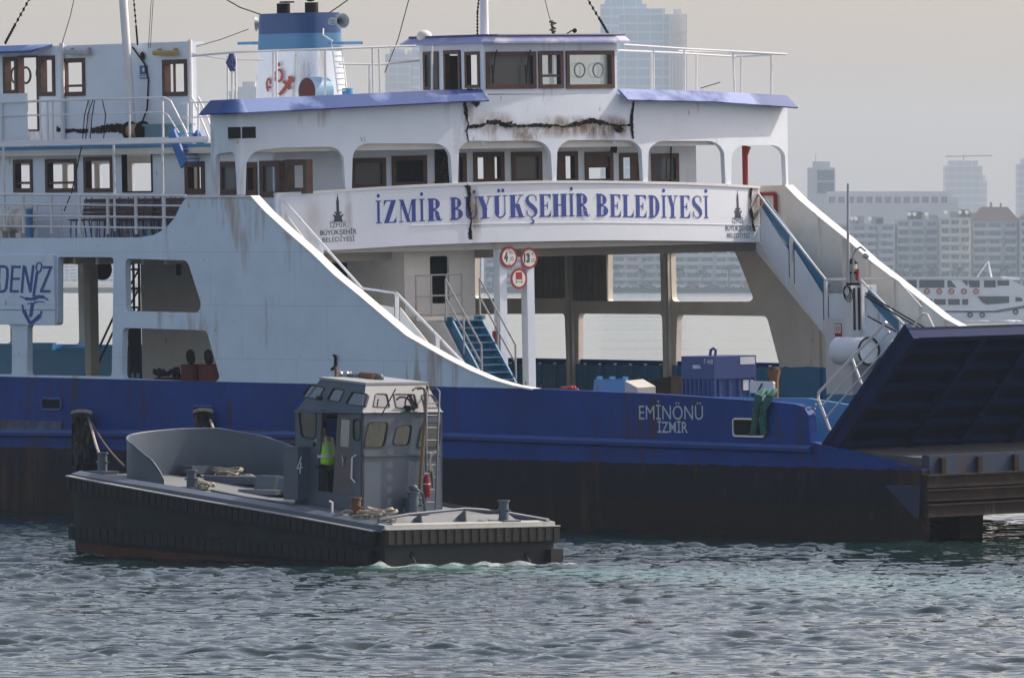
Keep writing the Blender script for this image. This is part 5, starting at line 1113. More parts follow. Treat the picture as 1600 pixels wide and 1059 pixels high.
for k in range(10):
    t_ = k / 9; x = 1262 + 14 * t_; y = 640 + 16 * math.sin(math.pi * t_) - 14 * t_; mb.ball(hit(x, y, 1, .3), .03, 1, 1, 1.6, 6, 4)
mb.build('chain', STEEL, FY)

# ---------------------------------------------------------------- loose things on the ferry
h = hit(1117, 640, 1, 4.0); cu, cv = h[0], 4.0; zt = hit(1117, 557, 1, 4.0)[2]
cl, cwid = cu - S(1064.5, 560, cv)[0], 1.25
BC = thing('steel_bin', 'dark blue ribbed steel container with a lifting lug standing on the car deck', 'container', on_ship(cu, cv, HW)); hgt = zt - HW; CBL = mat('bin_blue', (.018, .05, .19), .5, var=.08, rust=.15)
mb = MB().box((-cl + .06, .06, 0), (-.06, cwid - .06, hgt - .52)); mb.build('body', CBL, BC)
mb = MB().box((-cl, 0, hgt - .519), (0, cwid, hgt)); mb.build('head_box', CBL, BC)
for k in range(7):
    a = -cl + .12 + k * (cl - .24) / 6; MB().tube([(a, .07, .02), (a, .07, hgt - .53)], .062, 8).build('rib', CBL, BC)
for k in range(4): a = .18 + k * (cwid - .36) / 3; MB().tube([(-.07, a, .02), (-.07, a, hgt - .53)], .062, 8).build('rib', CBL, BC)
for a, b in ((-cl + .03, .03), (-.03, .03), (-.03, cwid - .03)): MB().box((a - .03, b - .03, 0), (a + .03, b + .03, hgt - .525)).build('corner_post', CBL, BC)
mb = MB(); mb.tube([(-.75, .5, hgt), (-.75, .52, hgt + .13), (-.66, .52, hgt + .17), (-.57, .52, hgt + .13), (-.57, .5, hgt)], .035, 6); mb.build('lifting_lug', CBL, BC)
STK = mat('sticker_white', (.6, .62, .66), .5, bump=0); MB().box((.002, cwid * .62, hgt - .2), (.006, cwid * .97, hgt - .03)).build('sticker', STK, BC); MB().box((-.055, cwid * .7, hgt - .8), (-.02, cwid * .95, hgt - .56)).build('sticker', STK, BC)
m2 = MB(); m2.text('F 448', lambda x, y: (-.36 + x, -.004, hgt - .18 + y), .18, width=.32); m2.text('BESTA', lambda x, y: (-cl + .42 + x, -.004, hgt - .27 + y), .09, width=.3, bold=.01); m2.build('lettering', mat('sticker_white', None), BC, recalc=False)
# hatch covers, boxes, hydrant, drums
h = hit(948, 612, 1, 2.2); t = thing('hatch_cover', 'light blue deck hatch cover propped open behind the bulwark, left of the white crate', 'hatch', on_ship(h[0], 2.2, HW)); a = [hit(x, y, 1, 2.2) for x, y in ((917, 593), (967, 592), (980, 612), (922, 612))]
P_ = [(q[0] - h[0], q[2] - HW) for q in a]; P_[2] = (P_[2][0], .5); P_[3] = (P_[3][0], .5)
mb = MB().prism(P_, [], lambda a, b: (a, (b - .5) * .25, b), lambda a, b: (a, (b - .5) * .25 + .06, b)); mb.build('lid', LBLUE, t)
mb = MB().box((P_[3][0], -.05, 0), (P_[2][0], .5, .49)); mb.build('coaming', LBLUE, t)
for x in (.1, .5, .9): MB().box((P_[0][0] + x * (P_[1][0] - P_[0][0]) - .03, .2, P_[0][1] - .01), (P_[0][0] + x * (P_[1][0] - P_[0][0]) + .03, .35, P_[0][1] + .07)).build('clamp', LBLUE, t)
h = hit(994, 612, 1, 1.9); mb = MB().hexa([(-.3, -.1, 0), (.28, -.2, 0), (.32, .3, 0), (-.26, .4, 0), (-.28, -.1, .25 + h[2] - HW), (.3, -.2, .10 + h[2] - HW), (.34, .3, .12 + h[2] - HW), (-.24, .4, .28 + h[2] - HW)]); tag(mb.build('foam_crate', mat('crate_white', (.6, .58, .52), .8, var=.15, rust=.4, rscale=3), matrix=on_ship(h[0], 1.9, HW)), 'dirty white crate lying on deck between the blue hatch cover and the blue container', 'crate')
h = hit(1018, 600, 1, 8.0); mb = MB().hexa([(-1.6, 0, 0), (.7, 0, 0), (.7, 1.2, 0), (-1.6, 1.2, 0), (-1.0, 0, h[2] - HW - .05), (.75, 0, h[2] - HW + .2), (.75, 1.2, h[2] - HW + .2), (-1.0, 1.2, h[2] - HW - .05)]); tag(mb.build('scrap_pile', RUST, matrix=on_ship(h[0], 8.0, HW)), 'rust brown scrap plates heaped on the car deck left of the blue container', 'scrap')
h = hit(1210, 612, 1, 9.0); t = thing('fire_hydrant', 'rusty hydrant post on the car deck right of the blue container', 'hydrant', on_ship(h[0], 9.0, HW)); z = hit(1210, 578, 1, 9.0)[2] - HW
MB().tube([(0, 0, 0), (0, 0, z - .25), (0, 0, z)], [.09, .1, .16], 12).build('post', mat('hydrant_rust', (.25, .11, .04), .8, rust=.5), t, 40); MB().cyl((0, 0, z), (0, 0, z + .08), .17, .08, 12).build('cap', RUST, t, 40)
for x, lb in ((300, 'dark red oil drum left of its twin behind the lower wall opening'), (328, 'dark red oil drum at the right edge of the lower wall opening')):
    h = hit(x, 570, 1, 2.1); t = thing('oil_drum', lb, 'drum', on_ship(h[0], 2.1, HW), 'oil drums on the car deck'); z = h[2] - HW
    MB().cyl((0, 0, 0), (0, 0, z), .27, seg=20).build('body', mat('drum_red', (.16, .025, .02), .6, rust=.4), t, 40); mb = MB()
    for q in (.02, z * .33, z * .66, z): mb.ring((0, 0, q), (0, 0, 1), .272, .015, 20, 5)
    mb.build('rim', mat('drum_red', None), t, 40); tag(MB().ring((0, 0, 0), (.3, 1, .1), .13, .07, 16, 6).disc((0, .05, 0), (.3, 1, .1), .14, .04, 12).build('rubber_fender', BLACK, matrix=on_ship(h[0] - .05, 2.1, HW + z + .19)), 'black round rubber fender leaning on the %s oil drum' % ('left' if x == 300 else 'right'), 'fender')
h = hit(264, 588, 1, 2.2); mb = MB()
for k in range(16): p = np.array([rng.normal(0, .2), rng.normal(0, .1), 1.27 + abs(rng.normal(0, .07))]); mb.tube([p, p + np.array([rng.normal(0, .3), rng.normal(0, .1), rng.uniform(-.02, .12)])], .05, 6)
mb.box((-.35, -.2, 0), (.45, .3, 1.25)); tag(mb.build('scrap_box', RUST, matrix=on_ship(h[0], 2.2, HW)), 'rusty box heaped with burnt gear left of the oil drums', 'box')
h = hit(812, 605, 1, 2.0); mb = MB(); mb.use(ROPED)
for k in range(26): p = np.array([rng.uniform(-1.6, .6), rng.uniform(-.2, .2), .95 + abs(rng.normal(0, .12))]); mb.tube([p, p + np.array([rng.normal(0, .12), 0, rng.uniform(.05, .3)])], .012, 4)
for k in range(12): p = np.array([.5 + rng.uniform(-.35, .45), rng.uniform(-.15, .15), 1.05 + rng.uniform(0, .12)]); mb.use(REDP).ball(p, .07, 1.2, 1, .7, 6, 4)
mb.use(SOOT).box((-1.7, -.2, .0), (1.0, .2, .98)); tag(mb.build('net_heap', None, matrix=on_ship(hit(862, 603, 1, 2.0)[0], 2.0, HW)), 'dark heap of nets with red floats behind the bulwark right of the pillars', 'net')
h = hit(1190, 607, 1, 1.5); mb = MB().prism(fillet([(-.42, 0), (.42, 0), (.4, .3), (-.42, .3)], .05), [], lambda a, b: (a, 0, b + 1.0), lambda a, b: (a, .05, b + 1.0)); mb.use(SIGNP)
mb = MB(); mb.use(SIGNP).prism(fillet([(-.42, 0), (.42, 0), (.42, .26), (-.42, .26)], .05), [], lambda a, b: (a, 0, b + h[2] - HW - .1), lambda a, b: (a, .05, b + h[2] - HW - .1)); mb.use(INK).beam((-.1, -.006, h[2] - HW - .06), (.05, -.006, h[2] - HW + .12), .01, .08, (0, 1, 0)); mb.use(RAILW).box((-.05, .05, 0), (.05, .12, h[2] - HW)); tag(mb.build('warning_board', None, matrix=on_ship(h[0], 1.5, HW)), 'white board with a black mark standing behind the bulwark by the green rope', 'board')
# green mooring rope over the bulwark
mb = MB(); RO = on_ship(S(1188, 615)[0], 0, 3.0); uo = S(1188, 615)[0]
for k in range(6):
    g_ = k // 3; x0 = (1184, 1201)[g_] + (k % 3) * 3.0; x1 = (1177, 1189)[g_] + (k % 3) * 2.6; P_ = [hit(x0 + 14 - 10 * g_, 614, 1, .7), hit(x0 + 5, 611 - (k % 3), 1, .12), hit(x0 - 1, 617 + k % 3, 1, -.08), hit(x1 + 1, 640, 1, -.10 - .03 * (k % 2)), hit(x1, 662, 1, -.09), hit(x1 - 3 + 6 * g_, 679 - k % 3, 1, -.05)]
    mb.tube([np.array(p) - np.array([uo, 0, 3.0]) for p in P_], .045, 7)
tag(mb.build('mooring_rope', GREEN, None, 50, matrix=RO), 'thick green rope slung over the blue bulwark near the bow', 'rope')
# dark rope and rubber bundles hung on the hull
def bundle(xc, y0, y1, wpx, lab):
    mb = MB(); o = S(xc, y0); M_ = on_ship(o[0], 0, o[1]); og = np.array([o[0], 0, o[1]])
    for k in range(16):
        x = xc + rng.uniform(-.5, .5) * wpx; P_ = [hit(x + rng.normal(0, 1.5), y0 + (y1 - y0) * t_, 1, -.10 - rng.uniform(0, .18)) - og for t_ in np.linspace(rng.uniform(0, .1), rng.uniform(.8, 1), 6)]; mb.use(BLACK if k % 4 else ROPED).tube(P_, rng.uniform(.03, .07), 6)
    P_ = [hit(xc + wpx * .6 * math.sin(a_), y0 + 2 - 4 * math.cos(a_), 1, -.3) - og for a_ in np.linspace(-1.5, 1.5, 7)]; mb.use(ROPE).tube(P_, .045, 6)
    tag(mb.build('rope_fender', None, matrix=M_), lab, 'fender')
bundle(128, 644, 738, 26, 'long black fender bundle hanging on the blue hull above the tug bow'); bundle(318, 642, 672, 24, 'short black fender bundle hanging in the hull opening above the tug shield')
# benches stacked on the passenger side deck
BW = mat('bench_wood', (.075, .032, .03), .7, var=.2, nscale=5, bump=0); BF = mat('bench_frame_blue', (.06, .14, .34), .5, bump=0)
def bench(u, v, flip, lab, lift=0.):
    t = thing('bench', lab, 'bench', on_ship(u, v, PD1 + .005 + lift) @ Matrix.Rotation(R(rng.uniform(-4, 4) + 180 * flip), 4, 'Z'), 'benches on the passenger deck')
    mb = MB()
    for k in range(4): mb.box((-.62, -.02 + k * .11, .43), (.62, .07 + k * .11, .46))
    mb.build('seat', BW, t); mb = MB()
    for k in range(4): mb.hexa([(-.62, .43 + k * .02, .52 + k * .11), (.62, .43 + k * .02, .52 + k * .11), (.62, .46 + k * .02, .52 + k * .11), (-.62, .46 + k * .02, .52 + k * .11), (-.62, .45 + k * .02, .61 + k * .11), (.62, .45 + k * .02, .61 + k * .11), (.62, .48 + k * .02, .61 + k * .11), (-.62, .48 + k * .02, .61 + k * .11)])
    mb.build('backrest', BW, t)
    for x in (-.55, .55):
        mb = MB().tube([(x, .0, 0), (x, .02, .42), (x, .44, .42), (x, .52, .98)], .02, 5); mb.tube([(x, .5, 0), (x, .42, .42)], .02, 5); mb.build('leg', BF, t)
for k, (px, v) in enumerate(((132, .25), (162, .3), (192, .22), (222, .28), (250, .25), (268, 1.0))):
    bench(S(px, 330, v)[0], v, 0, ['slatted brown bench on blue legs, leftmost of the row on the side deck', 'slatted brown bench on blue legs, second from the left on the side deck', 'slatted brown bench on blue legs, third from the left on the side deck', 'slatted brown bench on blue legs below the dark doorway', 'slatted brown bench on blue legs beside the curved end of the white wall', 'slatted brown bench set back against the cabin near the blue steps'][k])
for px, lab in ((140, 'brown bench in the rear row, leftmost of that row behind the railing'), (170, 'brown bench in the rear row below the third cabin window'), (204, 'brown bench in the rear row below the dark cabin doorway'), (236, 'brown bench in the rear row right of the dark cabin doorway'), (262, 'brown bench in the rear row nearest the curved white wall')):
    bench(S(px, 330, 1.05)[0], 1.05, 0, lab, .0)
h = hit(26, 330, 1, 1.0); mb = MB(); mb.tube([(-.6, 0, .42), (-.5, 0, .42), (.5, 0, .42), (.6, 0, .42)], [.2, .3, .3, .2], 16); mb.use(CREAM).box((-.45, -.2, 0), (-.35, .2, .2)).box((.35, -.2, 0), (.45, .2, .2)); tag(mb.build('life_raft', None if mb.slots else CREAM, None, 40, matrix=on_ship(h[0], 1.0, PD1 + .005)), 'cream life raft canister lying on the side deck behind the railing', 'life raft')
h = hit(46, 340, 1, .5); mb = MB(); z0 = S(46, 322, .5)[1] - PD1; mb.use(LBLUE).tube([(0, 0, 0), (0, 0, z0 - .05)], .09, 10).use(SIGNP).ball((0, 0, z0 - .03), .12, 1, 1, .6); tag(mb.build('vent_pipe', None, None, 40, matrix=on_ship(h[0], .5, PD1)), 'blue vent pipe with a white cap behind the side railing', 'vent')
h = hit(205, 196, 1, 2.1); t = thing('deck_winch', 'rust stained cream winch on the upper deck at the foot of the left mast', 'winch', on_ship(h[0], 2.1, BD1))
MB().box((-.35, -.2, 0), (.5, .3, .22)).build('bed', mat('winch_cream', (.42, .36, .26), .7, rust=.5, rscale=3), t); MB().tube([(-.1, .05, .4), (.4, .05, .4)], .17, 14).build('drum', mat('winch_tan', (.40, .26, .14), .7, rust=.4, rscale=3), t, 40); MB().disc((-.12, .05, .4), (1, 0, 0), .24, .05, 16).disc((.42, .05, .4), (1, 0, 0), .24, .05, 16).build('flange', SOOT, t)
h = hit(252, 195, 1, 2.0); tag(MB().box((-.7, 0, 0), (.6, .5, .5)).box((-.74, -.04, .5), (.64, .54, .56)).build('deck_locker', mat('locker_teal', (.10, .24, .32), .6, rust=.2), matrix=on_ship(h[0], 2.0, BD1)), 'teal deck locker right of the winch on the upper deck', 'locker')

# ================================================================= the grey tug
TG = thing('tug_boat', 'small grey tug with a wheelhouse, curved bow shield and black rubbing fenders', 'tug', TUG_M)
TW_ = 4.45
def TL(f, q, w): return (f, -q, w)
def tq(px, py, q): h = thit(px, py, 1, q); return TL(h[0], q, h[2])
def tf_(px, py, f): h = thit(px, py, 0, f); return TL(f, h[1], h[2])
FB = T0(108, 760)[0]
def wd(f): return .84 + (1.72 - .84) * max(0, f) / FB + .02 * math.sin(max(0, f) / FB * 3.14)      # sheer: deck edge height
def qn(f):   # near side, slightly rounded in at the bow
    t_ = max(0, (f - FB + 1.3) / 1.3); return .07 * t_ ** 2
# hull lofted along its length
mb = MB(); st = list(np.linspace(0, FB, 22)); sec = []
for f in st:
    a = qn(f); b = TW_ - a; z = wd(f) - .07; rake = .0
    kz = -.7 + .25 * (f / FB) ** 3
    sec.append([TL(f, a, z), TL(f, b, z), TL(f - .10 * (f / FB) ** 4, b - .03, -.05), TL(f - .25 * (f / FB) ** 4, b - .6, kz), TL(f - .25 * (f / FB) ** 4, a + .6, kz), TL(f - .10 * (f / FB) ** 4, a + .03, -.05)])
pv_ = None
for s_ in sec:
    i = mb.V(*s_)
    if pv_ is not None:
        for k in range(6): k2 = (k + 1) % 6; mb.F(pv_ + k, pv_ + k2, i + k2, i + k)
    else: mb.F(i, i + 1, i + 2, i + 3, i + 4, i + 5)
    pv_ = i
mb.F(*range(pv_, pv_ + 6)); TH_ = mb.build('hull', TUGH, TG, 30)
mb = MB()   # deck plate and raised margin
for f0, f1 in zip(st[:-1], st[1:]): mb.hexa([TL(f0, qn(f0) + .2, wd(f0) - .10), TL(f1, qn(f1) + .2, wd(f1) - .10), TL(f1, TW_ - qn(f1) - .2, wd(f1) - .10), TL(f0, TW_ - qn(f0) - .2, wd(f0) - .10), TL(f0, qn(f0) + .2, wd(f0) - .05), TL(f1, qn(f1) + .2, wd(f1) - .05), TL(f1, TW_ - qn(f1) - .2, wd(f1) - .05), TL(f0, TW_ - qn(f0) - .2, wd(f0) - .05)])
mb.build('deck', TUGD, TG)
mb = MB()
def margin(f0, q0, f1, q1, i0, i1):   # sloping gunwale plate between outer edge and inner edge
    mb.hexa([TL(f0, q0, wd(f0) - .14), TL(f1, q1, wd(f1) - .14), TL(f1 + i1[0], q1 + i1[1], wd(f1) - .14), TL(f0 + i0[0], q0 + i0[1], wd(f0) - .14), TL(f0, q0, wd(f0) - .03), TL(f1, q1, wd(f1) - .03), TL(f1 + i1[0], q1 + i1[1], wd(f1) + .03), TL(f0 + i0[0], q0 + i0[1], wd(f0) + .03)])
for f0, f1 in zip(st[:-1], st[1:]): margin(f0, qn(f0) - .02, f1, qn(f1) - .02, (0, .24), (0, .24))
mb.build('gunwale', TUGG, TG); mb = MB()
for f0, f1 in zip(st[:-1], st[1:]): margin(f0, TW_ - qn(f0) + .02, f1, TW_ - qn(f1) + .02, (0, -.24), (0, -.24))
mb.build('gunwale', TUGG, TG)
mb = MB().hexa([TL(-.03, .0, .70), TL(.22, .0, .70), TL(.22, TW_, .70), TL(-.03, TW_, .70), TL(-.03, .0, .83), TL(.22, .0, .86), TL(.22, TW_, .86), TL(-.03, TW_, .83)]); mb.build('gunwale', mat('tug_stern_lip', (.42, .43, .42), .55, var=.1, rust=.4, rscale=5), TG)
# rubber fenders: an upper belt all round, a lower belt, ribs moulded in
def belt(name, pts, h_, out, parent=TG, lip=True):
    mb = MB(); n_ = len(pts)
    for (p0, o0), (p1, o1) in zip(pts[:-1], pts[1:]):
        P0, P1, N0, N1 = np.array(p0), np.array(p1), np.array(o0), np.array(o1); dn = np.array([0, 0, -h_])
        mb.use(BLACK).hexa([P0 + dn, P1 + dn, P1 + dn + N1 * out, P0 + dn + N0 * out, P0, P1, P1 + N1 * out, P0 + N0 * out])
        L = np.linalg.norm(P1 - P0); k_ = max(1, int(L / .21))
        for k in range(k_):
            t_ = (k + .5) / k_; Q = P0 + (P1 - P0) * t_; N = N0; d_ = (P1 - P0) / L * .055
            mb.hexa([Q - d_ + dn * .98 + N * out, Q + d_ + dn * .98 + N * out, Q + d_ + dn * .98 + N * (out + .014), Q - d_ + dn * .98 + N * (out + .014), Q - d_ - np.array([0, 0, .01]) + N * out, Q + d_ - np.array([0, 0, .01]) + N * out, Q + d_ - np.array([0, 0, .03]) + N * (out + .014), Q - d_ - np.array([0, 0, .03]) + N * (out + .014)])
        if lip: mb.use(mat('tug_stern_lip', None)).hexa([P0 + np.array([0, 0, .002]), P1 + np.array([0, 0, .002]), P1 + N1 * (out + .02) + np.array([0, 0, .002]), P0 + N0 * (out + .02) + np.array([0, 0, .002]), P0 + np.array([0, 0, .025]), P1 + np.array([0, 0, .025]), P1 + N1 * (out + .02) + np.array([0, 0, .025]), P0 + N0 * (out + .02) + np.array([0, 0, .025])])
    return mb.build(name, None, parent)
NQ = (0, 1, 0); top = [T0(590, 830), T0(450, 804), T0(268, 773), T0(109, 744)]
tz_ = lambda f: float(np.interp(f, [q[0] for q in top], [q[1] for q in top]))
fs = np.linspace(top[0][0], FB, 9)
belt('rubber_fender', [(TL(f, qn(f) - .02, tz_(f)), NQ) for f in fs], .27, .13)
belt('rubber_fender', [(TL(0 - .0, -.05, .735), (-1, 0, 0)), (TL(0, TW_ + .05, .735), (-1, 0, 0))], .29, .12)
belt('rubber_fender', [(TL(FB, TW_ - .3, tz_(FB)), (1, 0, 0)), (TL(FB, .3, tz_(FB)), (1, 0, 0))], .3, .16)
lo_ = [T0(585, 860), T0(450, 849), T0(106, 820)]; lz_ = lambda f: float(np.interp(f, [q[0] for q in lo_], [q[1] for q in lo_]))
belt('rubber_fender', [(TL(f, qn(f), lz_(f)), NQ) for f in np.linspace(lo_[0][0], FB - .02, 9)], .28, .10, lip=False)
mb = MB().box(TL(-.14, TW_ - .2, -.1), TL(.3, TW_ + .12, .28)); mb.build('corner_fender', BLACK, TG)
mb = MB()
for y in (0, .35, .7, 1.05): mb.box(TL(FB + .01, .3, .15 + y), TL(FB + .12, .75, .38 + y))
mb.build('stem_fender', BLACK, TG)
for px in (644, 823): h = tf_(px, 866, 0); MB().disc((-.005, h[1], h[2]), (1, 0, 0), .07, .01, 14).build('exhaust_port', SOOT, TG)
mb = MB(); [mb.tube([tf_(x, 868, -.01), tf_(x + 5, 878, -.14), tf_(x + 7, 888, -.2)], .02, 5) for x in (644, 823)]; mb.build('water_jet', glass('jet_glass', (.9, .95, .97), .5), TG)
m2 = MB(); a = T0(592, 880); m2.text('M', lambda x, y: TL(a[0] + .0 - x, -.006, a[1] + y), .1, width=.09); m2.build('lettering', mat('tug_yellow', (.5, .4, .15), .6, bump=0), TH_, recalc=False)
# curved shield round the far bow
def shield():
    mb = MB(); z0 = lambda f: wd(f) - .05
    path = [(FB - 2.2, .75), (FB - 1.75, .62), (FB - 1.2, .66), (FB - .75, .95), (FB - .5, 1.5), (FB - .42, 2.2), (FB - .5, 2.9), (FB - .8, 3.45), (FB - 1.4, 3.85), (FB - 2.6, 4.0), (FB - 4.0, 4.05), (FB - 5.2, 4.05)]
    # refine
    P = []
    for i in range(len(path) - 1):
        p0, p1, p2, p3 = (np.array(path[max(0, min(len(path) - 1, i + k))]) for k in (-1, 0, 1, 2))
        for t_ in np.linspace(0, 1, 8)[:-1]: P.append(.5 * (2 * p1 + (p2 - p0) * t_ + (2 * p0 - 5 * p1 + 4 * p2 - p3) * t_ ** 2 + (3 * p1 - p0 - 3 * p2 + p3) * t_ ** 3))
    P.append(np.array(path[-1])); n_ = len(P); H_ = []
    for i in range(n_):
        t_ = i / (n_ - 1)
        H_.append(float(np.interp(t_, [0, .06, .16, .3, .5, .62, .75, .87, .95, 1], [.10, .48, .74, .86, .95, .98, .88, .62, .34, .06])))
    b = len(mb.v)
    for i, p in enumerate(P):
        d_ = P[min(i + 1, n_ - 1)] - P[max(0, i - 1)]; d_ /= np.linalg.norm(d_); nn = np.array([-d_[1], d_[0]]) * .03
        z = z0(p[0]); mb.V(TL(p[0], p[1], z), TL(p[0], p[1], z + H_[i]), TL(p[0] + nn[0], p[1] + nn[1], z + H_[i]), TL(p[0] + nn[0], p[1] + nn[1], z))
    for i in range(n_ - 1):
        for c_ in range(4): d = (c_ + 1) % 4; mb.F(b + 4 * i + c_, b + 4 * i + 4 + c_, b + 4 * i + 4 + d, b + 4 * i + d)
    o = mb.build('bow_shield', TUGG, TG, 50)
    MB().tube([TL(p[0], p[1], z0(p[0]) + H_[i]) for i, p in enumerate(P)], .025, 6).build('shield_rim', TUGG, o, 60)
shield()
# bitts
def bitt(px, py, q, hgt, r=.1, m=TUGG, base=True):
    h = tq(px, py, q); f = h[0]; z = wd(f) - .05
    mb = MB().tube([(f, -q, z), (f, -q, z + hgt)], r, 14); mb.disc((f, -q, z + hgt), (0, 0, 1), r * 1.25, .035, 16); mb.tube([(f - r * 2, -q, z + hgt * .55), (f + r * 2, -q, z + hgt * .55)], .025, 6)
    if base: mb.box((f - .28, -q - .22, z - .01), (f + .28, -q + .22, z + .05))
    return mb.build('mooring_bitt', m, TG, 50)
bitt(160, 736, 1.0, .42); bitt(299, 762, .72, .38); bitt(556, 795, .55, .40, .1, mat('bitt_rust', (.12, .075, .06), .7, rust=.5)); bitt(787, 795, 3.4, .44, .1); bitt(645, 795, 2.4, .34, .16)
# hatches and lockers on the fore deck
def hatch(pxa, pya, pxb, q0, q1, hgt, m=TUGG, slope=0):
    a, b = tq(pxa, pya, q0), tq(pxb, pya, q0); f0, f1 = b[0], a[0]; z = wd((f0 + f1) / 2) - .05
    mb = MB().hexa([(f0, -q0, z), (f1, -q0, z), (f1, -q1, z), (f0, -q1, z), (f0, -q0 - slope, z + hgt), (f1, -q0 - slope, z + hgt), (f1, -q1 + slope, z + hgt), (f0, -q1 + slope, z + hgt)]); return mb.build('deck_hatch', m, TG)
hatch(222, 742, 300, 2.5, 3.4, .17); hatch(318, 745, 402, 2.4, 3.3, .16); hatch(372, 766, 432, 1.5, 2.3, .10, TUGD); hatch(395, 758, 425, 1.8, 2.2, .36, TUGG, .1); hatch(430, 758, 462, 1.8, 2.2, .38, TUGG, .1)
mb = MB(); a, b = tq(330, 766, .8), tq(460, 790, .8); mb.tube([TL(a[0], .8, wd(a[0]) - .02), TL((a[0] + b[0]) / 2, .62, wd((a[0] + b[0]) / 2) - .02), TL(b[0], .8, wd(b[0]) - .02)], .025, 6); mb.build('deck_rim', TUGG, TG)
# stern rail of welded pipe with plates
mb = MB(); rl = [tf_(592, 811, .25), tf_(640, 803, .4), tf_(727, 794.5, .4), tf_(752, 796, .4), tf_(800, 802, .4), tf_(857, 812, .25), tf_(858, 820, .25)]
mb.tube([(.25, rl[0][1] + .02, .84)] + rl, .032, 7); mb.build('stern_rail', TUGG, TG, 60)
for x, y in ((658, 801), (727, 795), (790, 802)):
    h = tf_(x, y, .4); MB().prism([(.4, h[2] - .02), (.42, h[2] - .02), (.95, .76), (.35, .76)], [], lambda a, b: (a, h[1] - .015, b), lambda a, b: (a, h[1] + .015, b)).build('rail_bracket', TUGG, TG)
mb = MB().hexa([(.42, -.6, .76), (.8, -.6, .80), (.8, -4.2, .80), (.42, -4.2, .76), (.40, -1.0, .80), (.78, -1.0, .98), (.78, -3.9, .98), (.40, -3.9, .80)]); mb.build('stern_ramp_plate', TUGD, TG)
mb = MB(); h = tq(519, 800, .28); mb.tube([(h[0], h[1], h[2]), (h[0], h[1], h[2] + .2), (h[0] + .08, h[1], h[2] + .22)], .022, 6); mb.build('rope_guide', RAILW, TG)

# ---- wheelhouse
q0, q1 = 1.25, 3.35; f0, f1 = 2.2, 4.36; zb0, zb1 = wd(f0) - .05, wd(f1) - .05; ze = 3.03; zr0, zr1 = 3.60, 3.70
fr0, fr1, qr0, qr1 = 2.42, 3.86, 1.52, 3.12
def side_q(x, y, z): return x
def panel(name, parent, P00, P10, P11, P01, holes, th, m, bev=None):
    """flat quad panel: P(s,t) bilinear; holes are lists of (s,t) outlines"""
    P00, P10, P11, P01 = (np.array(p, float) for p in (P00, P10, P11, P01)); n = np.cross(P10 - P00, P01 - P00); n /= np.linalg.norm(n)
    fn = lambda dep: (lambda s_, t_: tuple((P00 * (1 - s_) + P10 * s_) * (1 - t_) + (P01 * (1 - s_) + P11 * s_) * t_ + n * dep))
    mb = MB(); mb.prism([(0, 0), (1, 0), (1, 1), (0, 1)], holes, fn(0), fn(th)); return fn, mb
def inv(fnq, px, py, P):  # pixel on the panel's plane -> (s,t)
    P00, P10, P11, P01 = (np.array(p, float) for p in P); 
    # local ray
    d = TM @ np.array([(px - 800) / FPX, 1, -(py - HORIZON) / FPX]); c_ = TM @ (CAM - TO); d = np.array([d[0], -d[1], d[2]]); c_ = np.array([c_[0], -c_[1], c_[2]])
    n = np.cross(P10 - P00, P01 - P00); X = c_ + d * (((P00 - c_) @ n) / (d @ n))
    s_, t_ = .5, .5
    for _ in range(30):
        E_ = (P00 * (1 - s_) + P10 * s_) * (1 - t_) + (P01 * (1 - s_) + P11 * s_) * t_ - X
        ds = (P10 - P00) * (1 - t_) + (P11 - P01) * t_; dt = (P01 - P00) * (1 - s_) + (P11 - P10) * s_
        J = np.stack([ds, dt], 1); sol = np.linalg.lstsq(J, -E_, rcond=None)[0]; s_ += sol[0]; t_ += sol[1]
    return (s_, t_)
WHT = bpy.data.objects.new('wheelhouse', None); COL.objects.link(WHT); WHT.parent = TG
SEAL = mat('window_seal', (.02, .022, .025), .6, bump=0)
def wall(P, wins, name='wall', m=TUGG, door=None):
    hs = []; fn = None
    outl = [fillet([inv(None, x, y, P) for x, y in w_], .05, 4) for w_ in wins]
    dh = [[inv(None, x, y, P) for x, y in door]] if door else []
    fn, mb = panel(name, WHT, *P, [list(o) for o in outl] + dh, -.05, m); mb.build(name, m, WHT)
    for o in outl:
        c_ = np.mean(o, axis=0); inn = [tuple(c_ + (np.array(p) - c_) * .90) for p in o]
        w_ = MB(); w_.prism(o, [inn], fn(.012), fn(-.03)); wo = w_.build('window', SEAL, WHT)
        g = MB(); g.prism(inn, [], fn(-.012), fn(-.018)); g.build('pane', TGLASS if P[0][2] > 2.5 else TGLASSD, wo)
    return fn
z4 = lambda zx, zy: (420 + zx / 4.0125, 560 + zy / 4.0125)
W4 = lambda *p: [z4(*q) for q in p]
# near side wall (lower), its door opening, and the sloping upper band
Pn = (TL(f1, q0, zb1), TL(f0, q0, zb0), TL(f0, q0, ze), TL(f1, q0, ze))
wall(Pn, [W4((182, 322), (302, 330), (296, 512), (202, 495)), W4((528, 375), (578, 380), (570, 520), (528, 512))], door=W4((332, 320), (518, 350), (512, 858), (308, 828)))
Pnu = (TL(f1, q0, ze), TL(f0, q0, ze), TL(fr0, qr0, zr0), TL(fr1, qr0, zr1))
wall(Pnu, [W4((205, 240), (258, 163), (356, 178), (312, 256)), W4((362, 258), (402, 183), (476, 193), (440, 275)), W4((476, 284), (518, 203), (618, 218), (598, 302))])
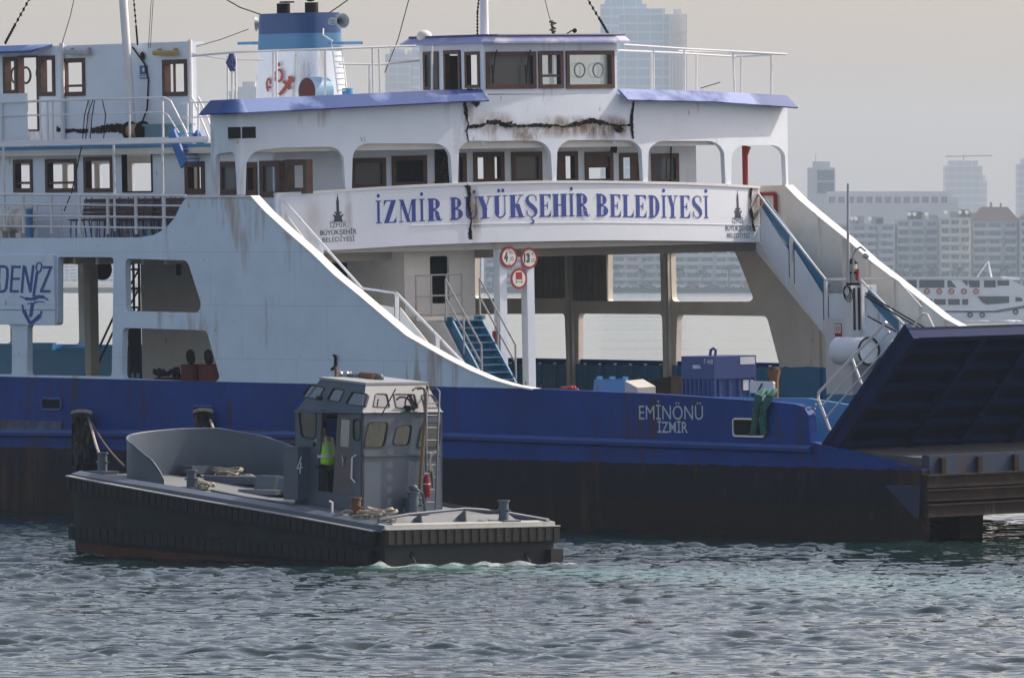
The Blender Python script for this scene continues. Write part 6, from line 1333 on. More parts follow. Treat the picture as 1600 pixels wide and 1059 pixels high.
# stern wall
Ps = (TL(f0, q0, zb0), TL(f0, q1, zb0), TL(f0, q1, ze), TL(f0, q0, ze))
wall(Ps, [W4((592, 558), (622, 395), (755, 395), (725, 560)), W4((772, 545), (800, 420), (902, 415), (880, 545)), W4((925, 560), (962, 400), (1083, 398), (1068, 560))])
Psu = (TL(f0, q0, ze), TL(f0, q1, ze), TL(fr0, qr1, zr0), TL(fr0, qr0, zr0))
wall(Psu, [W4((650, 305), (668, 218), (742, 220), (762, 308)), W4((795, 310), (778, 220), (915, 222), (940, 315)), W4((975, 312), (952, 225), (1030, 225), (1080, 310))], m=mat('tug_sunlit_grey', (.30, .325, .34), .5, var=.05, rust=.1))  # lighter grey paints sunlight onto the upper stern band
# bow and far walls with big openings, roof
for P, hs in (((TL(f1, q1, zb1), TL(f1, q0, zb1), TL(f1, q0, ze), TL(f1, q1, ze)), [[(.08, .5), (.30, .5), (.30, .94), (.08, .94)], [(.38, .5), (.62, .5), (.62, .94), (.38, .94)], [(.70, .5), (.92, .5), (.92, .94), (.70, .94)]]),
              ((TL(f0, q1, zb0), TL(f1, q1, zb1), TL(f1, q1, ze), TL(f0, q1, ze)), [[(.08, .48), (.45, .48), (.45, .94), (.08, .94)], [(.55, .48), (.92, .48), (.92, .94), (.55, .94)]]),
              ((TL(f1, q1, ze), TL(f1, q0, ze), TL(fr1, qr0, zr1), TL(fr1, qr1, zr1)), [[(.12, .15), (.45, .15), (.45, .85), (.12, .85)], [(.55, .15), (.88, .15), (.88, .85), (.55, .85)]]),
              ((TL(f0, q1, ze), TL(f1, q1, ze), TL(fr1, qr1, zr1), TL(fr0, qr1, zr0)), [[(.1, .15), (.46, .15), (.46, .85), (.1, .85)], [(.54, .15), (.9, .15), (.9, .85), (.54, .85)]])):
    fn, mb = panel('wall', WHT, *P, hs, -.05, TUGG); mb.build('wall', TUGG, WHT)
    for hq in hs:
        c_ = np.mean(hq, axis=0); w_ = MB(); w_.prism([tuple(c_ + (np.array(p) - c_) * 1.02) for p in hq], [[tuple(c_ + (np.array(p) - c_) * .9) for p in hq]], fn(.012), fn(-.03)); wo = w_.build('window', SEAL, WHT)
        g = MB(); g.prism(hq, [], fn(-.012), fn(-.018)); g.build('pane', TGLASS, wo)
mb = MB().hexa([TL(fr0 - .02, qr0 - .02, zr0 - .01), TL(fr1 + .02, qr0 - .02, zr1 - .01), TL(fr1 + .02, qr1 + .02, zr1 - .01), TL(fr0 - .02, qr1 + .02, zr0 - .01), TL(fr0 - .02, qr0 - .02, zr0 + .035), TL(fr1 + .02, qr0 - .02, zr1 + .035), TL(fr1 + .02, qr1 + .02, zr1 + .035), TL(fr0 - .02, qr1 + .02, zr0 + .035)]); mb.build('roof', mat('tug_sunlit_grey', None), WHT)
mb = MB().tube([TL(f0, q0 - .01, ze), TL(f1, q0 - .01, ze)], .02, 6).tube([TL(f0 - .01, q0, ze), TL(f0 - .01, q1, ze)], .02, 6); mb.build('eave_bead', TUGG, WHT)
a, b = tf_(560, 712, f0), tf_(685, 712, f0); MB().box((f0 - .03, -q0 - .03, a[2] - .015), (f0 - .001, -q1 + .03, a[2] + .02)).build('belt_moulding', TUGG, WHT)
MB().box(TL(f0 + .1, q0 + .1, zb0 - .02), TL(f1 - .1, q1 - .1, zb0 + .03)).build('floor', DARKIN, WHT)
MB().box((f1 - .75, -q1 + .3, zb1), (f1 - .25, -q0 - .55, zb1 + 1.0)).build('helm_console', TUGG, WHT)
# door leaf slid half open, handle, number box
a0, a1, b0, b1 = tq(*z4(432, 335), q0 + .03), tq(*z4(522, 350), q0 + .03), tq(*z4(400, 850), q0 + .03), tq(*z4(512, 868), q0 + .03)
Pd = ((b0[0], b0[1], b0[2]), (b1[0], b1[1], b1[2]), (a1[0], a1[1], a1[2]), (a0[0], a0[1], a0[2]))
wn_ = [inv(None, *z4(*q), Pd) for q in ((448, 378), (508, 385), (500, 556), (442, 548))]
fn, mb = panel('door', WHT, *Pd, [fillet(wn_, .04)], -.04, None); DR = mb.build('door', mat('door_brown', (.15, .13, .125), .6, var=.15, rust=.2), WHT)
g = MB(); g.prism(wn_, [], fn(-.01), fn(-.015)); g.build('pane', TGLASS, DR); q_ = fn(.02)
mb = MB(); [mb.tube([fn(.02)(.50 + dx, .46 + dy), fn(.02)(.56, .40)], .012, 5) for dx, dy in ((-.02, .03), (.14, .03))]; mb.tube([fn(.02)(.56, .40), fn(.02)(.56, .36)], .012, 5); mb.build('handle', STEEL, DR)
MB().tube([tq(*z4(*p), q0 - .05) for p in ((545, 605), (522, 620), (518, 750), (540, 775))], .018, 6).build('grab_handle', RAILW, WHT)
na, nb = tq(*z4(155, 560), q0 - .02), tq(*z4(245, 885), q0 - .02)
mb = MB().box((nb[0], -q0 + .001, nb[2]), (na[0], -q0 + .28, na[2])); BXN = mb.build('number_box', TUGG, TG)
MB().box((nb[0] - .02, -q0 + .0, na[2]), (na[0] + .02, -q0 + .3, na[2] + .035)).build('box_lid', TUGG, BXN)
mb = MB(); nfn = lambda x, y, d: (thit(x, y, 1, q0 - .28)[0], -q0 + .283 + d, thit(x, y, 1, q0 - .28)[2])
for k, pts in enumerate(([z4(205, 615), z4(178, 690)], [z4(178, 690), z4(212, 682)], [z4(202, 650), z4(196, 720)])): strokes(mb, pts, 1.7, .0006 * k, nfn)
mb.build('lettering', LETW, BXN, recalc=False)
# roof gear: search lights, horn, rusty life raft block
for x, r_ in ((531, .09), (541, .085)):
    h = tq(x, 592, 2.3); z = h[2]; mb = MB().tube([(h[0], -2.3, zr1), (h[0], -2.3, z - .02)], .03, 6); mb.use(STEEL).ball((h[0], -2.3, z + .08), r_, 1, 1, 1); mb.use(SIGNP).disc((h[0] - .06, -2.3 - .07, z + .08), (-.6, -.7, 0), r_ * .85, .03, 14); mb.build('search_light', None if mb.slots else STEEL, WHT, 50)
h = tq(576, 588, 2.4); mb = MB(); mb.use(mat('rust_orange', (.17, .10, .055), .8, rust=.6)).tube([(h[0] + .22, -2.4, h[2]), (h[0] - .22, -2.4, h[2] - .02)], .10, 12).use(STEEL)
for k in range(3): mb.tube([(h[0] + .15 - k * .12, -2.4, zr0), (h[0] + .15 - k * .12, -2.4, h[2] - .05)], .018, 5)
mb.use(TUGG).box((h[0] + .25, -2.5, zr0), (h[0] + .45, -2.2, h[2] + .05)); mb.ball((h[0] - .3, -2.45, h[2] - .03), .09); mb.build('roof_horn', None, WHT, 50)
h = tq(525, 578, 2.0); MB().tube([(h[0], -2.0, zr1), (h[0], -2.0, h[2] - .1), (h[0], -2.0, h[2] + .08), ], .03, 6).build('mast_stub', mat('rust_orange', None), WHT)
# ladder, exhaust pipe, wiper and small lamp on the stern wall
fl = f0 - .22; mb = MB(); la = [(tf_(*z4(x, 945), fl), tf_(*z4(x + dx, 205), fl - .0)) for x, dx in ((985, 5), (1045, 25))]
for lo, hi in la: hi_ = np.array(hi); mb.tube([lo, hi, hi_ + np.array([.10, 0, .06]), hi_ + np.array([.3, 0, .04])], .02, 6)
for k in range(9): t_ = .06 + k * .105; mb.tube([np.array(la[0][0]) + (np.array(la[0][1]) - np.array(la[0][0])) * t_, np.array(la[1][0]) + (np.array(la[1][1]) - np.array(la[1][0])) * t_], .015, 5)
mb.build('ladder', TUGG, WHT, 60)
mb = MB(); mb.tube([tf_(*z4(*p), f0 - .1) for p in ((945, 830), (965, 560), (985, 330), (995, 170))], .035, 8); mb.tube([tf_(*z4(*p), f0 - .1) for p in ((900, 200), (925, 180), (955, 178), (975, 200), (975, 330))], .022, 6); mb.build('exhaust_pipe', mat('pipe_rust', (.25, .17, .11), .7, rust=.5), WHT, 60)
mb = MB(); mb.tube([tf_(*z4(*p), f0 - .12) for p in ((705, 355), (748, 278), (795, 190))], .014, 5); mb.build('wiper', BLACK, WHT)
h = tf_(*z4(885, 310), f0 - .05); MB().box((f0 - .14, h[1] - .06, h[2] - .05), (f0 + .08, h[1] + .06, h[2] + .05)).build('work_lamp', BLACK, WHT)
h = tq(*z4(318, 250), q0 - .05); MB().box((h[0] - .05, -q0 + .002, h[2] - .04), (h[0] + .05, -q0 + .1, h[2] + .05)).build('work_lamp', BLACK, WHT)
# vent pump by the stern wall
h = tf_(*z4(905, 930), f0 - .35); mb = MB().tube([(f0 - .35, h[1], zb0), (f0 - .35, h[1], zb0 + .42)], .11, 12).disc((f0 - .35, h[1], zb0 + .42), (0, 0, 1), .14, .04, 14).ball((f0 - .35, h[1], zb0 + .52), .09, 1.2, 1, .8); mb.tube([(f0 - .35, h[1] - .05, zb0 + .5), (f0 - .35, h[1] - .25, zb0 + .4), (f0 - .35, h[1] - .32, zb0 + .05)], .035, 6); mb.build('deck_vent', TUGG, TG, 50)
# ---- loose things aboard
def on_tug(f, q, w): return TUG_M @ Matrix.Translation((f, -q, w))
h = tf_(*z4(985, 900), f0 - .3); fx = thing('fire_extinguisher', 'red fire extinguisher on the back wall of the tug wheelhouse', 'extinguisher', on_tug(f0 - .33, -h[1], h[2] + .1))
MB().tube([(0, 0, 0), (0, 0, .03), (0, 0, .38), (0, 0, .44), (0, 0, .47)], [.05, .075, .075, .04, .025], 14).build('cylinder', mat('extinguisher_red', (.26, .018, .022), .35, bump=0), fx, 50)
MB().tube([(0, 0, .46), (0, -.03, .53), (-.06, -.08, .5), (-.07, -.09, .2)], .014, 6).build('hose', BLACK, fx); MB().box((-.02, -.05, .47), (.02, .08, .5)).build('handle', STEEL, fx); MB().ring((0, 0, .27), (0, 0, 1), .077, .008, 16, 4).build('strap', SIGNP, fx)
h = tf_(*z4(1000, 800), f0 - .3); mb = MB()
P_ = [np.array(tf_(*z4(*p), f0 - .36)) - np.array(tf_(*z4(1005, 600), f0 - .36)) for p in ((1005, 590), (1015, 600), (1010, 640), (1022, 700), (1030, 750), (1018, 760), (1008, 640), (1030, 590), (1048, 585))]; mb.tube(P_, .022, 6)
r0 = tf_(*z4(1005, 600), f0 - .36); tag(mb.build('heaving_line', ROPE, None, 50, matrix=TUG_M @ Matrix.Translation(r0)), 'pale heaving line hung above the red fire extinguisher', 'rope')
def coil(px, py, q, n, rad, lab, m=ROPE, stretch=1.6, r=.032):
    h = tq(px, py, q); f = h[0]; mb = MB(); pts = []
    for k in range(n):
        cx, cy, rr, a0 = rng.normal(0, rad * .45 * stretch), rng.normal(0, rad * .35), rad * rng.uniform(.35, .85), rng.uniform(0, 6.28); zk = .04 + .035 * k * rng.uniform(.3, 1)
        for a_ in np.linspace(a0, a0 + 6.0, 14): pts.append((cx + rr * stretch * .7 * math.cos(a_), cy + rr * .8 * math.sin(a_), max(.04, zk + .03 * math.sin(2 * a_ + k))))
    mb.tube(pts, r, 6); tag(mb.build('rope_coil', m, None, 60, matrix=on_tug(f, q, wd(f) - .05)), lab, 'rope')
coil(585, 803, .62, 8, .32, 'pale rope heap on the stern deck beside the rusty bitt', stretch=2.0)
coil(345, 738, 2.9, 6, .35, 'tangled rope lying over the hatches inside the curved tug shield', ROPE, 1.9); coil(322, 762, .95, 5, .22, 'tan rope coil beside the bitt on the near side of the fore deck', ROPE, 1.7)
mb = MB(); b0_ = np.array(tq(160, 720, 1.0)); w0 = TUG_M @ Vector(b0_)
fe = FERRY_M @ Vector(hit(140, 655, 1, -.2)); fe2 = FERRY_M @ Vector(hit(138, 652, 1, -.2)); w1_ = TUG_M @ Vector(tq(194, 728, 2.6))
for (p, q_, lab) in ((w0, fe, 'pale mooring line from the tug bow bitt up to the black fender bundle'), (w1_, fe2, 'dark mooring line running to the tug deck just left of its shield')):
    mb = MB(); d_ = q_ - p; mb.tube([tuple(d_ * t_ - Vector((0, 0, .10 * math.sin(math.pi * t_)))) for t_ in np.linspace(0, 1, 9)], .035 if p is w0 else .026, 6); tag(mb.build('mooring_line', ROPE if p is w0 else ROPED, None, 60, matrix=Matrix.Translation(p)), lab, 'rope')
fe = FERRY_M @ Vector(hit(329, 656, 1, -.3)); p = TUG_M @ Vector(tq(340, 690, 4.4)); mb = MB(); d_ = p - fe; mb.tube([tuple(d_ * t_) for t_ in (0, .5, 1)], .035, 6); tag(mb.build('mooring_line', ROPE, None, 60, matrix=Matrix.Translation(fe)), 'pale mooring line dropping from the hull opening behind the tug shield', 'rope')

# ---------------------------------------------------------------- the helmsman in the doorway of the tug's wheelhouse
def helmsman():
    hp = thit(510, 766, 1, q0 + .2); f, q = hp[0], q0 + .2; z = zb0 + .035
    PR = thing('person', 'person in a yellow green vest and dark trousers at the tug wheelhouse door', 'person', TUG_M @ Matrix.Translation((f, -q, z)))
    # local: +x towards the bow (facing), y to the far/near side, z up
    SKIN = mat('skin', (.42, .26, .18), .6, var=.05, bump=0); DARKC = mat('dark_cloth', (.018, .022, .035), .85, var=.2, bump=.2); HIV = mat('hi_vis', (.42, .86, .06), .7, var=.06, bump=.15); SILV = mat('reflective_tape', (.62, .64, .62), .35, bump=0)
    def skin(name, nodes, edges, m, parent, root=0, sub=2):
        me = bpy.data.meshes.new(name); me.from_pydata([n[:3] for n in nodes], edges, []); o = bpy.data.objects.new(name, me); COL.objects.link(o); o.parent = parent
        md = o.modifiers.new('skin', 'SKIN'); md.use_smooth_shade = True
        for i, n in enumerate(nodes): me.skin_vertices[0].data[i].radius = (n[3], n[4] if len(n) > 4 else n[3])
        me.skin_vertices[0].data[root].use_root = True
        sd = o.modifiers.new('sub', 'SUBSURF'); sd.levels = sub; sd.render_levels = sub
        me.materials.append(m); return o
    N = [(0, 0, .94, .15, .12), (.02, 0, 1.10, .15, .11), (.05, 0, 1.28, .17, .12), (.09, 0, 1.44, .13, .10), (.12, 0, 1.52, .06), (.15, 0, 1.60, .085, .09), (.16, 0, 1.70, .095, .10), (.16, 0, 1.77, .06, .07),
         (.0, -.10, .88, .10), (.05, -.11, .50, .07), (.0, -.11, .10, .05), (.12, -.12, .045, .045, .035), (.0, .10, .88, .10), (-.05, .11, .50, .07), (-.12, .11, .10, .05), (.0, .12, .045, .045, .035),
         (.09, -.19, 1.43, .07), (.22, -.25, 1.22, .055), (.45, -.20, 1.14, .04), (.52, -.19, 1.13, .035), (.09, .17, 1.43, .068), (.24, .12, 1.22, .05), (.46, .08, 1.16, .04), (.53, .07, 1.15, .035)]
    Ed = [(0, 1), (1, 2), (2, 3), (3, 4), (4, 5), (5, 6), (6, 7), (0, 8), (8, 9), (9, 10), (10, 11), (0, 12), (12, 13), (13, 14), (14, 15), (3, 16), (16, 17), (17, 18), (18, 19), (3, 20), (20, 21), (21, 22), (22, 23)]
    body = skin('body', N, Ed, SKIN, PR)
    skin('trousers', [(0, 0, .95, .165, .135), (.0, -.10, .86, .115), (.05, -.11, .50, .085), (.0, -.11, .13, .068), (0, .10, .86, .115), (-.05, .11, .50, .085), (-.12, .11, .13, .068)], [(0, 1), (1, 2), (2, 3), (0, 4), (4, 5), (5, 6)], DARKC, PR)
    for s_, x in ((-1, 0), (1, -.12)): skin('shoe', [(x - .04, .115 * s_, .06, .055), (x + .06, .12 * s_, .05, .055, .045), (x + .17, .125 * s_, .045, .045, .035)], [(0, 1), (1, 2)], BLACK, PR)
    skin('shirt_sleeve', [(.09, .17, 1.43, .08), (.24, .12, 1.22, .06), (.42, .08, 1.17, .05)], [(0, 1), (1, 2)], DARKC, PR); skin('shirt_sleeve', [(.09, -.18, 1.43, .085), (.22, -.25, 1.22, .068), (.40, -.21, 1.15, .05)], [(0, 1), (1, 2)], HIV, PR)
    v = skin('vest', [(-.01, 0, .86, .20, .17), (.01, 0, 1.05, .19, .16), (.05, 0, 1.27, .205, .165), (.09, 0, 1.45, .15, .125)], [(0, 1), (1, 2), (2, 3)], HIV, PR)
    mb = MB()
    for z_, x in ((1.08, .015),): 
        pts = [(x + .183 * math.cos(t_), .205 * math.sin(t_), z_) for t_ in np.linspace(0, 6.283, 25)]
        for a, b in zip(pts[:-1], pts[1:]): mb.hexa([(a[0], a[1], z_), (b[0], b[1], z_), (b[0] * 1.0, b[1] * .97, z_), (a[0], a[1] * .97, z_), (a[0], a[1], z_ + .055), (b[0], b[1], z_ + .055), (b[0], b[1] * .97, z_ + .055), (a[0], a[1] * .97, z_ + .055)])
    for y in (-.09, .09): mb.hexa([(-.155, y - .028, 1.13), (-.155, y + .028, 1.13), (-.14, y + .028, 1.13), (-.14, y - .028, 1.13), (-.085, y - .028, 1.5), (-.085, y + .028, 1.5), (-.07, y + .028, 1.5), (-.07, y - .028, 1.5)])
    for y in (-.205,): mb.hexa([(-.02, y - .012, 1.13), (.03, y - .012, 1.13), (.03, y, 1.13), (-.02, y, 1.13), (.02, y + .03, 1.46), (.07, y + .03, 1.46), (.07, y + .045, 1.46), (.02, y + .045, 1.46)])
    mb.build('reflective_tape', SILV, v)
    # head: hair, nose, ears, eyes
    mb = MB(); mb.ball((.145, 0, 1.735), .105, 1.0, .92, .82, 14, 9); mb.build('hair', SOOT, PR, 60)
    mb = MB(); mb.tube([(.245, 0, 1.69), (.272, 0, 1.645), (.25, 0, 1.635)], [.012, .019, .012], 7)
    for s_ in (-1, 1): mb.ball((.155, .097 * s_, 1.655), .03, .7, .4, 1.1, 8, 6)
    mb.build('face', SKIN, body, 60); mb = MB()
    for s_ in (-1, 1): mb.ball((.236, .035 * s_, 1.685), .012, .6, 1.1, .8, 8, 6)
    mb.tube([(.242, -.025, 1.60), (.25, 0, 1.598), (.242, .025, 1.60)], .006, 5); mb.build('eyes_and_mouth', SOOT, body, 60)
    # hands on the wheel: palm, four fingers and a thumb each
    for s_, (hx, hy, hz) in ((-1, (.52, -.19, 1.13)), (1, (.53, .07, 1.15))):
        nodes = [(hx, hy, hz, .034, .022), (hx + .07, hy, hz + .005, .038, .02)]; ed = [(0, 1)]
        for k in range(4):
            y = hy + (-.03 + .02 * k); L = (.034, .042, .044, .038)[k]; b = len(nodes)
            nodes += [(hx + .08, y, hz + .01, .010), (hx + .08 + L, y, hz + .005, .009), (hx + .085 + L, y, hz - .03, .008), (hx + .06 + L * .5, y, hz - .045, .007)]; ed += [(1, b), (b, b + 1), (b + 1, b + 2), (b + 2, b + 3)]
        b = len(nodes); nodes += [(hx + .03, hy - .035 * s_, hz, .012), (hx + .07, hy - .05 * s_, hz - .015, .010), (hx + .09, hy - .04 * s_, hz - .03, .009)]; ed += [(0, b), (b, b + 1), (b + 1, b + 2)]
        skin('hand', nodes, ed, SKIN, body, 0, 1)
    wh = MB().ring((f + .62, -q, z + 1.12), (1, 0, .35), .21, .016, 24, 6).tube([(f + .62, -q, z + 1.12), (f + .72, -q, z + 1.0), (f + .8, -q, z + .9)], .025, 6)
    for k in range(3): a_ = k * 2.09; wh.tube([(f + .62, -q, z + 1.12), (f + .62 - .07 * math.sin(a_), -q + .21 * math.cos(a_), z + 1.12 + .195 * math.sin(a_))], .012, 5)
    wh.build('steering_wheel', BLACK, WHT, 60)
helmsman()

# ---------------------------------------------------------------- the far shore: land, quay, blocks of flats, towers, palms, cars
ORD = ['leftmost', 'second from the left', 'third from the left', 'fourth from the left', 'fifth from the left', 'sixth from the left', 'seventh from the left', 'eighth from the left', 'ninth from the left', 'tenth from the left', 'eleventh from the left', 'twelfth from the left', 'thirteenth from the left', 'fourteenth from the left', 'fifteenth from the left', 'sixteenth from the left', 'rightmost']
def bmat(name, col): return mat(name, col, .8, var=.06, nscale=.05, bump=0)
LAND = mat('land_earth', (.16, .15, .13), .95, var=.2, nscale=.01, bump=0)
QUAY = mat('quay_stone', (.13, .12, .11), .9, var=.2, nscale=.2, bump=0)
SH1, SH2 = 3037., 5800.
def bx(px, Y): return (px - 800) * Y / FPX
def bh(py, Y): return CAMH - (py - HORIZON) * Y / FPX
m_ = MB().box((-2600, SH1, -2), (4200, 9400, 1.6)); structure(m_.build('land', LAND))
m_ = MB().box((-9000, SH2, -2), (-2600.5, 9400, 1.4)); structure(m_.build('ground', LAND))
m_ = MB(); m_.box((-180, SH1 - 8, -2), (800, SH1 - .2, 1.4)).box((-180, SH1 - 8.6, 1.4), (800, SH1 - 7.6, 1.75)).build('quay', QUAY)['kind'] = 'structure'
WIND = mat('far_window', (.14, .19, .25), .25, var=.2, nscale=.3, bump=0, spec=.6)  # window tone lightened towards the haze
WMESH = {}
def win_mesh(w, h):
    k = (round(w, 1), round(h, 1))
    if k not in WMESH:
        mb = MB(); mb.use(WIND).box((-w / 2, -.06, 0), (w / 2, .04, h)); mb.use(bmat('far_frame', (.5, .5, .5))).box((-w / 2 - .08, -.1, -.12), (w / 2 + .08, .02, -.02)); mb.box((-.04, -.09, 0), (.04, -.061, h))
        o = mb.build('window'); WMESH[k] = o.data; bpy.data.objects.remove(o)
    return WMESH[k]
def flats(pxL, pxR, ytop, Y, wallc, balc, label, floors, cols, depth=16, balcony=True, roofy='flat', lit_side=False, group=None, ybase=None):
    X0, X1 = bx(pxL, Y), bx(pxR, Y); H = bh(ytop, Y) - 1.5; W = X1 - X0
    cols = max(3, round(cols * .72)); t = thing('apartment_building', label, 'building', Matrix.Translation(((X0 + X1) / 2, Y, 1.5)), group)
    wallc = tuple(min(.8, q * 1.15) for q in wallc); wm = bmat('wall_%.2f_%.2f' % wallc[:2], wallc)  # wall colour lightened to imitate haze
    mb = MB().box((-W / 2, 0, 0), (W / 2, depth, H)); mb.box((-W / 2 - .2, -.2, H), (W / 2 + .2, depth, H + .5)).build('wall', wm, t)
    fh = H / floors; cw = W / cols
    bm_ = bmat('balc_%.2f_%.2f' % balc[:2], balc)
    for f in range(1, floors):
        if balcony:
            b = MB(); z = f * fh
            for (a, c) in ((.04, .48), (.52, .96)) if floors % 2 else ((.02, .66), (.72, .98)):
                b.box((-W / 2 + a * W, -1.4, z - .12), (-W / 2 + c * W, -.02, z + .1)); b.box((-W / 2 + a * W, -1.42, z + .1), (-W / 2 + c * W, -1.32, z + 1.0))
            b.build('balcony', bm_, t)
    for f in range(floors):
        for c in range(cols):
            o = bpy.data.objects.new('window', win_mesh(cw * (.74 if (c + f) % 3 else .58), fh * .56)); COL.objects.link(o); o.parent = t
            o.location = (-W / 2 + (c + .5) * cw, 0, f * fh + fh * .28)
    r_ = MB()
    if roofy == 'flat':
        for k in range(4):
            a = rng.uniform(-.42, .34) * W; w = rng.uniform(2, 5); h = rng.uniform(1.5, 3.2)
            MB().box((a, 3, H + .5), (a + w, 7, H + .5 + h)).build('roof_hut', bmat('roof_grey', (.30, .27, .25)), t)
        for k in range(3):
            a = rng.uniform(-.45, .45) * W; MB().cyl((a, 2, H + .5), (a, 2, H + 2.2), .07, seg=5).disc((a, 1.9, H + 2.2), (.3, -1, .5), .7, .2, 10).build('roof_dish', bmat('dish_white', (.6, .6, .6)), t)
    else:
        r_.prism([(-W / 2 - .5, 0), (W / 2 + .5, 0), (W * .28, 4.5), (-W * .28, 4.5)], [], lambda a, b: (a, -.6, H + .5 + b), lambda a, b: (a, depth + .4, H + .5 + b))
        r_.box((-W * .1, 3, H + 4.9), (-W * .05, 4, H + 6.6)).box((W * .12, 3, H + 4.9), (W * .16, 4, H + 6.3)).build('roof', bmat('roof_tile', (.33, .19, .12)), t)
    return t
G = 'blocks of flats along the far quay'
flats(640, 752, 352, SH1 + 30, (.46, .47, .50), (.55, .55, .55), 'pale far block of flats seen just above and left of the three round signs', 8, 7, group=G)
flats(756, 905, 346, SH1 + 26, (.40, .42, .46), (.52, .53, .55), 'grey blue far block of flats behind the two ferry pillars with the round signs', 9, 9, group=G)
flats(908, 1046, 350, SH1 + 30, (.52, .50, .47), (.60, .58, .55), 'cream far block of flats seen through the middle upper opening of the far ferry wall', 8, 8, group=G)
flats(1050, 1182, 340, SH1 + 24, (.44, .45, .48), (.58, .58, .58), 'far block of flats seen through the foremost upper opening of the far ferry wall', 9, 8, group=G)
flats(1184, 1306, 349, SH1 + 28, (.42, .40, .40), (.50, .5, .5), 'far block of flats mostly hidden behind the sloping white wing of the ferry', 8, 7, group=G)
flats(1309, 1398, 352, SH1 + 22, (.37, .38, .42), (.56, .56, .58), 'far block of flats with dark rooftop huts behind the white pole of the ferry', 8, 5, group=G)
flats(1401, 1466, 345, SH1 + 26, (.45, .44, .45), (.58, .56, .54), 'narrow far block of flats left of the block with the sunlit balconies', 8, 4, group=G)
flats(1469, 1516, 342, SH1 + 14, (.58, .52, .44), (.72, .66, .57), 'narrow beige far block of flats with sunlit balconies above the white tour boat', 8, 3, group=G)  # sunlit beige is put into the wall and balcony colours
flats(1519, 1590, 347, SH1 + 24, (.40, .40, .43), (.52, .52, .54), 'far block of flats under a low brown tiled roof', 8, 4, roofy='hip', group=G)
flats(1593, 1700, 345, SH1 + 20, (.44, .43, .44), (.55, .55, .55), 'far block of flats with a tiled roof cut by the right edge of the photo', 8, 6, roofy='hip', group=G)
flats(70, 121, 400, SH2 + 20, (.55, .52, .48), (.6, .6, .6), 'distant flats seen just right of the painted blue anchor board', 8, 5, depth=30)
flats(124, 184, 396, SH2 + 26, (.42, .44, .48), (.6, .6, .6), 'distant flats seen beside the beige post in the left ferry opening', 8, 5, depth=30)

def curtain(name, base, lines, floor, vert):   # glazed tower: floors and mullions as bands in the material
    if name in MATS: return MATS[name]
    m = bpy.data.materials.new(name); m.use_nodes = True; nt = m.node_tree; p = nt.nodes['Principled BSDF']
    co = _n(nt, 'ShaderNodeTexCoord').outputs['Object']; sx = _n(nt, 'ShaderNodeSeparateXYZ'); nt.links.new(co, sx.inputs[0])
    def band(o, per, wd):
        a = _n(nt, 'ShaderNodeMath', operation='PINGPONG'); nt.links.new(o, a.inputs[0]); a.inputs[1].default_value = per / 2
        g = _n(nt, 'ShaderNodeMath', operation='LESS_THAN'); nt.links.new(a.outputs[0], g.inputs[0]); g.inputs[1].default_value = wd; return g.outputs[0]
    mx = _n(nt, 'ShaderNodeMath', operation='MAXIMUM'); nt.links.new(band(sx.outputs[2], floor, .6), mx.inputs[0]); nt.links.new(band(sx.outputs[0], vert, .3), mx.inputs[1])
    nt.links.new(_mix(nt, mx.outputs[0], base, lines), p.inputs['Base Color']); p.inputs['Roughness'].default_value = .35; MATS[name] = m; return m
def tower(name, label, blocks, Y, cat='tower', extra=None):
    x0 = (bx(blocks[0][0], Y) + bx(blocks[0][1], Y)) / 2
    t = thing(name, label, cat, Matrix.Translation((x0, Y, 1.5)))
    for k, (a, b, ytop, dy, nm, m) in enumerate(blocks):
        X0, X1, H = bx(a, Y) - x0, bx(b, Y) - x0, bh(ytop, Y) - 1.5
        mb = MB().box((X0, dy, 0), (X1, dy + 28, H)); mb.box((X0 + 2, dy + 2, H), (X1 - 2, dy + 24, H + 2.5))
        if nm == 'lattice_wing':
            n = int(H / 4.2)
            for i in range(n): mb.box((X0 - .1, dy - 1.2, i * 4.2), (X1 + .1, dy - .03, i * 4.2 + .7))
            for i in range(6): xx = X0 + (X1 - X0) * i / 5; mb.box((xx - .35, dy - 1.6, 0), (xx + .35, dy - 1.21, H))
        mb.build(nm, m, t)
    if extra: extra(t, x0)
    return t
GL1 = curtain('curtain_blue', (.42, .50, .58), (.60, .63, .66), 4.2, 6.0); GL2 = curtain('curtain_grey', (.50, .53, .56), (.64, .64, .64), 3.6, 4.0)  # pale base and line colours carry part of the distance haze
CON = bmat('tower_concrete', (.50, .50, .51)); PINK = bmat('tower_pink', (.75, .68, .64))  # pinkish wing colour, with its sunlit tone painted in
D1 = 4300.
tower('office_tower', 'tall stepped glass tower in haze right of the wheelhouse roof', [(940, 1012, 3, 40, 'tower_block', GL1), (968, 1046, 22, 0, 'tower_block', GL1), (1046, 1072, 23, -2, 'lattice_wing', PINK)], D1)
tower('office_tower', 'banded pale glass tower in haze left of the wheelhouse', [(602, 640, 85, 0, 'tower_block', GL2), (636, 664, 78, 10, 'tower_block', GL1)], D1 - 200)
def ant(t, x0):
    z = bh(262, 3700.) - 1.5
    MB().cyl((-2.4, 6, z), (-2.4, 6, z + 5.5), .25, seg=6).build('antenna', CON, t)
    mb = MB(); X0, X1 = bx(1277, 3700.) - x0, bx(1303, 3700.) - x0
    for a, b in ((266, 282), (285, 302)): mb.box((X0, -.3, bh(b, 3700.) - 1.5), (X1, -.02, bh(a, 3700.) - 1.5))
    mb.build('louvre_panel', bmat('far_glass_dark', (.09, .12, .16)), t)
tower('concrete_tower', 'slim grey tower with two dark panels and an antenna', [(1265, 1305, 262, 0, 'tower_block', CON)], 3700., extra=ant)
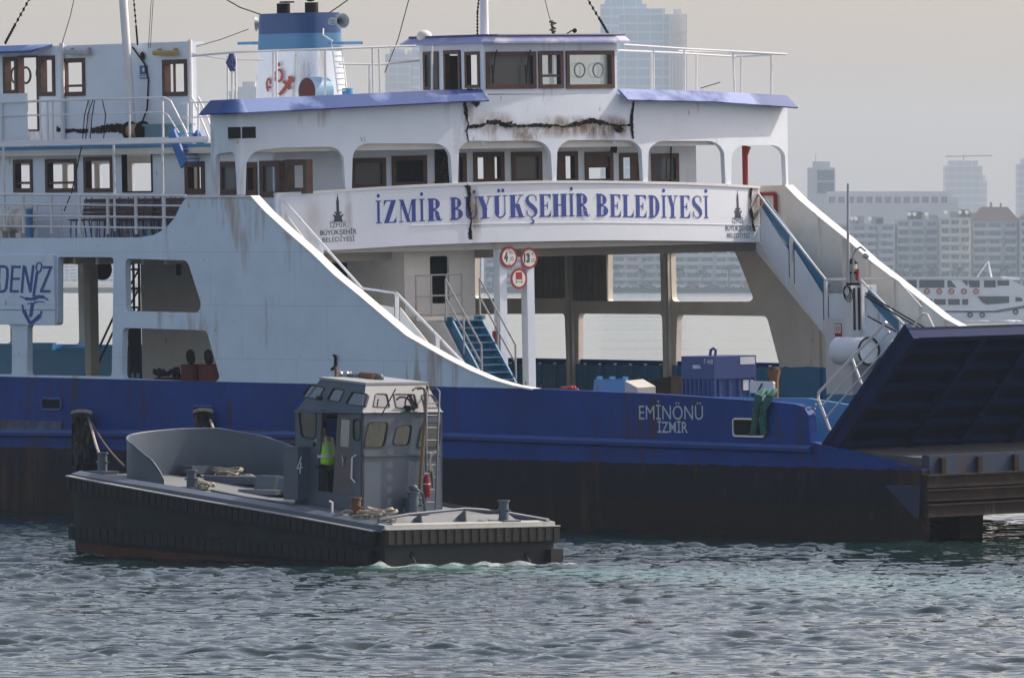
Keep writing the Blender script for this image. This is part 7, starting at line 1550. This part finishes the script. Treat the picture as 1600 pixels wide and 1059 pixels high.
def hotelwin(t, x0):
    for i in range(13):
        o = bpy.data.objects.new('window', win_mesh(2.4, 2.4)); COL.objects.link(o); o.parent = t
        o.location = (bx(1300 + i * 14.6, 3600.) - x0, 0, bh(317, 3600.) - 1.5)
tower('long_block', 'long low pale block with a row of small windows behind the flats', [(1286, 1497, 309, 0, 'long_wing', bmat('long_pale', (.56, .56, .57)))], 3600., 'building', hotelwin)
def crane(t, x0):
    z = bh(259, 4500.) - 1.5
    MB().beam((-9, 4, z + 4.5), (14, 4, z + 5), .7, .7).cyl((0, 4, z), (0, 4, z + 5.5), .4, seg=6).build('roof_crane', CON, t)
tower('office_tower', 'pale glass tower with a small crane on its roof, behind the flats', [(1478, 1535, 259, 0, 'tower_block', GL2), (1535, 1543, 281, 4, 'tower_block', GL2)], 4500., extra=crane)
tower('office_tower', 'pale tower cut by the right edge of the photo', [(1592, 1640, 256, 0, 'tower_block', GL2)], 4400.)
tower('long_block', 'faint low building in haze left of the funnel', [(372, 405, 136, 0, 'tower_block', CON), (355, 372, 143, 2, 'tower_block', CON)], D1, 'building')
TRK = mat('palm_trunk', (.10, .075, .05), .9, bump=0); FRD = mat('palm_frond', (.03, .05, .02), .8, var=.3, bump=0)
def palm():
    t = thing('palm_tree', 'palm', 'palm tree')
    mb = MB(); mb.tube([(0, 0, 0), (.1, 0, 3), (.25, 0, 6.5)], [.3, .24, .18], 6).build('trunk', TRK, t)
    c = MB()
    for k in range(26):
        a = rng.uniform(0, 6.28); e = rng.uniform(-.3, 1.1); L = rng.uniform(2, 3); px, py = math.cos(a), math.sin(a); pr = None
        for s in range(5):
            q = s / 4; r = L * q * math.cos(e * (1 - q)); z = 6.5 + L * (math.sin(e) * q - .75 * q * q); w = .38 * (1 - q) + .05
            cur = ((.25 + px * r - py * w, py * r + px * w, z - .1), (.25 + px * r, py * r, z + .08), (.25 + px * r + py * w, py * r - px * w, z - .1))
            if pr: c.quad(pr[0], pr[1], cur[1], cur[0]); c.quad(pr[1], pr[2], cur[2], cur[1])
            pr = cur
    c.build('crown', FRD, t, recalc=False); return t
pm = palm()
for i, px in enumerate((770, 822, 958, 1003, 1062, 1098, 1139, 1345, 1372, 1407, 1432, 1456, 1497, 1535, 1572)):
    t = pm if i == 0 else pm.copy()
    if i: COL.objects.link(t)
    if i:
        for ch in pm.children:
            c = ch.copy(); COL.objects.link(c); c.parent = t
    s = (1.0, .85, 1.1, .95)[i % 4]
    t.location = (bx(px, SH1 + 6), SH1 + 6 + (i % 3), 1.6); t.scale = (s, s, s); t.rotation_euler = (0, 0, i * 1.3)
    t['label'] = 'dark palm on the far quay, %s of the row' % (ORD[i] if i < 14 else 'rightmost'); t['group'] = 'palms along the far quay'
CARC = [(.62, .62, .62), (.05, .05, .055), (.3, .31, .33), (.35, .04, .04), (.06, .09, .2)]
def far_car(c):
    mb = MB(); mb.use(bmat('car_paint_%.2f' % c[0], c)); o = [(-2.1, .3), (2.1, .3), (2.15, .8), (1.2, .95), (.6, 1.45), (-1.2, 1.45), (-1.9, .95), (-2.15, .8)]
    mb.prism(o, [], lambda a, b: (a, -.85, b), lambda a, b: (a, .85, b))
    mb.use(WIND).prism([(-1.6, .97), (1.05, .97), (.52, 1.36), (-1.1, 1.36)], [], lambda a, b: (a, -.87, b), lambda a, b: (a, .87, b))
    mb.use(BLACK)
    for x in (-1.3, 1.3): mb.cyl((x, -.9, .33), (x, .9, .33), .33, seg=10)
    return mb.build('parked_car')
cars = [far_car(c) for c in CARC]
for i, px in enumerate((790, 806, 850, 954, 962, 972, 988, 996, 1012, 1028, 1066, 1082, 1096, 1112, 1128, 1152, 1164)):
    s = cars[(i * 3) % 5] if i % 3 else cars[0]
    o = s.copy(); COL.objects.link(o)
    o.location = (bx(px, SH1 + 1.5), SH1 + 1.5, 1.6)
    cn = {0: 'white', 1: 'black', 2: 'grey', 3: 'red', 4: 'dark blue'}[cars.index(s)]
    tag(o, '%s car parked on the far quay, %s of the row' % (cn, ORD[i]), 'car', 'cars parked along the far quay')
for c in cars: bpy.data.objects.remove(c)

# ---------------------------------------------------------------- white tour boat
def tour_boat():
    Y = FPX * CAMH / 72.; k = Y / FPX
    x0 = bx(1520, Y)
    t = thing('tour_boat', 'white double deck tour boat under way before the far shore', 'boat', Matrix.Translation((x0, Y, 0)))
    P = lambda px, py: ((px - 1520) * k, (502 - py) * k)
    W = mat('boat_white', (.82, .84, .86), .5, var=.03, bump=0); BL = mat('boat_stripe', (.10, .15, .25), .6, bump=0); DG = mat('boat_glass', (.05, .07, .10), .15, bump=0, spec=.7)
    wd = 2.6
    def pr(name, pts, m, holes=(), y=wd, par=t):
        mb = MB(); mb.prism([P(*q) for q in pts], [[P(*q) for q in h] for h in holes], lambda a, b: (a, -y, b), lambda a, b: (a, y, b)); return mb.build(name, m, par)
    hull = pr('hull', [(1330, 487), (1560, 487), (1600, 480), (1665, 470), (1640, 497), (1625, 504), (1340, 504)], W)
    pr('rubbing_strake', [(1330, 484.5), (1555, 485), (1600, 477.5), (1664, 468), (1664, 471), (1600, 481), (1556, 488), (1330, 487.5)], BL, y=wd + .12)
    pr('lower_deckhouse', [(1340, 462), (1600, 462), (1612, 474), (1590, 478), (1555, 484), (1340, 484)], W, y=wd - .06)
    pr('upper_bulwark', [(1340, 451), (1615, 449), (1625, 458), (1600, 462.2), (1340, 462.2)], W, y=wd)
    pr('upper_deckhouse', [(1340, 435), (1575, 435), (1600, 449), (1575, 451), (1340, 451)], W, y=wd - .1)
    pr('roof', [(1340, 433), (1565, 433), (1565, 435.2), (1340, 435.2)], W, y=wd + .1)
    pr('roof', [(1564, 432), (1592, 433), (1592, 437), (1564, 437)], W, y=wd - .6)
    for q in ([(1402, 437.5), (1431, 437.5), (1431, 449.5), (1402, 449.5)], [(1435, 437.5), (1474, 437.5), (1474, 449.5), (1435, 449.5)], [(1479, 438), (1484, 438), (1493, 449), (1479, 449)],
              [(1501, 438), (1510, 438), (1510, 446.5)], [(1511, 438), (1529, 438), (1529, 449), (1514, 449)], [(1536, 438), (1554, 438), (1554, 449), (1536, 449)], [(1557, 438), (1575, 438), (1575, 446), (1557, 446)]):
        pr('window', q, DG, y=wd - .02)
    for q in ([(1400, 467), (1415, 467), (1415, 476), (1400, 476)], [(1437, 467), (1455, 467), (1455, 476), (1437, 476)], [(1458, 467), (1476, 467), (1476, 476), (1458, 476)], [(1480, 467), (1498, 467), (1498, 476), (1480, 476)], [(1502, 467), (1511, 467), (1511, 476), (1502, 476)], [(1526, 463), (1575, 463), (1575, 473), (1540, 475.5), (1533, 472)], [(1585, 464), (1594, 465), (1597, 470), (1585, 471)]):
        pr('window', q, DG, y=wd + .03)
    mb = MB(); a, b = P(1549, 433)[0], P(1549, 408)[1]
    mb.cyl((a, 0, P(0, 433)[1]), (a - .4, 0, b), .12, .07, seg=6).tube([(a - 1.8, 0, P(0, 433)[1]), (a - .4, 0, b)], .06, 5).build('mast', W, t)
    for i, px in enumerate((1427, 1447, 1466, 1485, 1504.5, 1523.5)):
        x, z = P(px, 455); r_ = thing('life_ring', 'orange life ring on the distant tour boat, %s of six' % (ORD[i] if i < 5 else 'rightmost'), 'life ring', Matrix.Translation((x0 + x, Y - wd - .12, z)), 'life rings on the tour boat')
        mb = MB(); mb.ring((0, 0, 0), (0, 1, 0), .29, .085, 16, 5).build('ring', mat('ring_orange', (.50, .10, .05), .6, bump=0), r_)
    for i, (px, py) in enumerate(((1514, 491.5), (1533, 491.5), (1585, 487))):
        x, z = P(px, py); mb = MB(); mb.ring((0, 0, 0), (0, 1, 0), .26, .09, 14, 5)
        tag(mb.build('tyre_fender', BLACK, matrix=Matrix.Translation((x0 + x, Y - wd - .22, z))), 'black tyre fender on the tour boat hull, %s of three' % ('leftmost', 'middle one', 'rightmost')[i], 'fender', 'tyre fenders on the tour boat')
    # its bow wave
    F_ = mat('foam_white', (.7, .73, .74), .9, bump=.5); mb = MB()
    for i in range(60):
        x = rng.uniform(-5, 12); mb.ball((x, -wd - rng.uniform(.2, 2.5), .02), rng.uniform(.12, .4), 2.2, 1.2, .5, 6, 4)
    o = mb.build('bow_wave', F_); o.matrix_world = Matrix.Translation((x0, Y, 0)); o['kind'] = 'stuff'; o['label'] = 'white foam along the side of the tour boat'
tour_boat()

# ---------------------------------------------------------------- haze between the boats and the far shore
def make_haze():
    mb = MB().box((-8800, -50, -4), (8800, 9450, 175)); m = bpy.data.materials.new('haze_air'); m.use_nodes = True; nt = m.node_tree; nt.nodes.clear()
    o = _n(nt, 'ShaderNodeOutputMaterial'); v = _n(nt, 'ShaderNodeVolumePrincipled'); v.inputs['Color'].default_value = (.68, .84, 1, 1)
    v.inputs['Density'].default_value = .00010; v.inputs['Anisotropy'].default_value = .0; nt.links.new(v.outputs[0], o.inputs['Volume'])
    h = mb.build('haze', m); h['kind'] = 'stuff'; h['label'] = 'pale sea haze between the boats and the far shore'
make_haze()
